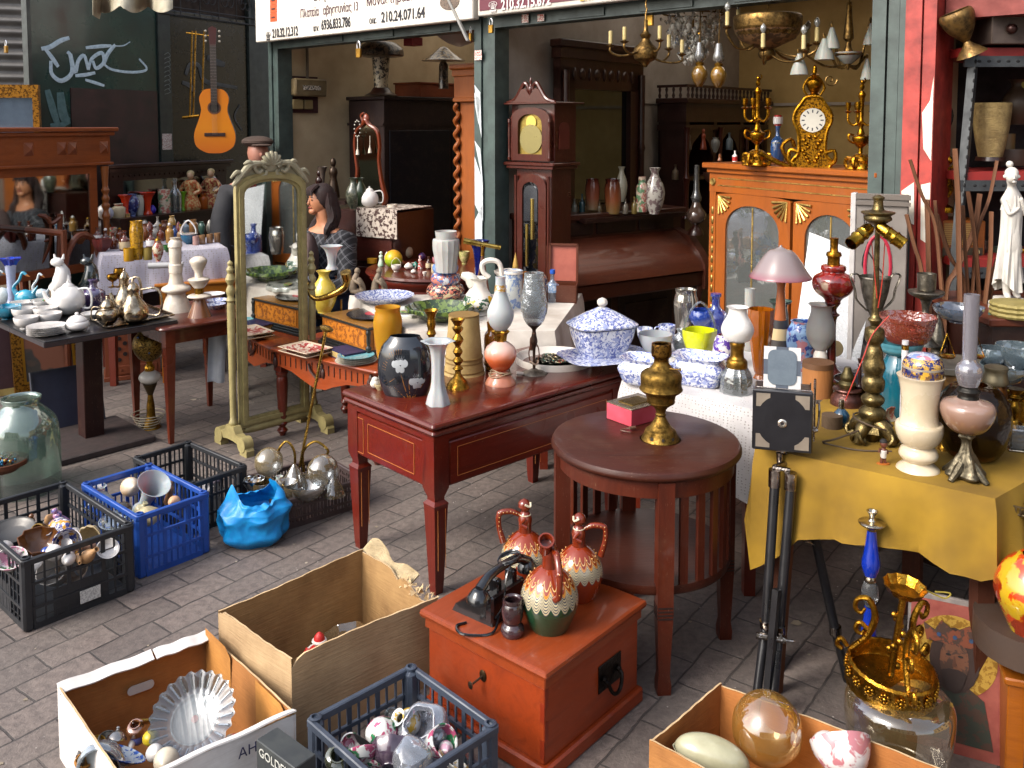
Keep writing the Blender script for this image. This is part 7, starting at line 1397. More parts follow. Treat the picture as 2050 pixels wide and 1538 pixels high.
SK=mt('#5a2c1c',.5);part('base',mt('#a85c1c',.5),lambda m:m.lathe([(13*u,0),(13*u,3*u),(0,3*u)],14,sy=.6),t_);part('body',SK,lambda m:(m.tube([(-4*u,0,3*u),(-3*u,0,15*u)],3*u,8),m.tube([(4*u,0,3*u),(2*u,0,15*u)],3*u,8),m.tube([(0,0,15*u),(0,0,30*u),(0,0,34*u)],[5*u,6*u,3*u],10),m.ball((0,0,42*u),(7*u,7*u,9*u),12),m.tube([(-6*u,0,30*u),(-10*u,-2*u,26*u),(-8*u,-2*u,34*u)],2*u,6),m.tube([(6*u,0,30*u),(9*u,0,22*u)],2*u,6)),t_);part('vest',mt('#b8b4b0',.6),lambda m:m.lathe([(5.4*u,14*u),(6*u,18*u),(6.6*u,29*u),(5*u,31*u)],12),t_);part('hair',mt('#100c0c',.7),lambda m:m.ball((0,1*u,46*u),(7.4*u,7.4*u,6*u),12),t_)
ware('lighter_column','narrow white enamel tube with printed anchor mark before the teal vase','tube',1809,800,YZ,[('tube',mt('#b4b2b4',.3,k='blot',c2='#c8c4c4',s=.5),[(800,7),(682,6.5)]),('brass_end',BRS,[(700,7),(690,7)])],Y=2.7)
cp0=P(1565,905,2.56);t_=thing('box_camera','black antique box camera with silver corners and open hood on tripod','camera',(cp0.x,cp0.y,cp0.z),A(-16));u=px2m(2.56,cp0.z)
CAM_=mt('#0d0d11',.35,c2='#15151a',coat=.3);SV2=mt('#94897c',.35,.6,c2='#a89c8c');CHR_=mt('#b0a8a0',.15,1.,k='metal',c2='#6c6058')
W_,H_=58*u,124*u
part('body',CAM_,lambda m:(m.box(-W_,W_,0,.022,0,H_,bev=.004),m.box(-W_+.006,W_-.004,.022,.11,.006,H_-.004,bev=.004)),t_)
def f(m):
 k=27*u
 for sx_,sz_ in((-1,-1),(1,-1),(-1,1),(1,1)):
  cx_,cz_=sx_*(W_-7*u),H_/2+sz_*(H_/2-7*u);pts=[(0,0),(k,0),(k,.35*k)]+[(k*(1-.65*math.sin(A(a))),k*(1-.65*math.cos(A(a))))for a in(10,30,50,70,85)]+[(.35*k,k),(0,k)]
  pts=[(0,0),(k,0),(k,.3*k),(.75*k,.45*k),(.6*k,.6*k),(.45*k,.75*k),(.3*k,k),(0,k)];m.slab([(cx_-sx_*x,cz_-sz_*z)for x,z in pts][::(1 if sx_*sz_>0 else-1)],-.0015,0)
part('corner_plate',SV2,f,t_)
part('lens_ring',mt('#b8b0a4',.15,.9),lambda m:m.lathe([(.0035,0),(.005,.004),(.009,.005),(.013,.003),(.0135,0)],24,T(0,0,H_*.47)@Rx(PI/2)),t_);part('lens',mt('#16161c',.05,coat=1.),lambda m:m.lathe([(.0,.002),(.006,.0015),(.006,0)],16,T(0,-.001,H_*.47)@Rx(PI/2)),t_)
HM_=T(-2*u,.03,H_)@Rx(A(-18))
part('hood',mt('#b8b6b4',.5),lambda m:m.box(-36*u,36*u,0,.004,0,82*u,HM_),t_)
part('hood_glass',mt('#5c666e',.15,c2='#4c5660',coat=.5),lambda m:m.slab(rpoly(-28*u,28*u,6*u,76*u,14*u),-.003,0,HM_),t_)
def f(m):
 for a,b in(((-10,82),(10,0)),((-36,36),(36,36))):pass
 m.slab([(-12*u,82*u),(12*u,82*u),(12*u,0),(-12*u,0)],-.0015,0,HM_);m.slab([(-36*u,26*u),(36*u,26*u),(36*u,56*u),(-36*u,56*u)],-.0012,0,HM_)
part('hood_cross',mt('#3c4450',.4),f,t_)
part('edge_trim',CHR_,lambda m:(m.tube([(W_-.004,.022,0),(W_-.004,.022,H_),(-W_+.01,.022,H_+.001)],.0022,6,1),m.tube([(W_-.004,.108,H_*.1),(W_-.004,.108,H_)],.0022,6,1)),t_)
part('side_bracket',CHR_,lambda m:(m.tube([(W_-.002,.06,H_*.35),(W_+.016,.06,H_*.35),(W_+.02,.06,H_*.62),(W_+.02,.10,H_*.7)],.0035,7,3),m.lathe([(.006,0),(.008,.01),(.005,.018)],10,T(W_,.07,H_*.28)@Ry(PI/2)),m.tube([(W_+.004,.03,H_*1.04),(W_+.01,.12,H_*1.04),(W_+.01,.12,0)],.0035,7,2)),t_)
part('neck',CHR_,lambda m:m.lathe([(.012,-.022),(.008,-.018),(.008,-.006),(.014,-.003),(.014,0)],16,T(.004,.05,0)),t_)
tr=thing('tripod','black three legged tripod with chrome fittings under the box camera','tripod',(cp0.x+.01,cp0.y+.05,0),0);q=lambda x,y,dy:(lambda Y:(P(x,y,Y).x-tr.location.x,dy,P(x,y,Y).z))(tr.location.y+dy)
TB=mt('#121214',.3,c2='#1a1a1d',coat=.3)
part('head',CHR_,lambda m:(m.lathe([(.010,cp0.z-.05),(.012,cp0.z-.02),(.008,cp0.z-.018)],14),m.tube([q(1550,935,-.03),q(1575,928,0),q(1612,935,0.02)],.008,8,3),m.tube([q(1548,936,-.03),q(1582,942,-.05)],.007,8)),tr)
for(ax,ay,ady),(mx,my),(bx,by,bdy)in(((1551,940,-.04),(1533,1250),(1513,1408,-.16)),((1583,946,-.06),(1560,1260),(1548,1400,-.17)),((1608,940,.02),(1672,1262),(1706,1400,.02))):
 l=MB().tube([q(ax,ay+30,ady),q(mx,my,(ady+bdy)/2)],.0145,12).build('leg',TB,tr)
 MB().tube([q(ax,ay,ady),q(ax-1,ay+34,ady)],.018,12).build('chrome_collar',CHR_,l);MB().tube([q(mx,my,(ady+bdy)/2),q(bx,by,bdy)],.0135,10).build('lower_tube',TB,l);MB().tube([q(mx,my-8,(ady+bdy)/2),q(mx+1,my+8,(ady+bdy)/2)],.0185,12).build('clamp_ring',CHR_,l)
part('flat_plate',TB,lambda m:m.tube([q(1555,1180,-.13),q(1535,1400,-.165)],.013,4),tr);part('strap_clamp',CHR_,lambda m:(m.tube([q(1514,1272,-.125),q(1572,1282,-.14)],.008,6,flat=1.2),m.tube([q(1572,1282,-.14),q(1590,1284,-.14)],.004,6)),tr);part('brace',CHR_,lambda m:(m.tube([q(1575,980,-.04),q(1575,1062,-.04)],.005,6),m.tube([q(1590,1052,-.02),q(1612,1085,0),q(1640,1092,.02)],.004,6)),tr)
wl=MB().tube([G(1555,1385),G(1585,985,.62)],.018,4).build('wooden_post',mt('#6a3a1c',.6,k='woodz',c2='#45240f'));tag(wl,'rough brown wooden prop leaning behind the tripod legs','post')
BG=mt('#0c2c94',.05,c2='#08206c',coat=1.);
ware('glass_candlestick','cobalt blue glass and silver candlestick standing on the ground','candlestick',1735,1420,0,[('foot',BG,[(1420,26),(1412,26),(1400,14),(1345,14),(1330,12)]),('silver_knop',SIL,[(1330,14),(1318,16),(1300,10)]),('lower_column',BG,[(1300,14),(1275,16),(1235,11),(1215,10)]),('crystal_ball',mt('#a8acb0',.05,0.,k='thick',b=.8),[(1213,9),(1205,11),(1200,15),(1180,16),(1165,12)]),('silver_collar',SIL,[(1165,10),(1160,12),(1152,10)]),('upper_column',BG,[(1152,12),(1130,18),(1100,13),(1062,9)]),('cup',SIL,[(1062,9),(1056,12),(1050,24),(1045,25),(1042,8),(1032,6),(1024,11),(1018,11)],True)],Y=2.40)
GC_=mt('#b0812a',.28,1.,k='metal',c2='#6a4812',s=2)
gv_=[o for o in C.objects if o.name=='glass_vase' and 'rounded square' in o['label']]or[o for o in C.objects if 'rounded square' in o.get('label','')];gv_=gv_[0];cl_=gv_.location+Vector((-.015,.03,gv_.dimensions.z*.985));t_=thing('gilt_chandelier','gilt metal crown shaped chandelier frame with scrolled arms','chandelier',tuple(cl_),0,rot=(A(6),A(4),0));u=px2m(2.28,cl_.z)
part('crown_band',GC_,lambda m:m.lathe(inner([(84*u,-6*u),(82*u,4*u),(84*u,8*u),(82*u,34*u),(84*u,40*u),(80*u,44*u)],.002),60,lobes=30,amp=.012),t_)
part('rosette',GC_,lambda m:[[m.ball((84.5*u*math.cos(a)-8*u*math.sin(a)*math.cos(w),84.5*u*math.sin(a)+8*u*math.cos(a)*math.cos(w),21*u+8*u*math.sin(w)),3.6*u,5)for w in[k*PI/4 for k in range(8)]]and m.ball((85*u*math.cos(a),85*u*math.sin(a),21*u),4*u,6)for a in[k*PI/9 for k in range(18)]],t_)
def f(m):
 for k in range(3):
  M_=Rz(k*2*PI/3+.5)
  m.tube([(80*u,0,40*u),(66*u,0,60*u),(50*u,0,90*u),(44*u,0,130*u),(60*u,0,160*u),(80*u,0,152*u),(82*u,0,132*u),(70*u,0,126*u),(64*u,0,138*u)],[5*u,6*u,7*u,7*u,6*u,5*u,5*u,4*u,3*u],8,4,M_)
  m.tube([(52*u,0,95*u),(70*u,0,105*u),(76*u,0,88*u),(64*u,0,82*u),(60*u,0,92*u)],[5*u,5*u,5*u,4*u,3*u],8,4,M_);m.tube([(86*u,0,44*u),(100*u,0,56*u),(106*u,0,40*u),(95*u,0,34*u)],5*u,8,4,M_)
part('scroll_arm',GC_,f,t_)
part('centre_stem',GC_,lambda m:(m.tube([(0,0,20*u),(0,0,195*u)],7*u,10),[m.ball((10*u*math.cos(k),10*u*math.sin(k),(40+k*12)*u),7*u,6)for k in range(10)]),t_)
part('ceiling_cup',GC_,lambda m:m.lathe(inner([(8*u,190*u),(30*u,200*u),(40*u,216*u)],.002),24,lobes=12,amp=.04),t_)
part('wire',mt('#8a7a2c',.5),lambda m:m.tube([(30*u,0,214*u),(60*u,0,200*u),(80*u,-4*u,196*u),(90*u,0,205*u),(60*u,0,206*u)],1.6*u,5,4),t_)
ic=G(1820,1560);t_=thing('icon_painting','old red painted icon of a haloed bearded saint with crown','icon',(1.085,2.37,.0),0,rot=(A(-12),0,A(-26)));RB_=mt('#6c2420',.6,c2='#8c4a3c',s=1.2)
part('board',mt('#3a3840',.7,c2='#8a8078'),lambda m:m.box(0,.31,0,.02,0,.40,bev=.004),t_);part('red_field',RB_,lambda m:m.box(.008,.302,-.002,0,.0,.385),t_)
part('halo',mt('#b08c3c',.4,.4,k='blot',c2='#8a6420',s=1.5),lambda m:m.lathe([(0,0),(.105,0),(.105,.003),(0,.003)],40,T(.12,-.0005,.25)@Rx(PI/2)),t_)
def icon(name,col,poly,y):MB().slab(poly,-y-.001,-y+.001,T(.12,0,.25)).build(name,mt(col,.6,k='blot',c2='#3a2418',s=.8)if name in('robe','face','painted_crown')else mt(col,.6),t_)
icon('robe','#23291f',[(-.1,-.22),(.1,-.22),(.075,-.10),(.03,-.07),(-.03,-.07),(-.075,-.10)],.004)
icon('hair','#2c1810',[(x*.062,z*.085-.01)for x,z in[(math.cos(k*.4),math.sin(k*.4))for k in range(16)]],.006)
icon('face','#5f3822',[(x*.036,z*.062-.012)for x,z in[(math.cos(k*.4),math.sin(k*.4))for k in range(16)]],.008)
icon('beard','#24130c',[(-.032,-.04),(-.012,-.032),(.012,-.032),(.032,-.04),(.02,-.08),(0,-.095),(-.02,-.08)],.010)
for sx_ in(-1,1):icon('eye','#150d0a',[(sx_*.015+.007*math.cos(k*.8),.003+.003*math.sin(k*.8))for k in range(8)],.010)
icon('nose','#4c2a18',[(-.002,.0),(.002,.0),(.005,-.026),(-.005,-.026)],.010)
icon('painted_crown','#6a3218',[(-.07,.03),(.07,.03),(.08,.075),(.05,.06),(.035,.088),(.0,.066),(-.035,.088),(-.05,.06),(-.08,.075)],.009)
for k in range(3):icon('crown_jewel','#243c5c',[(-.04+k*.04+.006*math.cos(j),.05+.006*math.sin(j))for j in range(6)],.011)
wb=G(2030,1560);t_=thing('small_cabinet','corner of an orange wood box at the right edge','box',(P(2015,1450,2.2).x,2.2,0),A(-20));part('case',mt('#93500f',.4,k='wood',c2='#75390a',coat=.3),lambda m:m.box(0,.3,0,.2,0,.27,bev=.003),t_);part('lid',mt('#93500f',.4,k='wood',c2='#75390a',coat=.3),lambda m:m.box(-.01,.31,-.01,.21,.27,.29,bev=.004),t_)
ware('art_glass_vase','round orange and yellow art glass vase at the right edge','vase',2068,1262,.36,[('vase',mt('#a8360c',.15,k='blot',c2='#a8881c',c3='#7a2408',s=.5,coat=1.),[(1262,24),(1235,55),(1185,74),(1140,60),(1115,34),(1100,26)],True)],Y=2.2,seg=36)
st=thing('stool','low plain stool carrying the orange art glass vase','stool',(P(2068,1250,2.25).x,2.25,0));part('seat',mt('#3a2a20',.6),lambda m:m.lathe([(0,.335),(.14,.335),(.14,Zat(1262,2.2)),(0,Zat(1262,2.2))],24),st);[part('leg',mt('#3a2a20',.6),lambda m,k=k:m.tube([(.1*math.cos(k*2.1),.1*math.sin(k*2.1),.335),(.12*math.cos(k*2.1),.12*math.sin(k*2.1),0)],.012,8),st)for k in range(3)]
pl=P(1690,1065,2.62);t_=thing('plank_table','white board table with red sprayed edge under the ochre cloth','table',(P(1700,1100,2.75).x,2.72,0),A(-36))
part('tabletop',mt('#8f8f90',.5,k='smooth',st=[(0,'#a83a24'),(.3,'#b0706a'),(.6,'#989898'),(1,'#8c8c8c')]),lambda m:m.box(-.02,.95,-.02,.6,.575,.645,bev=.003),t_)
for x,y in((.52,.03),(.06,.4),(.86,.4)):part('leg',mt('#4c2414',.6,k='woodz',c2='#2c140c'),lambda m,x=x,y=y:m.box(x,x+.06,y,y+.05,0,.575,bev=.003),t_)
cl=MB().sheet(lambda u,v:(.60+.09*u+.03*math.sin(v*3),-.03-.01*math.sin(u*9),.60-.34*v+.02*math.sin(u*6)*v),10,10,.003).build('hanging_cloth',mt('#a88c80',.8,k='fabric',c2='#8c6c60'),None,t_.location,A(-36));tag(cl,'pale pink cloth corner hanging beside the wooden trestle leg','cloth')
cl=MB().sheet(lambda u,v:(.36+.13*u+.02*math.sin(v*3)*(1-u),.06-.01*math.sin(u*12),.60-.46*v*(1-.3*(1-u))),14,10,.003).build('white_cloth',mt('#b0aca8',.8,k='fabric',c2='#8c8884'),None,t_.location,A(-36));tag(cl,'white scalloped cloth hanging under the ochre cloth','cloth')
tz=G(2040,1010,.66);t_=thing('gallery_tray','silver gallery tray with pierced rail and stack of coins','tray',G(1985,1022,.66),A(-36));part('tray',mt('#7c6c50',.3,.9,k='metal',c2='#4c4030'),lambda m:m.box(0,.22,0,.3,0,.006,bev=.002),t_)
part('rail',mt('#7c6c50',.3,.9,k='metal',c2='#4c4030'),lambda m:(m.box(0,.22,-.003,0,.024,.028),m.box(-.003,0,0,.3,.024,.028),[m.box(k*.011,k*.011+.004,-.002,0,.004,.026)for k in range(20)],[m.box(-.002,0,k*.011,k*.011+.004,.004,.026)for k in range(27)]),t_)
part('coin',BRS,lambda m:[m.lathe([(0,k*.004),(.022,k*.004),(.022,k*.004+.003),(0,k*.004+.003)],16,T(.05+.002*(k%2),.06,.006))for k in range(4)],t_)
for cx,by,w,h,lb,mm in((2030,985,26,36,'mauve glass bottle on the silver gallery tray',mt('#6c6078',.15,k='thick')),(2008,975,18,20,'small silver pepper pot on the gallery tray',SIL)):it('bottle',lb,'bottle','bottle',cx,by,.666,w,h,mm)
NON=()
def rows_(z,rows,grp=None,Y=None):
 Yf=Y if callable(Y)else None
 for r in rows:
  nm,lb,ct_,sh_,cx,by,w,h,mm=r[:9];kw=r[9]if len(r)>9 else{}
  it(nm,lb,ct_,sh_,cx,by,z if Y is None or Yf else None,w,h,mm,kw.pop('g',grp),n=2,seg=16,**{**({'Y':Yf(cx)if Yf else Y}if Y else{}),**kw})
CHN=mt('#d6d2ce',.15,coat=.6,b=0);SLV=mt('#b8a890',.12,1.,k='metal',c2='#7c6648')
for k in range(5):
 p,s=base(93,673,PZ,20);o=MB().lathe(inner([(20*s,0),(28*s,.003),(36*s,.008)],.0015),28).build('plate',CHN,None,(p.x,p.y,PZ+.0095*k));tag(o,('bottom white plate of the five on the black table','second white plate up in the stack of five on the black table','middle white plate of the stack of five on the black table','fourth white plate up in the stack of five on the black table','top white plate of the stack of five on the black table')[k],'plate','white plates stacked on the black table')
for k,(cx,by,lb)in enumerate(((44,630,'white teacup furthest back near the blue glass swan'),(49,642,'white teacup in the middle of the near column'),(53,660,'large white teacup directly behind the plate stack'),(86,626,'white teacup against the spout of the white teapot'),(92,641,'white teacup in the middle of the second column'),(100,652,'white teacup half hidden by the plate stack'))):
 it('teacup',lb,'cup','cup',cx,by,PZ,46,24,CHN,'white teacups on the black table',n=2,lobes=8,amp=.015)
DT=mt('#d6d2ce',.15,coat=.6,b=0)
it('teapot','round white china teapot with small flower sprig','teapot','ball',138,632,PZ,62,60,DT,parts=[('lid','lid',DT,.93,1.15,.4),('spout',DT,-1,.3,.8,1.6),('handle',DT,1,.25,.85,1.5)])
it('sugar_bowl','low white china sugar bowl with pointed lid','bowl','ball',155,664,PZ,46,26,DT,parts=[('lid','lid',DT,.75,1.45,.85)])
it('dish','small white rectangular dish at the edge of the silver tray','dish','dish',186,640,PZ,44,12,CHN)
a,b,c,d=G(180,640,PZ),G(216,659,PZ),G(348,634,PZ),G(290,612,PZ);o=(a+b+c+d)/4
t_=thing('serving_tray','ornate silver tray with scalloped rim under the coffee service','tray',o)
part('tray',mt('#7c7068',.18,1.,k='metal',c2='#4c4038'),lambda m:m.prism([((p-o).x*.96,(p-o).y*.96)for p in(a,b,c,d)],.003,.007),t_)
part('rim',SLV,lambda m:m.tube([tuple((p+(q-p)*k/6-o)*(1+.012*math.sin(k*3))+Vector((0,0,.010)))for p,q in((a,b),(b,c),(c,d),(d,a))for k in range(6)],.006,7,2,closed=False),t_)
it('coffee_pot','large silver plated coffee pot with curved handle','coffee pot','pear',268,648,PZ+.008,60,66,SLV,lobes=8,amp=.03,parts=[('lid','lid',SLV,1.,1.32,.42),('spout',SLV,-1,.3,.9,1.5),('handle',SLV,1,.25,1.,1.9)])
it('coffee_pot','tall slender silver coffee pot behind the larger one','coffee pot','pear',251,636,PZ+.008,44,76,SLV,lobes=8,amp=.03,parts=[('lid','lid',SLV,1.,1.28,.45),('handle',SLV,1,.3,1.,1.5)])
it('creamer','small silver footed sugar pot with domed lid','pot','urn',216,654,PZ+.008,46,40,SLV,lobes=8,amp=.03,parts=[('lid','lid',SLV,.95,1.5,.6),('handle',SLV,-1,.3,.9,1.4)])
AQ=mt('#1c8ca8',.06,c2='#0c6c8c',coat=1.)
def bird(lb,cx,by,z,w,h,mm,nm='swan_ornament'):
 p,s=base(cx,by,z,w*.25);hw=w*s/2;hh=h*s;t=thing(nm,lb,'ornament',p);m=MB();m.ball((0,0,hh*.25),(hw,hw*.55,hh*.25),12);m.tube([(-hw*.6,0,hh*.3),(-hw*1.0,0,hh*.55),(-hw*.5,0,hh*.75),(-hw*.2,0,hh*.95),(hw*.15,0,hh*.9)],[hw*.3,hw*.16,hw*.13,hw*.13,hw*.12],8,4);m.build('body',mm,t);MB().tube([(hw*.1,0,hh*.9),(hw*.45,0,hh*.84)],[hw*.12,.001],6).build('beak',mt('#b06a20',.4),t);MB().tube([(hw*.5,0,hh*.3),(hw*1.1,0,hh*.6)],[hw*.3,.002],8).build('tail',mm,t);return t
bird('bright aqua glass swan with raised neck at the back of the black table',52,618,PZ,46,74,AQ);bird('white and clear glass swan with blue tinted body',84,612,PZ,34,66,mt('#a8bcc4',.08,c2='#c8ccd0',coat=1.));bird('white glass goose at the left edge of the black table',6,612,PZ,34,72,mt('#b4b8b8',.1,c2='#8ca4ac',coat=1.));bird('green glass bird lying low behind the teacups',86,622,PZ,60,20,mt('#3c7c3c',.08,c2='#1c5c2c',coat=1.))
ware('flower_vase','slim milky glass vase with frilled cobalt blue lip','vase',24,612,PZ,[('body',mt('#a0a8c4',.15,coat=.7),[(612,12),(600,9),(560,8),(530,11)]),('blue_lip',mt('#1c38a8',.1,coat=.8),[(531,10),(522,15),(514,20)],True,{'lobes':6,'amp':.2})])
it('dish','aqua glass dish under the swans at the left edge','dish','bowl',14,640,PZ,56,26,AQ,lobes=6,amp=.1)
def beast(lb,cx,by,w,h,mm,nm,Y):
 p=P(cx,by,Y);s=px2m(Y,p.z);k=h*s/80;t=thing(nm,lb,'figurine',p);m=MB();m.tube([(-.2*h*s,0,.15*h*s),(0,0,.3*h*s),(.05*h*s,0,.55*h*s),(.0,0,.75*h*s)],[.12*h*s,.2*h*s,.17*h*s,.1*h*s],12,4);m.ball((-.02*h*s,-.02,.82*h*s),(.16*h*s,.12*h*s,.11*h*s),12);m.build('body',mm,t)
 part('ear',mm,lambda m:[m.tube([(q*h*s,0,.88*h*s),(q*1.3*h*s,0,1.0*h*s)],[.04*h*s,.004],7)for q in(-.1,.08)],t);part('leg',mm,lambda m:(m.tube([(.2*h*s,-.01,.5*h*s),(.26*h*s,-.02,.3*h*s)],.04*h*s,8),m.tube([(-.15*h*s,0,.3*h*s),(-.1*h*s,-.03,0)],.06*h*s,8)),t)
beast('white glazed prancing animal figurine between the armchair and teapot',122,592,44,84,CHN,'china_animal',5.0);beast('glossy black owl shaped figurine beside the lace cloth corner',180,586,44,78,mt('#101416',.15,c2='#1c2a2c',coat=.8),'china_owl',5.05)
it('glass_box','mauve cut glass decanter behind the silver pots','decanter','bottle',188,622,PZ,46,60,mt('#6c5a80',.08,k='glass',c2='#5c4878',e=.35,b=.8))
it('brass_candlestick','cluster candlestick of short brass cups','candlestick','goblet',226,575,None,22,26,BRS,Y=5.2);it('brass_candlestick','taller brass cup candlestick behind the silver pots','candlestick','goblet',240,575,None,22,38,BRS,Y=5.25)
CRM=mt('#bcae9c',.25,c2='#cfc6b8',coat=.5);BTZ=.64
ware('china_candlestick','tall cream china pillar of stacked bulbs on a wide conical foot','candlestick',354,628,BTZ,[('pillar',CRM,[(628,30),(622,29),(600,22),(588,17),(582,27),(577,28),(573,24),(568,15),(548,12),(546,13),(530,13),(528,11),(510,12),(496,12),(494,14),(484,12),(480,8),(476,10)])],n=2)
ware('china_candlestick','shorter candlestick with brown glazed foot and white bulb top','candlestick',400,638,BTZ,[('brown_foot',mt('#7c5034',.15,coat=.7),[(638,24),(632,23),(604,12),(598,11)]),('drip_rim',CRM,[(598,12),(595,22),(591,22),(588,9)]),('brass_sleeve',BRS,[(590,9),(576,9)]),('upper_pan',CRM,[(576,10),(562,20),(558,20),(555,9)]),('bulb',CRM,[(556,8),(545,8),(532,14),(522,17),(516,12),(513,7)])])
for cx,by,w,lb in((437,612,44,'blue and white china dish beside the cheval mirror'),(425,600,50,'white china plate behind the brown footed candlestick'),(432,620,40,'orange and blue saucer near the mirror post')):it('dish',lb,'dish','dish',cx,by,BTZ,w,10,BW if 'blue' in lb else CHN)
ware('ornate_floor_lamp','ornate lamp with gold filigree globe, white glass and brass stem on the paving','lamp',303,862,0,[('foot',GOLDD,[(862,20),(855,19),(835,9),(815,8),(800,6),(790,5)]),('cone',mt('#4c3c24',.4,.6),[(790,5),(770,13),(768,13)]),('white_bulb',TW,[(768,10),(760,20),(750,20),(742,10)]),('neck',GOLD,[(742,9),(735,10),(728,6),(722,8)]),('filigree_globe',mt('#8f7234',.4,.7,k='blot',c2='#3c2c10',s=3,b=1.),[(722,8),(716,20),(695,31),(675,28),(660,14)])],n=2)
t_=[o for o in C.objects if o.name=='ornate_floor_lamp'][0];part('cord',mt('#a89c84',.6),lambda m:[m.tube([((.05+.01*k)*math.cos(a*.6+k)-.01,(.05+.01*k)*math.sin(a*.6+k)-.01,.012+.018*k)for a in range(12)],.003,6,2)for k in range(5)],t_)
for k in range(2):part('blue_stone',mt('#0c3c6c',.1,coat=1.),lambda m:m.ball((.03-.06*k,-.07,Zat(700-30*k,t_.location.y)),.008,8),t_)
tw_=MB().sheet(lambda u,v:(.10*u-.02*v,.02*math.sin(u*6),.60-.36*v),10,8,.003).build('towel',mt('#b8bcc4',.85,k='fabric',c2='#9ca0a8'),None,(P(420,700,5.0).x,5.0,0),0);tag(tw_,'white fringed towel hanging below the brown table','towel')
AMB2=mt('#5c240c',.1,c2='#3c1408',coat=.9);LBL=mt('#b8a480',.6);YG=mt('#a87c14',.15,k='blot',c2='#7a560c',s=1.5,coat=.7)
OR_=mt('#c0300c',.2,coat=.8,b=0);COBV=mt('#14205c',.15,k='blot',c2='#5c6c9c',s=.9,coat=.8);FLV=mt('#b8ac98',.2,k='blot',c2='#a05c54',c3='#5c7c5c',s=1.,coat=.6);LIM=mt('#6ca01c',.3);PRS=mt('#7c4c28',.4,c2='#5c341c')
rows_(BZ,[('spice_jar','amber apothecary bottle with cream label left of the yellow vase','bottle','bottle',250,503,21,40,AMB2,{'parts':[('label','cyl',LBL,.1,.45,1.03)]}),('apothecary_bottle','amber bottle with white label near the lace corner','bottle','bottle',196,492,19,36,AMB2,{'parts':[('label','cyl',CHN,.2,.55,1.03)]}),('apothecary_bottle','amber bottle with white label right of the yellow vase','bottle','bottle',303,500,20,36,AMB2,{'parts':[('label','cyl',CHN,.2,.5,1.03)]}),('tall_vase','tall yellow amber vase with mottled gold pattern','vase','tall',275,521,27,78,YG),('tumbler','short yellow glass tumbler at the table front','tumbler','cyl',258,523,20,24,mt('#a87c10',.1,coat=.8)),('tumbler','clear and yellow glass tumbler beside the painted urn','tumbler','cyl',296,520,18,22,mt('#8f7c3c',.1,coat=.8)),('painted_urn','small painted ginger jar with floral medallion at the front','jar','urn',317,524,22,42,mt('#a89078',.25,k='blot',c2='#8a2c20',c3='#c0b49c',s=1.2,coat=.6),{'parts':[('lid','lid',GOLDD,.98,1.2,.5)]}),('ship_model','brown carved wooden ship ornament on the lace cloth','ship','bowl',160,489,30,26,PRS),('shell_ornament','dark red coral lump at the lace cloth corner','coral','bowl',205,505,34,26,mt('#5c1c18',.4,c2='#401010'),{'lobes':5,'amp':.2}),('bottle','small amber bottle standing behind the coral','bottle','bottle',228,500,17,34,AMB2),('green_bowl','green glass bowl by the cream candlestick top','bowl','bowl',336,505,22,14,mt('#2c6a2c',.1,coat=.8)),('basket_dish','white basket dish with teal base and arched handle','basket','bowl',378,490,32,20,mt('#1c5c7c',.2,coat=.6),{'parts':[('handle',CHN,0,.9,1.,1)]and[('rim','dish',CHN,.8,1.1,1.1),('hoop',CHN,0,.9,2.4,1,.15)]}),('tray_stand','long pale marble rolling pin lying on the orange bench','rolling pin','cyl',300,533,12,60,mt('#a8a8a8',.3),{'tilt':(0,PI/2,.2)}),('glass_tumblers','amber liqueur glass nearest the towel end','glass','cyl',405,490,12,18,mt('#8f6c4c',.08,coat=.6)),('glass_tumblers','amber liqueur glass second from the sideboard end','glass','cyl',420,488,12,18,mt('#8f6c4c',.08,coat=.6)),('glass_tumblers','amber liqueur glass third along, by the lidded urn','glass','cyl',435,486,12,18,mt('#8f6c4c',.08,coat=.6)),('white_cup','clear beaker with pink straws at the far end','beaker','cyl',392,492,12,18,mt('#a8847c',.08,coat=.6)),('bowl','tilted white dish behind the yellow vase','dish','dish',236,470,30,10,CHN,{'tilt':(.5,-.3,0)}),('pot','white pot with blue base beside the amber bottles','pot','jar',204,468,24,26,CHN),('white_jar','pale painted mug between amber bottles','mug','cup',225,478,20,22,FLV)],'small wares crowding the lace cloth table')
for k,(cx,by,w,h,c)in enumerate(((212,492,16,30,'#4c1c0c'),(240,486,14,26,'#6c3014'),(290,482,16,34,'#8c4c1c'),(322,484,15,30,'#6c2c10'),(340,488,16,36,'#a87c3c'),(350,480,13,28,'#20407c'),(180,484,14,28,'#7c5c34'),(270,480,14,32,'#a89c84'),(310,478,14,24,'#b8b0a4'),(362,484,15,30,'#a08060'))):
 it('bottle',('small dark amber phial behind the coral lump','short brown phial behind the labelled amber bottle','honey brown phial right of the yellow vase','red brown phial behind the white label bottle','gold stoppered bottle near the painted ginger jar','slim royal blue phial in the second row','olive brown phial beside the carved ship','pale glass phial behind the yellow vase','white stoppered phial above the white label bottle','tan phial beside the white basket dish')[k],'bottle',('bottle','jar','vase')[k%3],cx,by,BZ,w,h,mt(c,.12,coat=.8,b=0),'small wares crowding the lace cloth table',n=2,seg=12,parts=[('stopper','ball',GOLD if k%2 else CHN,.95,1.15,.4)])
YS_=lambda cx:6.60+.0043*(cx-206)
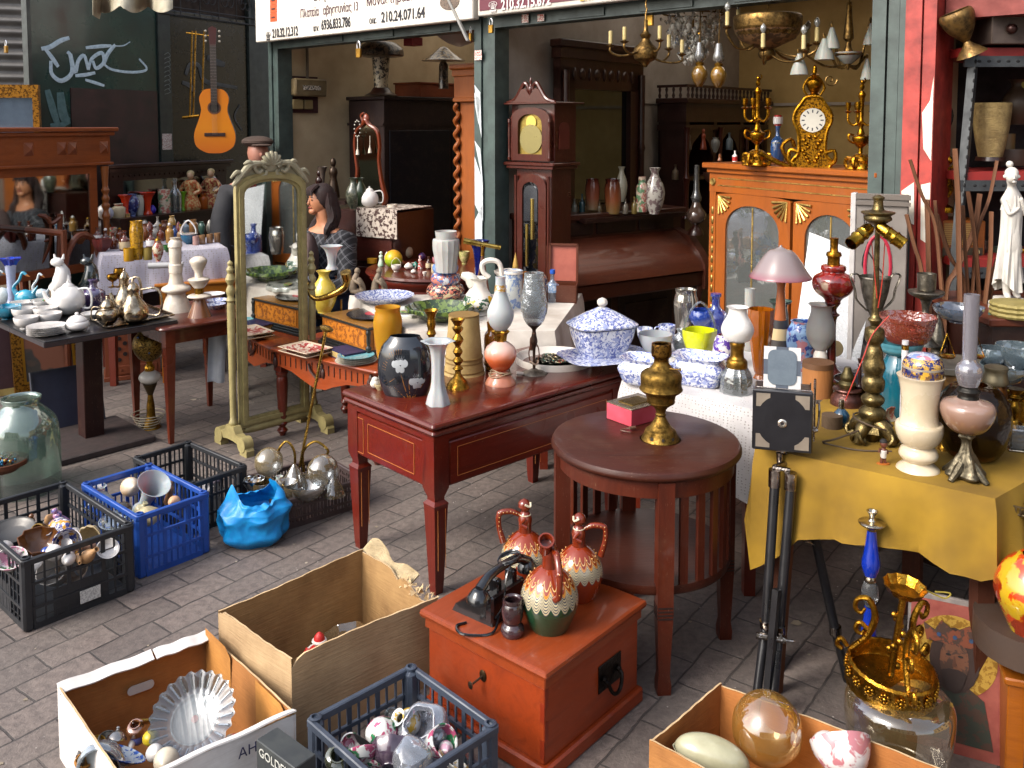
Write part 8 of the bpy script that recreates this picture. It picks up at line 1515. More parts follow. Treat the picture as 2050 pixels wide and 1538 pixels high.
rows_(1.0,[('round_vase','white globe vase with gold bottle neck','vase','ball',208,440,25,30,CHN,{'parts':[('neck','flute',GOLDD,.95,1.5,.35)]}),('jar','cream crackle jar with red brown rim','jar','jar',238,440,26,28,mt('#b4a88c',.3,k='bands',st=[(0,'#b4a88c'),(.86,'#7c2c1c'),(.96,'#b8ac98')])),('vase','orange red vase with white frilled lip next to the cobalt vase','vase','flute',252,440,30,44,OR_),('vase','tall orange vase with white frilled lip before the sideboard mirror','vase','flute',296,440,34,44,OR_,{'lobes':6,'amp':.06}),('cobalt_vase','cobalt blue vase with waisted neck and pale flowers','vase','urn',266,445,28,44,COBV),('white_vase','plain pale grey vase between the orange vases','vase','tall',280,445,18,40,mt('#a8a8a0',.3)),('cylinder_vase','cream cylinder vase with pink leaf sprays','vase','cyl',330,448,24,44,FLV),('glass_decanter','clear glass decanter with spire stopper','decanter','bottle',352,440,24,66,CLR),('white_bottle','white square china canister at the back','canister','cyl',187,448,16,22,CHN),('glass_vase','pale green white goblet far back beside the pine mirror','goblet','goblet',146,462,14,38,mt('#a8b4ac',.2)),('lamp_globe','pale blue white globe ornament with red cap','ornament','ball',220,456,16,22,mt('#a8acc0',.3)),('green_goblet','lime green stemmed goblet with white lip','goblet','flute',368,462,16,38,LIM),('green_goblet','second lime green goblet closer to the lidded urn','goblet','flute',393,460,18,40,LIM),('lidded_urn','pale encrusted porcelain urn with flower knob lid','urn','urn',430,465,34,36,mt('#a89c8c',.4,k='blot',c2='#8c7c6c',s=2),{'parts':[('lid','lid',mt('#b0a494',.5),.95,1.6,.9),('flower_knob','ball',CHN,1.45,1.75,.3)]}),('orange_pot','orange and ochre pot between goblet and urn','pot','jar',408,445,20,30,mt('#a85414',.3)),('blue_bird','violet blue glass bird behind the cylinder vase','ornament','egg',306,436,14,18,mt('#2c1c9c',.2))],'vases on the dark sideboard ledge',Y=YS_)
for k,(cx,lb)in enumerate(((383,'large baroque porcelain figurine in orange coat against the sideboard'),(424,'baroque porcelain figurine of a lady with red skirt'))):
 p=P(cx,436,YS_(cx));p.z=1.0;s=px2m(p.y,1.)*1.15;t=thing('porcelain_figurine',lb,'figurine',p,0,'baroque porcelain figurines');sk_=mt('#b8987c',.3)
 part('coat',mt(('#a8542c','#8a3428')[k],.35,k='blot',c2='#b8a070',s=1.2),lambda m:(m.lathe([(14*s,0),(16*s,8*s),(9*s,30*s),(12*s,46*s),(8*s,52*s)],14,n=3,lobes=5,amp=.08),m.tube([(-10*s,0,46*s),(-18*s,-2*s,32*s),(-8*s,-6*s,28*s)],4*s,7,3),m.tube([(10*s,0,46*s),(17*s,-2*s,34*s),(8*s,-6*s,28*s)],4*s,7,3)),t);part('head',sk_,lambda m:m.ball((0,0,60*s),(6*s,6*s,7*s),10),t);part('hair',mt('#b0a078',.5),lambda m:m.ball((0,1.5*s,63*s),(7*s,6*s,6*s),10),t)
def skin(name,mat,verts,edges,rad,par,sub=2):
 me=bpy.data.meshes.new(name);me.from_pydata(verts,edges,[]);o=bpy.data.objects.new(name,me);C.objects.link(o)
 md=o.modifiers.new('s','SKIN');md.use_smooth_shade=True
 for v,r in zip(me.skin_vertices[0].data,rad):v.radius=r if isinstance(r,tuple)else(r,r)
 me.skin_vertices[0].data[0].use_root=True
 s2_=o.modifiers.new('u','SUBSURF');s2_.levels=sub;s2_.render_levels=sub;bpy.context.view_layer.update()
 m2=bpy.data.meshes.new_from_object(o.evaluated_get(bpy.context.evaluated_depsgraph_get()));bpy.data.objects.remove(o)
 o=bpy.data.objects.new(name,m2);C.objects.link(o);m2.materials.append(mat);m2.shade_smooth();o.parent=par;return o
SKN=mt('#a06848',.45,c2='#b47a58',b=.05);HR=mt('#140807',.75,c2='#260e0b',b=.5)
PY=6.1;hp=P(650,402,PY);pz=hp.z;t_=thing('person','seated person with long dark hair in dark checked jacket and blue jeans','person',(hp.x,PY,0),A(-25))
V=[(0,0,.52),(0,.02,.75),(0,0,pz-.25),(0,0,pz-.17),(0,-.01,pz-.11),(-.02,-.02,pz+.0),(-.17,.0,pz-.27),(-.24,-.08,pz-.54),(-.08,-.24,pz-.63),(.17,.0,pz-.27),(.25,-.1,pz-.56),(.10,-.30,pz-.56),(-.10,-.05,.52),(-.14,-.42,.55),(-.12,-.44,.10),(-.12,-.56,.04),(.10,-.05,.52),(.12,-.44,.56),(.10,-.46,.10),(.10,-.58,.04)]
Ed=[(0,1),(1,2),(2,3),(3,4),(4,5),(2,6),(6,7),(7,8),(2,9),(9,10),(10,11),(0,12),(12,13),(13,14),(14,15),(0,16),(16,17),(17,18),(18,19)]
skin('body',SKN,V,Ed,[.14,.13,.12,.06,.05,.07,.07,.05,.03,.07,.05,.03,.10,.075,.045,.03,.10,.075,.045,.03],t_)
JK=mt('#0e0f16',.85,k='plaid',c2='#8a8a90',s=1.3)
skin('jacket',JK,V[:4]+V[6:12],[(0,1),(1,2),(2,3),(2,4),(4,5),(5,6),(2,7),(7,8),(8,9)],[.17,.165,.15,.085,.085,.075,.05,.085,.075,.05],t_)
skin('jeans',mt('#3c5474',.8,k='fabric',c2='#2c4060'),V[:1]+V[12:15]+V[16:19],[(0,1),(1,2),(2,3),(0,4),(4,5),(5,6)],[.16,.12,.09,.065,.12,.09,.065],t_)
part('shoe',BLK,lambda m:[m.ball((x,-.52,.04),(.045,.12,.045),12)for x in(-.12,.10)],t_)
HM=T(-.02,-.02,pz)@Rz(A(-28))@Matrix.Scale(.9,4)
def face(m):
 m.ball((0,0,0),(.078,.092,.105),20,HM);m.tube([(0,-.086,.02),(0,-.097,-.016),(0,-.09,-.026)],[.006,.010,.007],8,3,HM);m.ball((0,-.066,-.075),(.035,.028,.026),12,HM)
part('face',SKN,face,t_)
part('eye',mt('#1a0f0c',.3),lambda m:[m.ball((x,-.084,.012),(.011,.006,.005),8,HM)for x in(-.03,.03)],t_);part('eyebrow',HR,lambda m:[m.tube([(x-.017,-.086,.03),(x,-.09,.036),(x+.017,-.084,.03)],.003,6,1,HM)for x in(-.03,.03)],t_)
part('lips',mt('#8a3c38',.4),lambda m:m.ball((0,-.089,-.048),(.022,.007,.007),10,HM),t_)
def hair(m):
 m.ball((0,.022,.025),(.098,.098,.112),20,HM)
 for k in range(26):
  a=A(-5+k*7.4);x,y=.088*math.cos(a),.03+.085*math.sin(a);w=.012*math.sin(k*2.1);m.tube([(x*.85,y*.9,.06),(x*1.08,y,-.03),(x*1.25+w,y+.01,-.12),(x*1.4-w,y-.02-.02*(k%3),-.21),(x*1.35+w,y-.05,-.32+.03*(k%4))],[.02,.028,.028,.024,.006],7,3,HM)
 for k in range(5):m.tube([(-.02+k*.012,-.03,.12),(-.055+k*.024,-.085,.085),(-.06+k*.028,-.098,.045)],[.016,.014,.005],6,3,HM)
part('hair',HR,hair,t_)
def hand(m,wr,dr,curl,sgn):
 M_=T(*wr)@Vector(dr).to_track_quat('X','Z').to_matrix().to_4x4();m.ball((.04,0,0),(.048,.036,.017),12,M_)
 for k in range(4):y=(-.027+.018*k);L_=(.062,.072,.068,.052)[k];m.tube([(.07,y,0),(.07+L_*.5,y*1.1,-.006),(.07+L_*(1-.3*curl),y*1.1,-.022*curl-.012),(.07+L_*(1-.55*curl),y*1.05,-.05*curl-.01)],[.0095,.009,.008,.006],8,2,M_)
 m.tube([(.02,sgn*.03,0),(.045,sgn*.052,-.008),(.075,sgn*.05,-.02)],[.012,.010,.007],8,2,M_)
part('hand',SKN,lambda m:hand(m,(-.08,-.25,pz-.63),(-.1,-.8,-.25),.8,1),t_);part('hand',SKN,lambda m:hand(m,(.09,-.31,pz-.56),(-.7,-.4,.35),1.,1),t_)
part('cigarette',CHN,lambda m:m.tube([(-.0,-.36,pz-.50),(-.02,-.37,pz-.44)],.003,6),t_)
t_=thing('stool','low dark stool under the seated person','stool',(hp.x,PY,0),A(-25));part('seat',DK2,lambda m:m.box(-.2,.2,-.12,.22,.34,.40,bev=.01),t_);[part('leg',DK2,lambda m,x=x,y=y:m.box(x,x+.03,y,y+.03,0,.34),t_)for x in(-.18,.15)for y in(-.1,.17)]
bg_=MB().tube([(-.03,0,-.2),(0,0,0),(.0,0,.14),(-.01,0,.2)],[.08,.09,.06,.02],14,4,flat=.6).build('coat',mt('#4c3a38',.85,k='fabric',c2='#3a2c2c'),None,(P(622,520,5.9).x,5.9,P(622,520,5.9).z-.02),0);tag(bg_,'mauve brown coat draped over a chair back by the seated person','coat');ch=thing('chair','dark chair under the draped coat beside the mirror','chair',(P(622,520,6.0).x,6.0,0),0);part('seat',DK2,lambda m:m.box(-.18,.18,-.18,.18,.42,.46,bev=.01),ch);part('back',DK2,lambda m:m.box(-.14,.10,.15,.18,.46,.92,bev=.01),ch);[part('leg',DK2,lambda m,x=x,y=y:m.box(x,x+.03,y,y+.03,0,.42),ch)for x in(-.17,.14)for y in(-.17,.14)]
hy=6.9;hp=P(516,306,hy);pz=hp.z;t_=thing('person','standing person in grey coat and brown flat cap behind the mirror','person',(hp.x,hy,0),A(30))
V2=[(0,0,.88),(0,0,1.1),(0,0,pz-.27),(0,0,pz-.15),(0,-.01,pz-.02),(-.23,0,pz-.3),(-.31,-.02,pz-.56),(-.28,-.1,pz-.8),(.2,0,pz-.3),(.25,-.02,pz-.58),(.22,-.1,pz-.8),(-.1,0,.5),(-.1,.02,.08),(.1,0,.5),(.1,.02,.08)]
E2=[(0,1),(1,2),(2,3),(3,4),(2,5),(5,6),(6,7),(2,8),(8,9),(9,10),(0,11),(11,12),(0,13),(13,14)]
skin('body',mt('#a87462',.5),V2,E2,[.13,.13,.12,.055,.08,.07,.05,.035,.07,.05,.035,.09,.05,.09,.05],t_)
skin('coat',mt('#3c3c3e',.85,k='fabric',c2='#2c2c30'),V2[:3]+V2[5:11],[(0,1),(1,2),(2,3),(3,4),(4,5),(2,6),(6,7),(7,8)],[.19,.18,.16,.09,.08,.06,.09,.08,.06],t_)
skin('trousers',mt('#24242a',.85),V2[:1]+V2[11:],[(0,1),(1,2),(0,3),(3,4)],[.16,.11,.08,.11,.08],t_)
part('cap',mt('#4c3a30',.85,k='fabric',c2='#3a2c24'),lambda m:(m.ball((0,0,pz+.085),(.12,.14,.045),18),m.ball((0,-.12,pz+.06),(.08,.06,.012),12)),t_);part('face',mt('#a87462',.5),lambda m:(m.ball((0,-.01,pz),(.08,.095,.11),16),m.ball((0,-.105,-.01+pz),(.014,.02,.02),8)),t_);part('shoe',BLK,lambda m:[m.ball((x,-.04,.04),(.05,.13,.045),12)for x in(-.1,.1)],t_)
gl_=P(428,180,7.1);t_=thing('guitar','orange acoustic guitar hanging upright on the black door','guitar',gl_,A(14));u=px2m(7.1,1.9)
def gb_(k=1.):return[(x*u*k,(180-y)*u)for x,y in spline([(0,178),(18,180),(28,196),(25,220),(30,240),(39,268),(36,292),(18,305),(0,307)],4)]
half=gb_();pol=half+[(-x,z)for x,z in reversed(half[1:-1])]
part('body',mt('#c46a10',.25,k='smooth',st=[(0,'#b85c0c'),(.4,'#c8780f'),(1,'#c06a10')],coat=.8),lambda m:m.slab(pol,-.0,.003),t_);part('side',mt('#6a2c0c',.3,coat=.5),lambda m:m.slab([(x*1.015,z)for x,z in pol],.003,.09),t_)
part('sound_hole',mt('#160a06',.8),lambda m:m.lathe([(0,0),(10*u,0),(10*u,.001),(0,.001)],24,T(0,-.001,-36*u)@Rx(PI/2)),t_);part('rosette',mt('#5c3010',.4),lambda m:m.lathe([(10*u,0),(13*u,0),(13*u,.001),(10*u,.001)],28,T(0,-.0005,-36*u)@Rx(PI/2)),t_)
part('neck',mt('#2c1c18',.4),lambda m:m.box(-6*u,6*u,-.012,.0,-30*u,88*u),t_);part('fret',mt('#8a8078',.3,.8),lambda m:[m.box(-6*u,6*u,-.0135,-.012,(86-k*6)*u,(86.5-k*6)*u)for k in range(19)],t_);part('headstock',mt('#3c140e',.4),lambda m:m.slab([(-6*u,88*u),(6*u,88*u),(8*u,122*u),(0,126*u),(-8*u,122*u)],-.012,.006),t_)
part('tuning_peg',mt('#b8b0a0',.3,.6),lambda m:[m.ball((s_*13*u,-.006,(96+k*10)*u),2.6*u,6)for s_ in(-1,1)for k in range(3)],t_);part('bridge',mt('#2a120c',.4),lambda m:m.box(-20*u,20*u,-.008,0,-93*u,-86*u,bev=.002),t_);part('string',mt('#b8b0a0',.3,.9),lambda m:[m.box((-4.4+1.8*k)*u,(-4.2+1.8*k)*u,-.015,-.0145,-90*u,90*u)for k in range(6)],t_)
t_=thing('hanging_rods','tall thin brass hanging lamp frame beside the guitar','lamp frame',P(390,150,7.15));part('rod',BRS,lambda m:[m.tube([tuple(P(x,62,7.15)-t_.location),tuple(P(x-5,236,7.15)-t_.location)],.007,6)for x in(385,392,409)],t_);part('cross_bar',BRS,lambda m:(m.tube([tuple(P(373,66,7.15)-t_.location),tuple(P(418,72,7.15)-t_.location)],.006,6),m.tube([tuple(P(366,236,7.15)-t_.location),tuple(P(400,232,7.1)-t_.location)],.012,6)),t_)
wr=P(262,2,5.6);aw=MB().sheet(lambda u_,v:tuple(P(185+160*u_,-14+(26+14*abs(math.sin(u_*9))+18*(1-u_)*(u_<.1))*v,5.6+.25*math.sin(u_*12)*v)),48,8,.004).build('awning',mt('#a8a08c',.8,k='fabric',c2='#8c846c'),None);aw.location=(0,0,.0);tag(aw,'scalloped cream awning edge hanging at the top over the green doors','awning')
def pt(t,x,y,Y):q=P(x,y,Y)-t.location;return(q.x,q.y,q.z)
ANB=mt('#7c6034',.35,.9,k='metal',c2='#3a2a14',s=2);CND=mt('#b8a878',.5,c2='#a08c50');BLB=mt('#b8b8b4',.08,k='glass',c2='#a8a8a0',e=.35)
def chandelier(lb,cx,Y,hubs,arms,hang,extra=None):
 "hubs: (y, halfwidth) lathe profile; arms: (x, y of the pan, dy of the drop, depth)"
 t=thing('chandelier',lb,'chandelier',P(cx,hubs[0][0],Y));u=px2m(Y,t.location.z);z0=t.location.z
 part('body',ANB,lambda m:m.lathe([(h*u,Zat(y,Y)-z0)for y,h in hubs],24,n=2),t)
 zt=2.88-z0;part('chain',ANB,lambda m:[m.tube([(0,0,Zat(hang,Y)-z0+k*.03),(.006 if k%2 else 0,0 if k%2 else.006,Zat(hang,Y)-z0+k*.03+.032)],.004,5)for k in range(int((zt-(Zat(hang,Y)-z0))/.03))],t)
 for x,y,dr,dy in arms:
  r=(x-cx)*u;zp=Zat(y,Y)-z0;yc=Zat(y+dr,Y)-z0;MB().tube([(r*.12,dy*.12,(zp+yc)/2+.02),(r*.4,dy*.4,yc+.01),(r*.75,dy*.75,yc),(r,dy,zp-.03),(r,dy,zp)],.006,8,4).build('arm',ANB,t)
  MB().lathe([(.004,-.01),(.02,0),(.024,.004),(.008,.004),(.008,.012)],14,T(r,dy,zp)).build('drip_pan',ANB,t);c=MB().lathe([(.0105,.012),(.0105,.075),(.008,.077),(0,.077)],12,T(r,dy,zp)).build('candle',CND,t)
  if extra=='bulb':MB().lathe([(.004,.077),(.014,.095),(.013,.11),(.002,.125)],10,T(r,dy,zp),n=2).build('bulb',BLB,t)
 return t,u
chandelier('dark brass candle chandelier hanging just behind the big padlock',1292,4.7,[(135,3),(125,10),(118,22),(100,24),(88,14),(78,8),(70,12),(62,5),(40,4)],[(1222,92,20,.0),(1245,88,22,-.1),(1315,85,20,-.08),(1345,96,24,.1),(1365,110,16,0)],40)
t_,u=chandelier('antique bronze bowl chandelier with candle arms near the ceiling',1535,4.45,[(122,3),(116,14),(108,17),(100,14),(92,6),(104,4),(96,8),(78,54),(60,64),(55,66),(34,67),(30,62)],[(1450,58,40,-.05),(1486,45,50,.1),(1510,105,26,-.15),(1618,92,24,-.12),(1630,88,30,.1),(1582,110,18,-.2)],30,'bulb')
part('relief',mt('#7c5c3c',.5,.5,k='blot',c2='#4c3824',s=.8,b=1.),lambda m:m.lathe([(10*u,Zat(100,4.45)-t_.location.z),(54.8*u,Zat(79,4.45)-t_.location.z),(64.5*u,Zat(61,4.45)-t_.location.z)],32,n=1),t_)
t_,u=chandelier('brass arm chandelier with white glass bells below the ceiling',1697,4.3,[(140,2),(130,5),(122,8),(112,24),(108,26),(104,10),(84,5),(78,10),(60,9),(30,6),(5,5)],[],5)
WGL=mt('#a8a8a0',.25,k='frost')
part('glass_dish',WGL,lambda m:m.lathe([(8*u,-.0),(22*u,.03),(27*u,.055)],20,T(0,0,Zat(128,4.3)-t_.location.z),n=2),t_)
for x,y,w in((1665,98,16),(1650,120,20),(1742,90,14),(1600,150,18),(1735,160,12)):part('glass_bell',WGL,lambda m:m.lathe(inner([(w*u,0),(w*.85*u,.03),(w*.4*u,.08),(w*.25*u,.1)],.002),16,T(*pt(t_,x,y,4.3))),t_);part('arm',ANB,lambda m:m.tube([(0,0,.02),((x-1697)*u*.5,0,.02),pt(t_,x,y-50,4.3),pt(t_,x,y-40,4.3)],.006,7,4),t_)
part('scroll',ANB,lambda m:m.tube([pt(t_,1662+14*(1-k/16)*math.cos(k*.6),160+14*(1-k/16)*math.sin(k*.6),4.3)for k in range(14)],.004,6),t_)
t_=thing('crystal_chandelier','crystal drop chandelier with curled brass hooks','chandelier',P(1388,20,4.9));rnd=random.Random(5);CRY=mt('#c8c8c4',.05,k='glass',c2='#d0ccc0',e=.45,b=1.,s=3);CR2=mt('#c8c8c4',.05,.9,b=0)
part('frame',ANB,lambda m:(m.tube([pt(t_,1388+62*math.cos(k*.35),28+6*math.sin(k*.35),4.9)for k in range(18)],.005,6,closed=True),m.tube([(0,0,.9),(0,0,-.1)],.006,6),[m.tube([pt(t_,1388+q*.9,28,4.9),pt(t_,1388+q,14,4.9),pt(t_,1388+q*1.12,12,4.9),pt(t_,1388+q*1.12,22,4.9)],.004,5,3)for q in(-60,-40,-20,20,40,60)]),t_)
for nm,mm,n in(('crystal_drop',CRY,260),('crystal_spark',CR2,130)):
 def f(m):
  for k in range(n):a=rnd.uniform(0,6.3);v=rnd.uniform(0,1);r=(.19*(1-v*.7))*rnd.uniform(.5,1);sz=rnd.uniform(.009,.016)*(1 if mm is CRY else.5);m.lathe([(0,-sz*1.8),(sz,0),(0,sz*1.3)],6,T(r*math.cos(a),r*math.sin(a),-.03-.24*v+rnd.uniform(-.02,.02)))
 o=MB();f(o);tag(o.build(nm,mm,t_),kind='stuff')
for cx,cy,k in((1400,150,0),(1438,152,1)):
 ware('hanging_lamp',('amber glass globe pendant left of the second globe','amber glass globe pendant with clear chimney nearer the bowl chandelier')[k],'pendant lamp',cx,cy+24,None,[('globe',mt('#6c4c14',.08,k='smooth',st=[(0,'#4c300c'),(1,'#7c5c20')],coat=1.),[(cy+24,5),(cy+14,12),(cy,16),(cy-12,13),(cy-18,8)]),('collar',BRS,[(cy-18,8),(cy-24,9),(cy-26,6)]),('chimney',mt('#a8a8a4',.05,k='glass',c2='#98948c',e=.25),[(cy-26,6),(cy-34,12),(cy-48,9),(cy-64,6)],True),('hanger',ANB,[(cy-64,1),(cy-150,1)])],Y=4.75-.1*k,n=2)
CTZ_=1.49;GD=mt('#b07c1c',.25,1.,k='metal',c2='#5c3c0a',s=2.5);GDB=mt('#a87414',.3,.9,k='blot',c2='#4c300a',s=2.5,b=1.)
def cab(cx,Y):return P(cx,300,Y)
def candelabrum(lb,cx,Y,by):
 zb=CTZ_;p=P(cx,by,Y);p.z=zb;t=thing('candelabrum',lb,'candelabrum',p,0,'gilt candelabra flanking the clock');u=px2m(Y,zb);Z=lambda k:k*u
 part('base',GDB,lambda m:(m.lathe([(26*u,0),(27*u,3*u),(20*u,12*u),(22*u,18*u),(14*u,28*u),(8*u,32*u)],20,lobes=4,amp=.1,n=2),[m.tube([(16*u,0,20*u),(28*u,0,22*u),(30*u,0,8*u),(22*u,0,2*u)],4*u,6,3,Rz(k*PI/2+.78))for k in range(4)]),t)
 part('urn',GD,lambda m:(m.lathe([(5*u,32*u),(4*u,42*u),(10*u,48*u),(16*u,60*u),(15*u,66*u),(8*u,70*u),(4*u,84*u),(7*u,90*u),(4*u,100*u),(5*u,140*u),(8*u,148*u),(4*u,156*u)],18,n=2),[m.tube([(s_*13*u,0,52*u),(s_*24*u,0,58*u),(s_*24*u,0,70*u),(s_*14*u,0,68*u)],2.2*u,6,3)for s_ in(-1,1)]),t)
 for k in range(5):
  M_=Rz(k*1.257+.3);o=MB().tube([(3*u,0,95*u),(14*u,0,88*u),(24*u,0,96*u),(25*u,0,112*u)],2.4*u,7,4,M_).build('arm',GD,t);MB().lathe([(3*u,112*u),(8*u,116*u),(3*u,118*u),(5*u,124*u),(5.5*u,134*u),(0,134*u)],10,M_@T(25*u,0,0)).build('candle_cup',GD,o)
 part('figure',GD,lambda m:(m.ball((0,0,164*u),(5*u,4*u,7*u),8),m.ball((0,0,174*u),4*u,8),m.tube([(0,0,168*u),(7*u,0,176*u),(4*u,0,182*u)],1.6*u,5,2)),t)
candelabrum('gilt candelabrum left of the ornate clock with cherub finial',1515,4.62,322);candelabrum('gilt candelabrum partly behind the green pillar',1722,4.22,328)
Yc=4.42;p=P(1625,330,Yc);p.z=CTZ_;t_=thing('mantel_clock','tall ornate gilt baroque clock with white enamel numeral ring','clock',p,A(-25));u=px2m(Yc,CTZ_)
pl_=[(-34,0),(-38,12),(-26,28),(-26,60),(-30,78),(-36,92),(-34,110),(-22,128),(-12,140),(12,140),(22,128),(34,110),(36,92),(30,78),(26,60),(26,28),(38,12),(34,0)]
part('case',GDB,lambda m:m.slab([(x*u,z*u)for x,z in spline(pl_,2)][::-1],0,30*u),t_)
part('ornament',GD,lambda m:(m.tube([(x*u,-.004,z*u)for x,z in pl_],3.4*u,7,3),[m.tube([(s_*26*u,-.004,30*u),(s_*42*u,-.004,34*u),(s_*44*u,-.004,14*u),(s_*34*u,-.004,6*u)],4*u,7,3)for s_ in(-1,1)],[m.ball((s_*(6+4*k%14)*u,-.004,(12+k*7)*u),4*u,6)for k in range(8)for s_ in(-1,1)],[m.tube([(s_*10*u,.02,140*u),(s_*20*u,.02,158*u),(s_*12*u,.02,176*u),(s_*4*u,.02,180*u)],2.4*u,6,3)for s_ in(-1,1)]),t_)
part('finial_urn',GD,lambda m:m.lathe([(10*u,140*u),(14*u,146*u),(8*u,150*u),(16*u,164*u),(15*u,174*u),(7*u,180*u),(10*u,184*u),(5*u,188*u),(4*u,200*u),(0,206*u)],16,T(0,14*u,0),n=2),t_)
part('numeral_ring',mt('#b8b4a8',.3),lambda m:m.lathe([(12*u,0),(24*u,0),(24*u,2*u),(12*u,2*u)],32,T(0,-.003,94*u)@Rx(PI/2)),t_);part('numeral',mt('#1c1c2c',.5),lambda m:[m.box(-1.2*u,1.2*u,-.0055,-.004,15*u,21*u,T(0,-.003,94*u)@Ry(k*PI/6))for k in range(12)],t_);part('dial',GD,lambda m:m.lathe([(0,0),(12*u,0),(12*u,u),(0,u)],20,T(0,-.003,94*u)@Rx(PI/2)),t_)
rt=it('spray_bottle','clear blue spray bottle with red and white trigger head','spray bottle','bottle',1556,322,None,26,70,mt('#5c7c9c',.1,k='glass',c2='#3c64a0',e=.5),Y=4.75,parts=[('label','cyl',mt('#1c44a0',.4,k='blot',c2='#b8a83c',s=1.5),.1,.5,1.0),('trigger_head','block',mt('#a81c1c',.35),1.,1.3,.55),('nozzle','block',CHN,1.05,1.25,.75)])
it('glue_bottle','tiny white bottle with red label at the cabinet edge','bottle','bottle',1471,324,None,10,22,CHN,Y=4.85,parts=[('label','cyl',mt('#a02020',.4),.1,.45,1.05)]);it('ornament','tiny brown bear ornament on the left end of the orange cabinet','ornament','fig',1441,322,None,12,14,PRS,Y=4.95)
p=P(1590,335,4.5);t_=thing('gilt_mount','gilt swag and crossed torches hanging over the cabinet front','mount',p);u=px2m(4.5,p.z);part('swag',GD,lambda m:(m.lathe([(8*u,-30*u),(14*u,-20*u),(20*u,0),(12*u,6*u)],10,sy=.4,n=2),m.tube([(-70*u,0,30*u),(-30*u,-.01,8*u),(0,-.02,0)],[6*u,5*u,4*u],7,3),m.tube([(64*u,0,34*u),(30*u,-.01,10*u),(0,-.02,0)],[8*u,5*u,4*u],7,3),m.tube([(-6*u,0,4*u),(-26*u,0,40*u),(-8*u,0,56*u),(0,0,40*u)],4*u,7,3)),t_)
TIF=mt('#5c4c3c',.35,k='blot',c2='#14100e',s=.9,coat=.5)
ware('lattice_lamp','tall lattice glass lamp with wide drum shade on the wardrobe','lamp',763,191,None,[('foot',DKW,[(191,34),(185,22),(176,16)]),('column',mt('#a89c84',.35,k='blot',c2='#1c1814',s=.8),[(176,14),(150,15),(120,18),(116,20)]),('cage',mt('#14100f',.4),[(116,4),(112,4)]),('shade',TIF,[(116,22),(113,44),(108,46),(98,44),(86,30),(84,22)])],Y=7.3,n=2)
ware('mosaic_lamp','dark mosaic glass lamp with cone shade on the wooden box','lamp',888,178,None,[('stem',TIF,[(178,10),(130,9),(124,6)]),('shade',mt('#8c744c',.3,k='blot',c2='#140f0c',s=.9,coat=.6),[(124,8),(122,44),(118,36),(105,18),(96,8),(94,3)])],Y=7.3,n=1)
ware('pendant_shade','white glass bowl pendant under the cream sign','pendant lamp',920,93,None,[('bowl',mt('#a8a49c',.3,k='frost'),[(93,6),(86,24),(74,42),(66,46)])],Y=6.3)
it('canister','red metal box hung high in the left shop','box','block',827,92,None,38,16,mt('#7c0c14',.4),Y=6.6,seg=4)
rows_(None,[('vase','dark green urn vase with pale lip before the curvy mirror','vase','vase',708,418,32,62,mt('#3c4034',.3,k='blot',c2='#5c5c4c',s=1.,coat=.4)),('vase','bronze green tall vase seen behind the first urn','vase','vase',722,412,26,56,mt('#23301f',.3)),('teapot','white porcelain teapot with crown shaped lid','teapot','ball',740,416,36,36,CHN,{'parts':[('lid','lid',CHN,.9,1.2,.5),('spout',CHN,-1,.4,.9,1.6),('handle',CHN,1,.3,.9,1.5)]}),('roll','cream paper roll on the drawer chest','roll','cyl',785,422,20,12,CRM)],'pots on the drawer chest',Y=6.3)
rows_(None,[('bronze_figure','dark bronze dancing figure behind the seated person','statuette','fig',640,400,26,60,DKW),('candle_vase','dark flared vase with pale top among the bronzes','vase','flute',646,396,20,62,mt('#4c4038',.4)),('bronze_figure','bronze cupid on a scrolled column in the dim shop','statuette','fig',668,396,30,80,mt('#3a2c20',.35,.6))],'bronzes behind the seated person',Y=6.9)
bs=thing('shelf_stand','narrow dark stand for the bronzes','stand',P(655,400,6.9).xy.to_3d());part('top',DK2,lambda m:m.box(-.16,.16,-.12,.12,P(655,400,6.9).z-.03,P(655,400,6.9).z),bs);part('post',DK2,lambda m:m.box(-.04,.04,-.04,.04,0,P(655,400,6.9).z-.03),bs)
rows_(None,[('porcelain_vase','tall white porcelain vase with painted sprays beside the dark cabinet','vase','vase',1310,428,42,92,mt('#a8a49c',.2,k='blot',c2='#6c5c5c',s=.6,coat=.6)),('porcelain_vase','pale patterned vase behind the tallest white one','vase','vase',1244,404,24,70,mt('#8c8878',.3)),('red_vase','cream vase shading to rusty red at the neck','vase','tall',1186,420,30,62,mt('#8c5038',.2,k='smooth',st=[(0,'#8a7858'),(.4,'#8a4c34'),(1,'#4c140c')],coat=.6)),('red_vase','second rusty red vase with gold flower closer to the hall mirror','vase','tall',1227,428,36,70,mt('#8c5038',.2,k='smooth',st=[(0,'#8a7040'),(.4,'#8a4c2c'),(1,'#3c100c')],coat=.6)),('lidded_jar','small white patterned jar beside the tallest vase','jar','jar',1285,424,24,70,FLV)]+[('glass_bottle',lb,'bottle','bottle',cx,428,12,h,mt(c,.1,coat=.7,b=0))for cx,h,c,lb in((1165,40,'#28484c','teal glass bottle at the clock end of the piano'),(1200,26,'#5c4c30','short amber bottle between the red vases'),(1252,30,'#6c6458','pale bottle right of the gold flowered vase'),(1270,34,'#6a5a2c','olive bottle next to the lidded jar'),(1150,30,'#6c6c60','clear stoppered bottle nearest the clock'))],'vases along the piano top',Y=5.75)
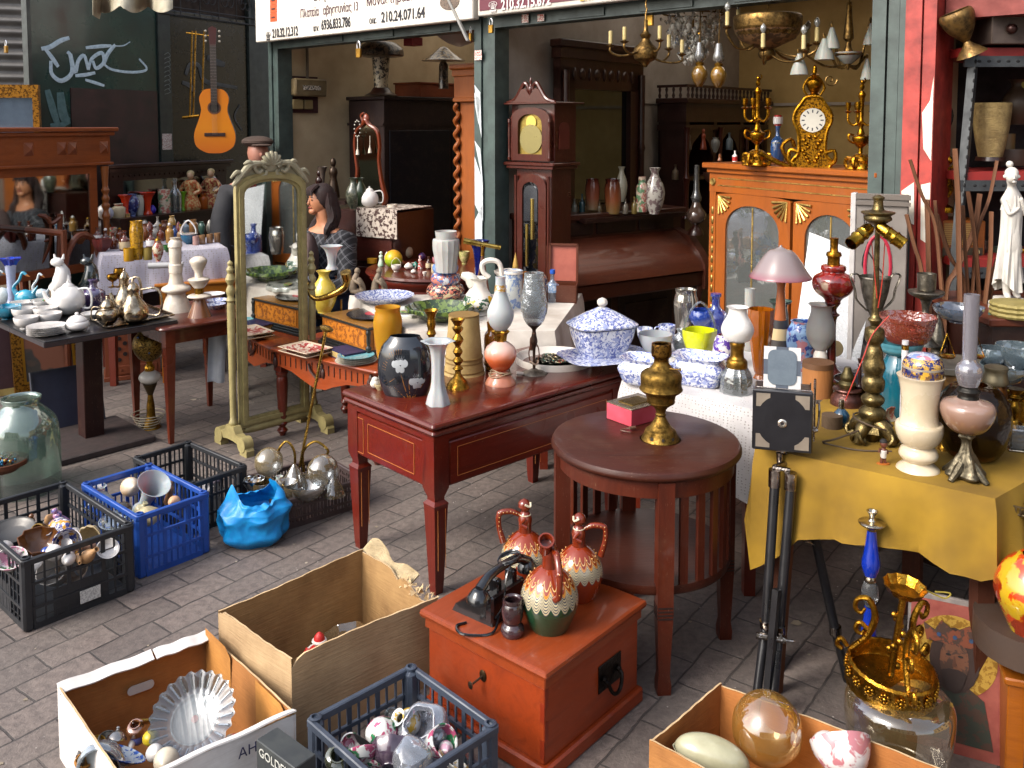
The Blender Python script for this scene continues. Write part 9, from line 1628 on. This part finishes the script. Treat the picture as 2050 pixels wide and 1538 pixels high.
bx=thing('piano_shelf','dark shelf carrying vases above the piano','shelf',P(1245,430,5.8).xy.to_3d(),pa);part('board',PD,lambda m:m.box(-.36,.5,-.08,.2,P(1245,430,5.8).z-.03,P(1245,430,5.8).z-.004),bx);part('case',PD,lambda m:m.box(-.34,.48,.0,.18,1.1,P(1245,430,5.8).z-.03),bx)
ware('oil_lamp','slim dark oil lamp with tall chimney before the gothic cabinet','lamp',1393,470,None,[('foot',DKW,[(470,16),(462,14),(450,5)]),('font',mt('#4c3c34',.15,coat=.8),[(450,6),(440,18),(428,20),(416,12),(405,8)]),('chimney',mt('#8c8c8c',.06,k='glass',c2='#6c6c6c',e=.3),[(405,8),(395,11),(380,6),(330,5)],True)],Y=5.9,n=2)
rows_(None,[('ornament',lb,'ornament',sh_,cx,by,w,h,mt(c,.3))for cx,by,w,h,sh_,c,lb in((1378,300,16,40,'fig','#6c6058','grey figurine in the first arch of the gothic cabinet'),(1408,300,16,42,'fig','#8c3c24','orange robed figurine in the gothic cabinet arch'),(1432,305,18,30,'urn','#7c7c78','small silver urn in the gothic cabinet'),(1420,365,26,20,'bowl','#5c3c30','brown bowl on the gothic cabinet shelf'),(1352,360,14,30,'bottle','#6c5c48','tan bottle low in the gothic cabinet'),(1460,300,14,34,'bottle','#58646c','blue grey bottle in the last gothic arch'))],'ornaments in the gothic cabinet',Y=6.75)
t_=thing('steel_shelf','grey slotted steel shelf unit with red shelf edges','shelf',(0,0,0));SG=mt('#55585a',.45,.6,c2='#3c3e40');YS=3.75
X0=P(1932,250,YS).x;zA,zB=Zat(108,YS),Zat(356,YS);X1=X0+1.1
a_,b_=P(1950,105,YS),P(1912,520,YS)
def f(m):m.tube([tuple(a_),(b_.x,YS,b_.z),(b_.x-.02,YS,0)],.022,4);m.tube([(X1,YS+.1,0),(X1,YS+.1,2.0)],.022,4)
part('post',SG,f,t_)
for z in(zA,zB,Zat(530,YS)):part('shelf_edge',SG,lambda m:m.box(X0-.02,X1,YS-.02,YS-.005,z-.055,z-.01),t_);part('red_shelf',mt('#8c2420',.5),lambda m:m.box(X0-.02,X1,YS-.004,YS+.4,z-.01,z+.025),t_);part('slot',mt('#101012',.7),lambda m:[m.ball((X0+.04+k*.04,YS-.02,z-.032),(.009,.002,.006),6)for k in range(22)],t_)
part('slot',mt('#101012',.7),lambda m:[m.ball((a_.x+(b_.x-a_.x)*k/22,YS-.021,a_.z+(b_.z-a_.z)*k/22),(.006,.003,.009),6)for k in range(22)],t_)
MB().box(X0,X1,YS+.4,YS+.42,0,2.2).build('back_panel',mt('#1c1414',.8),t_)
ware('relief_vase','tall cream vase with carved relief on the steel shelf','vase',1982,322,None,[('stand',DKW,[(322,28),(314,26)]),('vase',mt('#a8905c',.6,k='card',c2='#7c6438',b=1.,s=3),[(316,22),(300,25),(260,32),(215,36),(207,35)],True)],Y=3.85)
for cx,by,w,h,sh_,c,lb in((2012,318,34,50,'block','#6c5430','brown leather box leaning by the relief vase'),(2022,330,60,30,'cyl','#4c3c30','dark coiled hose lying on the steel shelf'),(2035,250,60,90,'vase','#3c2c1c','large dark pot behind the relief vase'),(2046,205,30,40,'bowl','#8c7c1c','yellow green bowl at the right edge of the shelf')):it('box' if sh_=='block' else 'pot',lb,'pot' if sh_!='block' else 'box',sh_,cx,by,None,w,h,mt(c,.5),Y=4.0,n=2)
t_=thing('helmet_ornament','upturned bronze helmet shaped jug hanging above the shelf','jug',P(1940,95,3.7));u=px2m(3.7,2.);part('bowl',mt('#7c6034',.4,.7,k='metal',c2='#3a2a18',s=1.5),lambda m:(m.lathe(inner([(4*u,10*u),(12*u,20*u),(26*u,40*u),(34*u,66*u),(30*u,76*u)],.004),20,T(0,0,0)@Ry(A(-24)),n=2),m.lathe([(30*u,-16*u),(22*u,-6*u),(10*u,6*u),(6*u,14*u)],20,Ry(A(-24)),n=2)),t_)
t_=thing('drawer_box','grey metal drawer box with round knob and yellow card on the top shelf','box',P(1985,88,3.7));part('case',mt('#5c5048',.45,.4,c2='#483c38'),lambda m:m.box(0,.3,0,.3,.0,.2,bev=.004),t_);part('knob',mt('#3c2420',.3,.6),lambda m:m.ball((.075,-.01,.06),.022,12),t_);part('yellow_card',mt('#a08c20',.6),lambda m:m.box(.04,.3,-.012,-.004,.12,.22),t_)
ware('dark_globe_lamp','dark drop shaped glass lamp against the corrugated wall','lamp',1888,300,None,[('stem',BRD,[(300,3),(268,4),(262,8)]),('globe',mt('#3c3834',.2,k='smooth',st=[(0,'#2c2824'),(1,'#5c5850')],coat=.8),[(262,8),(250,14),(232,17),(212,12),(195,2)])],Y=4.0,n=2)
p=P(1892,425,3.9);t_=thing('gilt_cupid','small gilt cupid figure on an onyx stand in front of the corrugated wall','statuette',p);u=px2m(3.9,p.z);part('cupid',GDB,lambda m:(m.tube([(4*u,0,30*u),(10*u,0,45*u),(6*u,0,62*u)],[3*u,5*u,6*u],8,3),m.tube([(-2*u,0,42*u),(2*u,0,62*u),(0,0,90*u)],[4*u,7*u,8*u],10,3),m.ball((4*u,0,104*u),(8*u,8*u,9*u),10),m.tube([(-5*u,0,86*u),(-13*u,0,76*u),(-4*u,0,66*u)],3*u,7,3),m.tube([(5*u,0,88*u),(13*u,0,92*u),(16*u,0,104*u)],3*u,7,3)),t_);part('base',GD,lambda m:m.lathe([(16*u,0),(15*u,10*u),(5*u,16*u),(3*u,34*u)],14,n=2),t_)
CAN=mt('#6e4830',.6,k='woodz',c2='#4a2c1c',s=.6)
for k,pts in enumerate((((1822,320),(1845,390),(1872,450)),((1815,430),(1830,490),(1845,545)),((1856,400),(1858,470),(1860,580)),((1872,402),(1880,500),(1890,620)),((1876,430),(1900,510),(1930,565)),((1912,298),(1918,400),(1920,510)),((1928,412),(1932,500),(1938,590)),((1938,384),(1952,480),(1962,620)),((1962,388),(1950,460),(1915,540),(1895,580)),((1996,322),(1980,400),(1955,470)),((1985,424),(1982,520),(1968,640)),((2026,382),(2018,460),(1995,530),(1982,590)))):
 Yk=3.45+.03*(k%5);q=[tuple(P(x,y,Yk))for x,y in pts];q.append((q[-1][0]+(q[-1][0]-q[-2][0])*.4,Yk-.02,max(.72,q[-1][2]-.25)));w_=.012+.003*(k%3)
 o=MB().tube(q,[w_]*(len(q)),6,4,flat=.45).build('cane',CAN);tag(o,('curved brown wooden slat crossing the red pillar high up','short slat leaning low on the red pillar','straight grey brown slat in front of the pillar edge','thick rounded slat beside the pillar edge','thin slat curving from beside the pillar towards the radio','tallest slat rising before the corrugated wall','upright slat just right of the tallest one','pointed slat crossing before the radio','slat leaning left across the radio','dark slat rising to the red shelf edge','stout slat between radio and statue','curved slat overlapping the white statue')[k],'wooden slat','old wooden slats leaning in a bundle')
t_=thing('barrel','dark barrel holding the bundle of wooden slats','barrel',(P(1925,640,3.5).x,3.5,0));part('body',DK2,lambda m:m.lathe(inner([(.22,0),(.25,.35),(.24,.8)],.01),24),t_)
t_=thing('radio','old wooden radio with cream slatted grille and two knobs','radio',P(1880,518,3.85));u=px2m(3.85,t_.location.z);part('cabinet',mt('#8a4c1c',.4,k='wood',c2='#6c3810'),lambda m:m.box(0,92*u,0,.2,0,76*u,bev=.006),t_);part('grille',mt('#a8844c',.6,c2='#8c6c38'),lambda m:[m.box(8*u,66*u,-.003,0,(28+k*4)*u,(30.5+k*4)*u)for k in range(11)],t_);part('dial',mt('#3c3424',.3),lambda m:m.box(6*u,86*u,-.003,0,4*u,22*u),t_);part('knob',mt('#b8a878',.3),lambda m:[m.lathe([(6*u,0),(6*u,.012),(0,.014)],14,T(x*u,-.002,14*u)@Rx(PI/2))for x in(28,72)],t_)
STW=mt('#c2beb6',.5,c2='#b0aaa2',b=.1);Ys=3.35;p=P(2018,618,Ys);t_=thing('statue','white plaster statue of a robed classical figure with head bowed','statue',p,A(10));u=px2m(Ys,1.1)
part('plinth',STW,lambda m:m.lathe([(36*u,0),(36*u,12*u),(28*u,14*u),(28*u,22*u),(0,22*u)],24,n=1),t_)
skin('body',STW,[(x*u,y*u,z*u)for x,y,z in((0,0,150),(0,0,185),(-2,0,225),(-4,-2,245),(-10,-8,262),(-18,0,218),(-16,-14,190),(4,-16,205),(18,0,216),(22,-10,188),(6,-16,225),(-8,0,90),(-6,-2,30),(-8,-12,22),(9,-4,95),(11,-4,32),(14,-14,24))],[(0,1),(1,2),(2,3),(3,4),(2,5),(5,6),(6,7),(2,8),(8,9),(9,10),(0,11),(11,12),(12,13),(0,14),(14,15),(15,16)],[r*u for r in(19,15,17,7,12,7,5.5,4,7,5.5,4,13,7,5,13,7,5)],t_)
def drape(u_,v):
 a=2*PI*u_;r=(21+6*v+3.5*math.sin(9*a+4*v)*v+2*math.sin(17*a)*v)*u*(1-.15*math.sin(PI*v));z=(198-150*v+14*math.sin(a*2+1)*v)*u;return(r*math.cos(a)-3*u*v,r*math.sin(a)*.8,z)
part('robe',STW,lambda m:(m.sheet(drape,72,24),m.sheet(lambda u_,v:tuple((21-5*v+1.2*math.sin(13*2*PI*u_))*u*c for c in(math.cos(2*PI*u_),.8*math.sin(2*PI*u_)))+((198+30*v)*u,),60,6)),t_)
part('head',STW,lambda m:(m.ball((-14*u,-14*u,266*u),(11*u,12*u,14*u),14),m.tube([(-19*u,-25*u,268*u),(-21*u,-29*u,262*u)],2.4*u,6),m.ball((-16*u,-24*u,256*u),(5*u,3*u,3*u),8)),t_);part('hair',STW,lambda m:(m.ball((-11*u,-9*u,272*u),(13*u,13*u,13*u),14),m.ball((-12*u,-4*u,290*u),7*u,10),[m.ball(((-11+13*math.cos(k))*u,(-9+12*math.sin(k))*u,266*u),4*u,6)for k in range(7)]),t_)
pd=thing('side_cabinet','low dark cabinet under the statue and stacked mats','cabinet',(P(2018,640,3.5).x-.22,3.2,0));part('case',DK2,lambda m:m.box(0,.8,0,.5,0,p.z-.03),pd);part('top',mt('#5c2c1c',.4,k='wood',c2='#3c1c10'),lambda m:m.box(-.03,.83,-.03,.53,p.z-.03,p.z-.001,bev=.005),pd)
for k in range(3):o=MB().lathe([(0,0),(.085,0),(.09,.008),(.085,.016),(0,.016)],36,lobes=18,amp=.03).build('woven_mat',mt('#8a7c44',.7,c2='#6c6030',b=.6),None,(P(2035,640,3.22).x,3.22,p.z+.017*k));tag(o,('bottom round scalloped cream mat below the statue','middle round scalloped cream mat below the statue','top round scalloped cream mat below the statue')[k],'mat','stacked scalloped mats')
t_=thing('gilt_mirror','gilt carved frame with pale blue glass beside the green doors','mirror',P(-60,330,6.2),A(10));u=px2m(6.2,1.5);part('frame',GF,lambda m:ringslab(m,[(0,-.1),(134*u,-.1),(134*u,160*u),(0,160*u)],[(20*u,0),(122*u,0),(122*u,134*u),(20*u,134*u)],-.02,.02),t_);part('glass',mt('#8498b0',.1,.8,b=0),lambda m:m.box(18*u,124*u,0,.005,-.02,136*u),t_)
rows_(YZ,[('plate','floral china plate leaning behind the bronze lamp foot','plate','dish',1785,850,60,10,FLV,{'tilt':(1.2,0,.4)}),('wood_plane','old grey wooden block plane beside the blue perfume bottle','plane','block',1665,862,40,26,mt('#5c4a38',.6,k='wood',c2='#3c2e20'),{'tilt':(0,0,.5)}),('figurine','small dark red glass stopper bottle behind the marble urn','bottle','bottle',1875,870,26,60,mt('#3c1014',.1,coat=.8)),('ladle','small brass bell between the urn and the paraffin lamp','bell','bell',1890,905,26,30,BRS),('pepper_mill','dark turned wooden mill behind the copper burner','mill','stick',1720,800,24,80,DK2),('mug','white and red enamel mug behind the pewter candlestick','mug','cup',1828,745,40,34,mt('#b8a8a0',.3,k='blot',c2='#a0301c',s=1.)),('tin','round rusty tin in front of the sewing box','tin','cyl',1880,815,44,26,mt('#6a3c24',.5,.4)),('oil_can','small pewter oil can with tapering spout','oil can','bell',1955,815,40,60,PEW),('glass_stopper','clear glass tumbler behind the miners lamp','tumbler','cup',2015,845,34,40,CLR)],'small wares on the ochre table')
heap([('cup',lb,cat,sh_,cx,cy,w,h,mm,rt)for lb,cat,sh_,cx,cy,w,h,mm,rt in(('pink rimmed cup by the near corner of the black crate','cup','cup',48,1120,28,26,mt('#b8a8ac',.2,coat=.5),(40,30,0)),('blue glazed jug neck standing up in the black crate','jug','vase',108,1080,26,40,COB,(20,-20,0)),('white china arm of a doll in the black crate','doll arm','pear',158,1120,16,44,R0,(60,80,0)),('tan china dog at the far side of the black crate','figurine','egg',100,1040,22,30,R0,(40,0,0)),('navy glass beaker at the right side of the black crate','beaker','cup',205,1085,24,28,mt('#1a2450',.15,coat=.6),(50,40,0)),('white oval dish on the right of the black crate','dish','dish',215,1100,44,10,CHN,(30,30,0)),('brown pottery whistle near the brass cup','whistle','egg',55,1078,20,26,BRN,(60,20,0)),('gold rimmed white saucer under the blue figurine','saucer','dish',120,1100,50,8,CHN,(20,-10,0)))],.19,'bric-a-brac heaped in the black crate')
heap([(nm,lb,nm.replace('_',' '),sh_,cx,cy,w,h,mm,rt)for nm,lb,sh_,cx,cy,w,h,mm,rt in(('wine_glass','clear glass goblet lying by the back of the grey crate','goblet',790,1440,40,56,CLR,(60,50,0)),('china_cup','pink flowered cup near the left side of the grey crate','cup',700,1490,40,34,FLW,(50,20,0)),('pearl_ball','pearly white glass ball in the middle of the grey crate','ball',830,1488,34,34,mt('#b8bcc8',.1,.3,coat=.6),(0,0,0)),('tea_strainer','green leafed saucer at the front of the grey crate','dish',745,1530,56,8,FLW,(-30,20,0)),('cut_glass_dish','cut glass domed lid by the right side of the grey crate','lid',925,1510,44,30,CLR,(20,30,0)),('china_bell','white and gold bell near the back corner of the grey crate','bell',845,1420,30,34,CHN,(40,20,0)))],.12,'wrapped china in the grey crate')  # the domed cut glass piece is a loose lid
heap([(nm,lb,nm.replace('_',' '),sh_,cx,cy,w,h,mm,rt)for nm,lb,sh_,cx,cy,w,h,mm,rt in(('brass_chain','coiled brass curtain ring left in the white carton','dish',190,1490,40,6,BRS,(10,0,0)),('marble','violet blue glass ball behind the yellow foil ball','ball',275,1478,26,26,mt('#5c64a8',.15,coat=.6),(0,0,0)),('china_spoon','white spoon lying in the white carton','pear',262,1495,14,50,CHN,(70,50,0)),('toy_cup','orange plastic cup under the glass plate rim','cup',345,1500,30,28,mt('#a8501c',.4),(60,-30,0)),('pewter_dish','round tin lid beside the small teapot lid','dish',215,1480,36,8,PEW,(10,10,0)),('china_dog','white and brown china dog in front of the glass plate','fig',352,1528,30,44,mt('#b8b0a4',.25,k='blot',c2='#6c4424',s=.8),(60,10,0)))],.1,'oddments in the white carton')  # the round metal piece by the teapot lid is a tin lid
rows_(None,[('tankard','dark pewter tankard low on the steel shelf','tankard','cup',1962,520,30,40,PEW),('tin_box','dull green tin on the lower steel shelf','tin','cyl',2000,522,34,26,mt('#3c4838',.5)),('brass_bowl','brass bowl at the end of the lower steel shelf','bowl','bowl',2042,522,40,22,BRS)],'wares on the lower steel shelf',Y=3.95)
it('book','teal bound book lying beside the scalloped mats','book','block',1995,640,None,34,14,mt('#1c5c58',.5),Y=3.25,seg=4)
rows_(BZ,[(('bottle','jar','vase','bottle')[k%4],lb,('bottle','jar','vase','bottle')[k%4],('bottle','jar','urn','egg')[k%4],cx,by,w,h,mt(c,.12,coat=.7,b=0))for k,(cx,by,w,h,c,lb)in enumerate(((150,478,16,34,'#a8a8a0','white phial above the carved ship'),(166,474,22,26,'#b8b0a8','squat white china jar by the pine column'),(186,478,18,40,'#5c2810','tall amber vase just left of the white label bottle'),(218,474,20,30,'#8c3c14','orange amber flask behind the coral lump'),(232,470,18,34,'#441a0c','nearly black amber bottle in the back row'),(256,472,18,44,'#b08c50','straw coloured jar tucked behind the yellow vase'),(288,470,16,34,'#8c8478','grey glass vase in the back row'),(300,474,18,30,'#6c2410','garnet red egg shaped flask'),(316,470,14,36,'#a8a094','milky phial behind the painted ginger jar'),(330,474,20,32,'#5c3014','brown round shouldered jar in the back row'),(345,470,16,38,'#b89458','gilded small urn behind the cream candlestick'),(358,474,14,30,'#7c1c18','ruby phial behind the basket dish'),(372,468,14,26,'#8c9ca8','pale blue bottle behind the basket handle'),(388,470,18,30,'#a87848','tan stoneware jar behind the liqueur glasses'),(404,472,14,28,'#4c6c5c','sea green urn behind the liqueur glasses'),(420,470,14,30,'#b0a898','ivory phial near the far towel end'),(438,472,16,26,'#7c4c28','copper brown bottle at the far end of the lace cloth')))],'small wares crowding the lace cloth table')
def split_loose(o):
 me=o.data;n=len(me.vertices);par=list(range(n))
 def fd(a):
  while par[a]!=a:par[a]=par[par[a]];a=par[a]
  return a
 for e in me.edges:par[fd(e.vertices[0])]=fd(e.vertices[1])
 gr={}
 for p in me.polygons:gr.setdefault(fd(p.vertices[0]),[]).append(tuple(p.vertices))
 if not 2<=len(gr)<=30:return
 for fs in gr.values():
  ids=sorted({i for f in fs for i in f});mp_={i:k for k,i in enumerate(ids)}
  m2=bpy.data.meshes.new(me.name);m2.from_pydata([me.vertices[i].co[:]for i in ids],[],[[mp_[i]for i in f]for f in fs]);m2.update();m2.shade_smooth();m2.set_sharp_from_angle(angle=.66)
  m2.materials.append(me.materials[0]);c=bpy.data.objects.new(o.name.split('.')[0],m2);C.objects.link(c);c.parent=o.parent;c.location=o.location;c.rotation_euler=o.rotation_euler;c.scale=o.scale
  for k,v in o.items():c[k]=v
  for ch in list(o.children):ch.parent=c
 bpy.data.objects.remove(o)
for o in[o for o in C.objects if o.type=='MESH' and o.parent and o.name.split('.')[0]in{'panel','inner_flap','corner_plate','sticker','fuse','shoe','eye','eyebrow','tuning_peg','drawer_front','bow','post','knob','ear','tassel','white_paint','wall_rail','cradle','coin','metal_edge','corner_joint','shelf','lip'}]:split_loose(o)
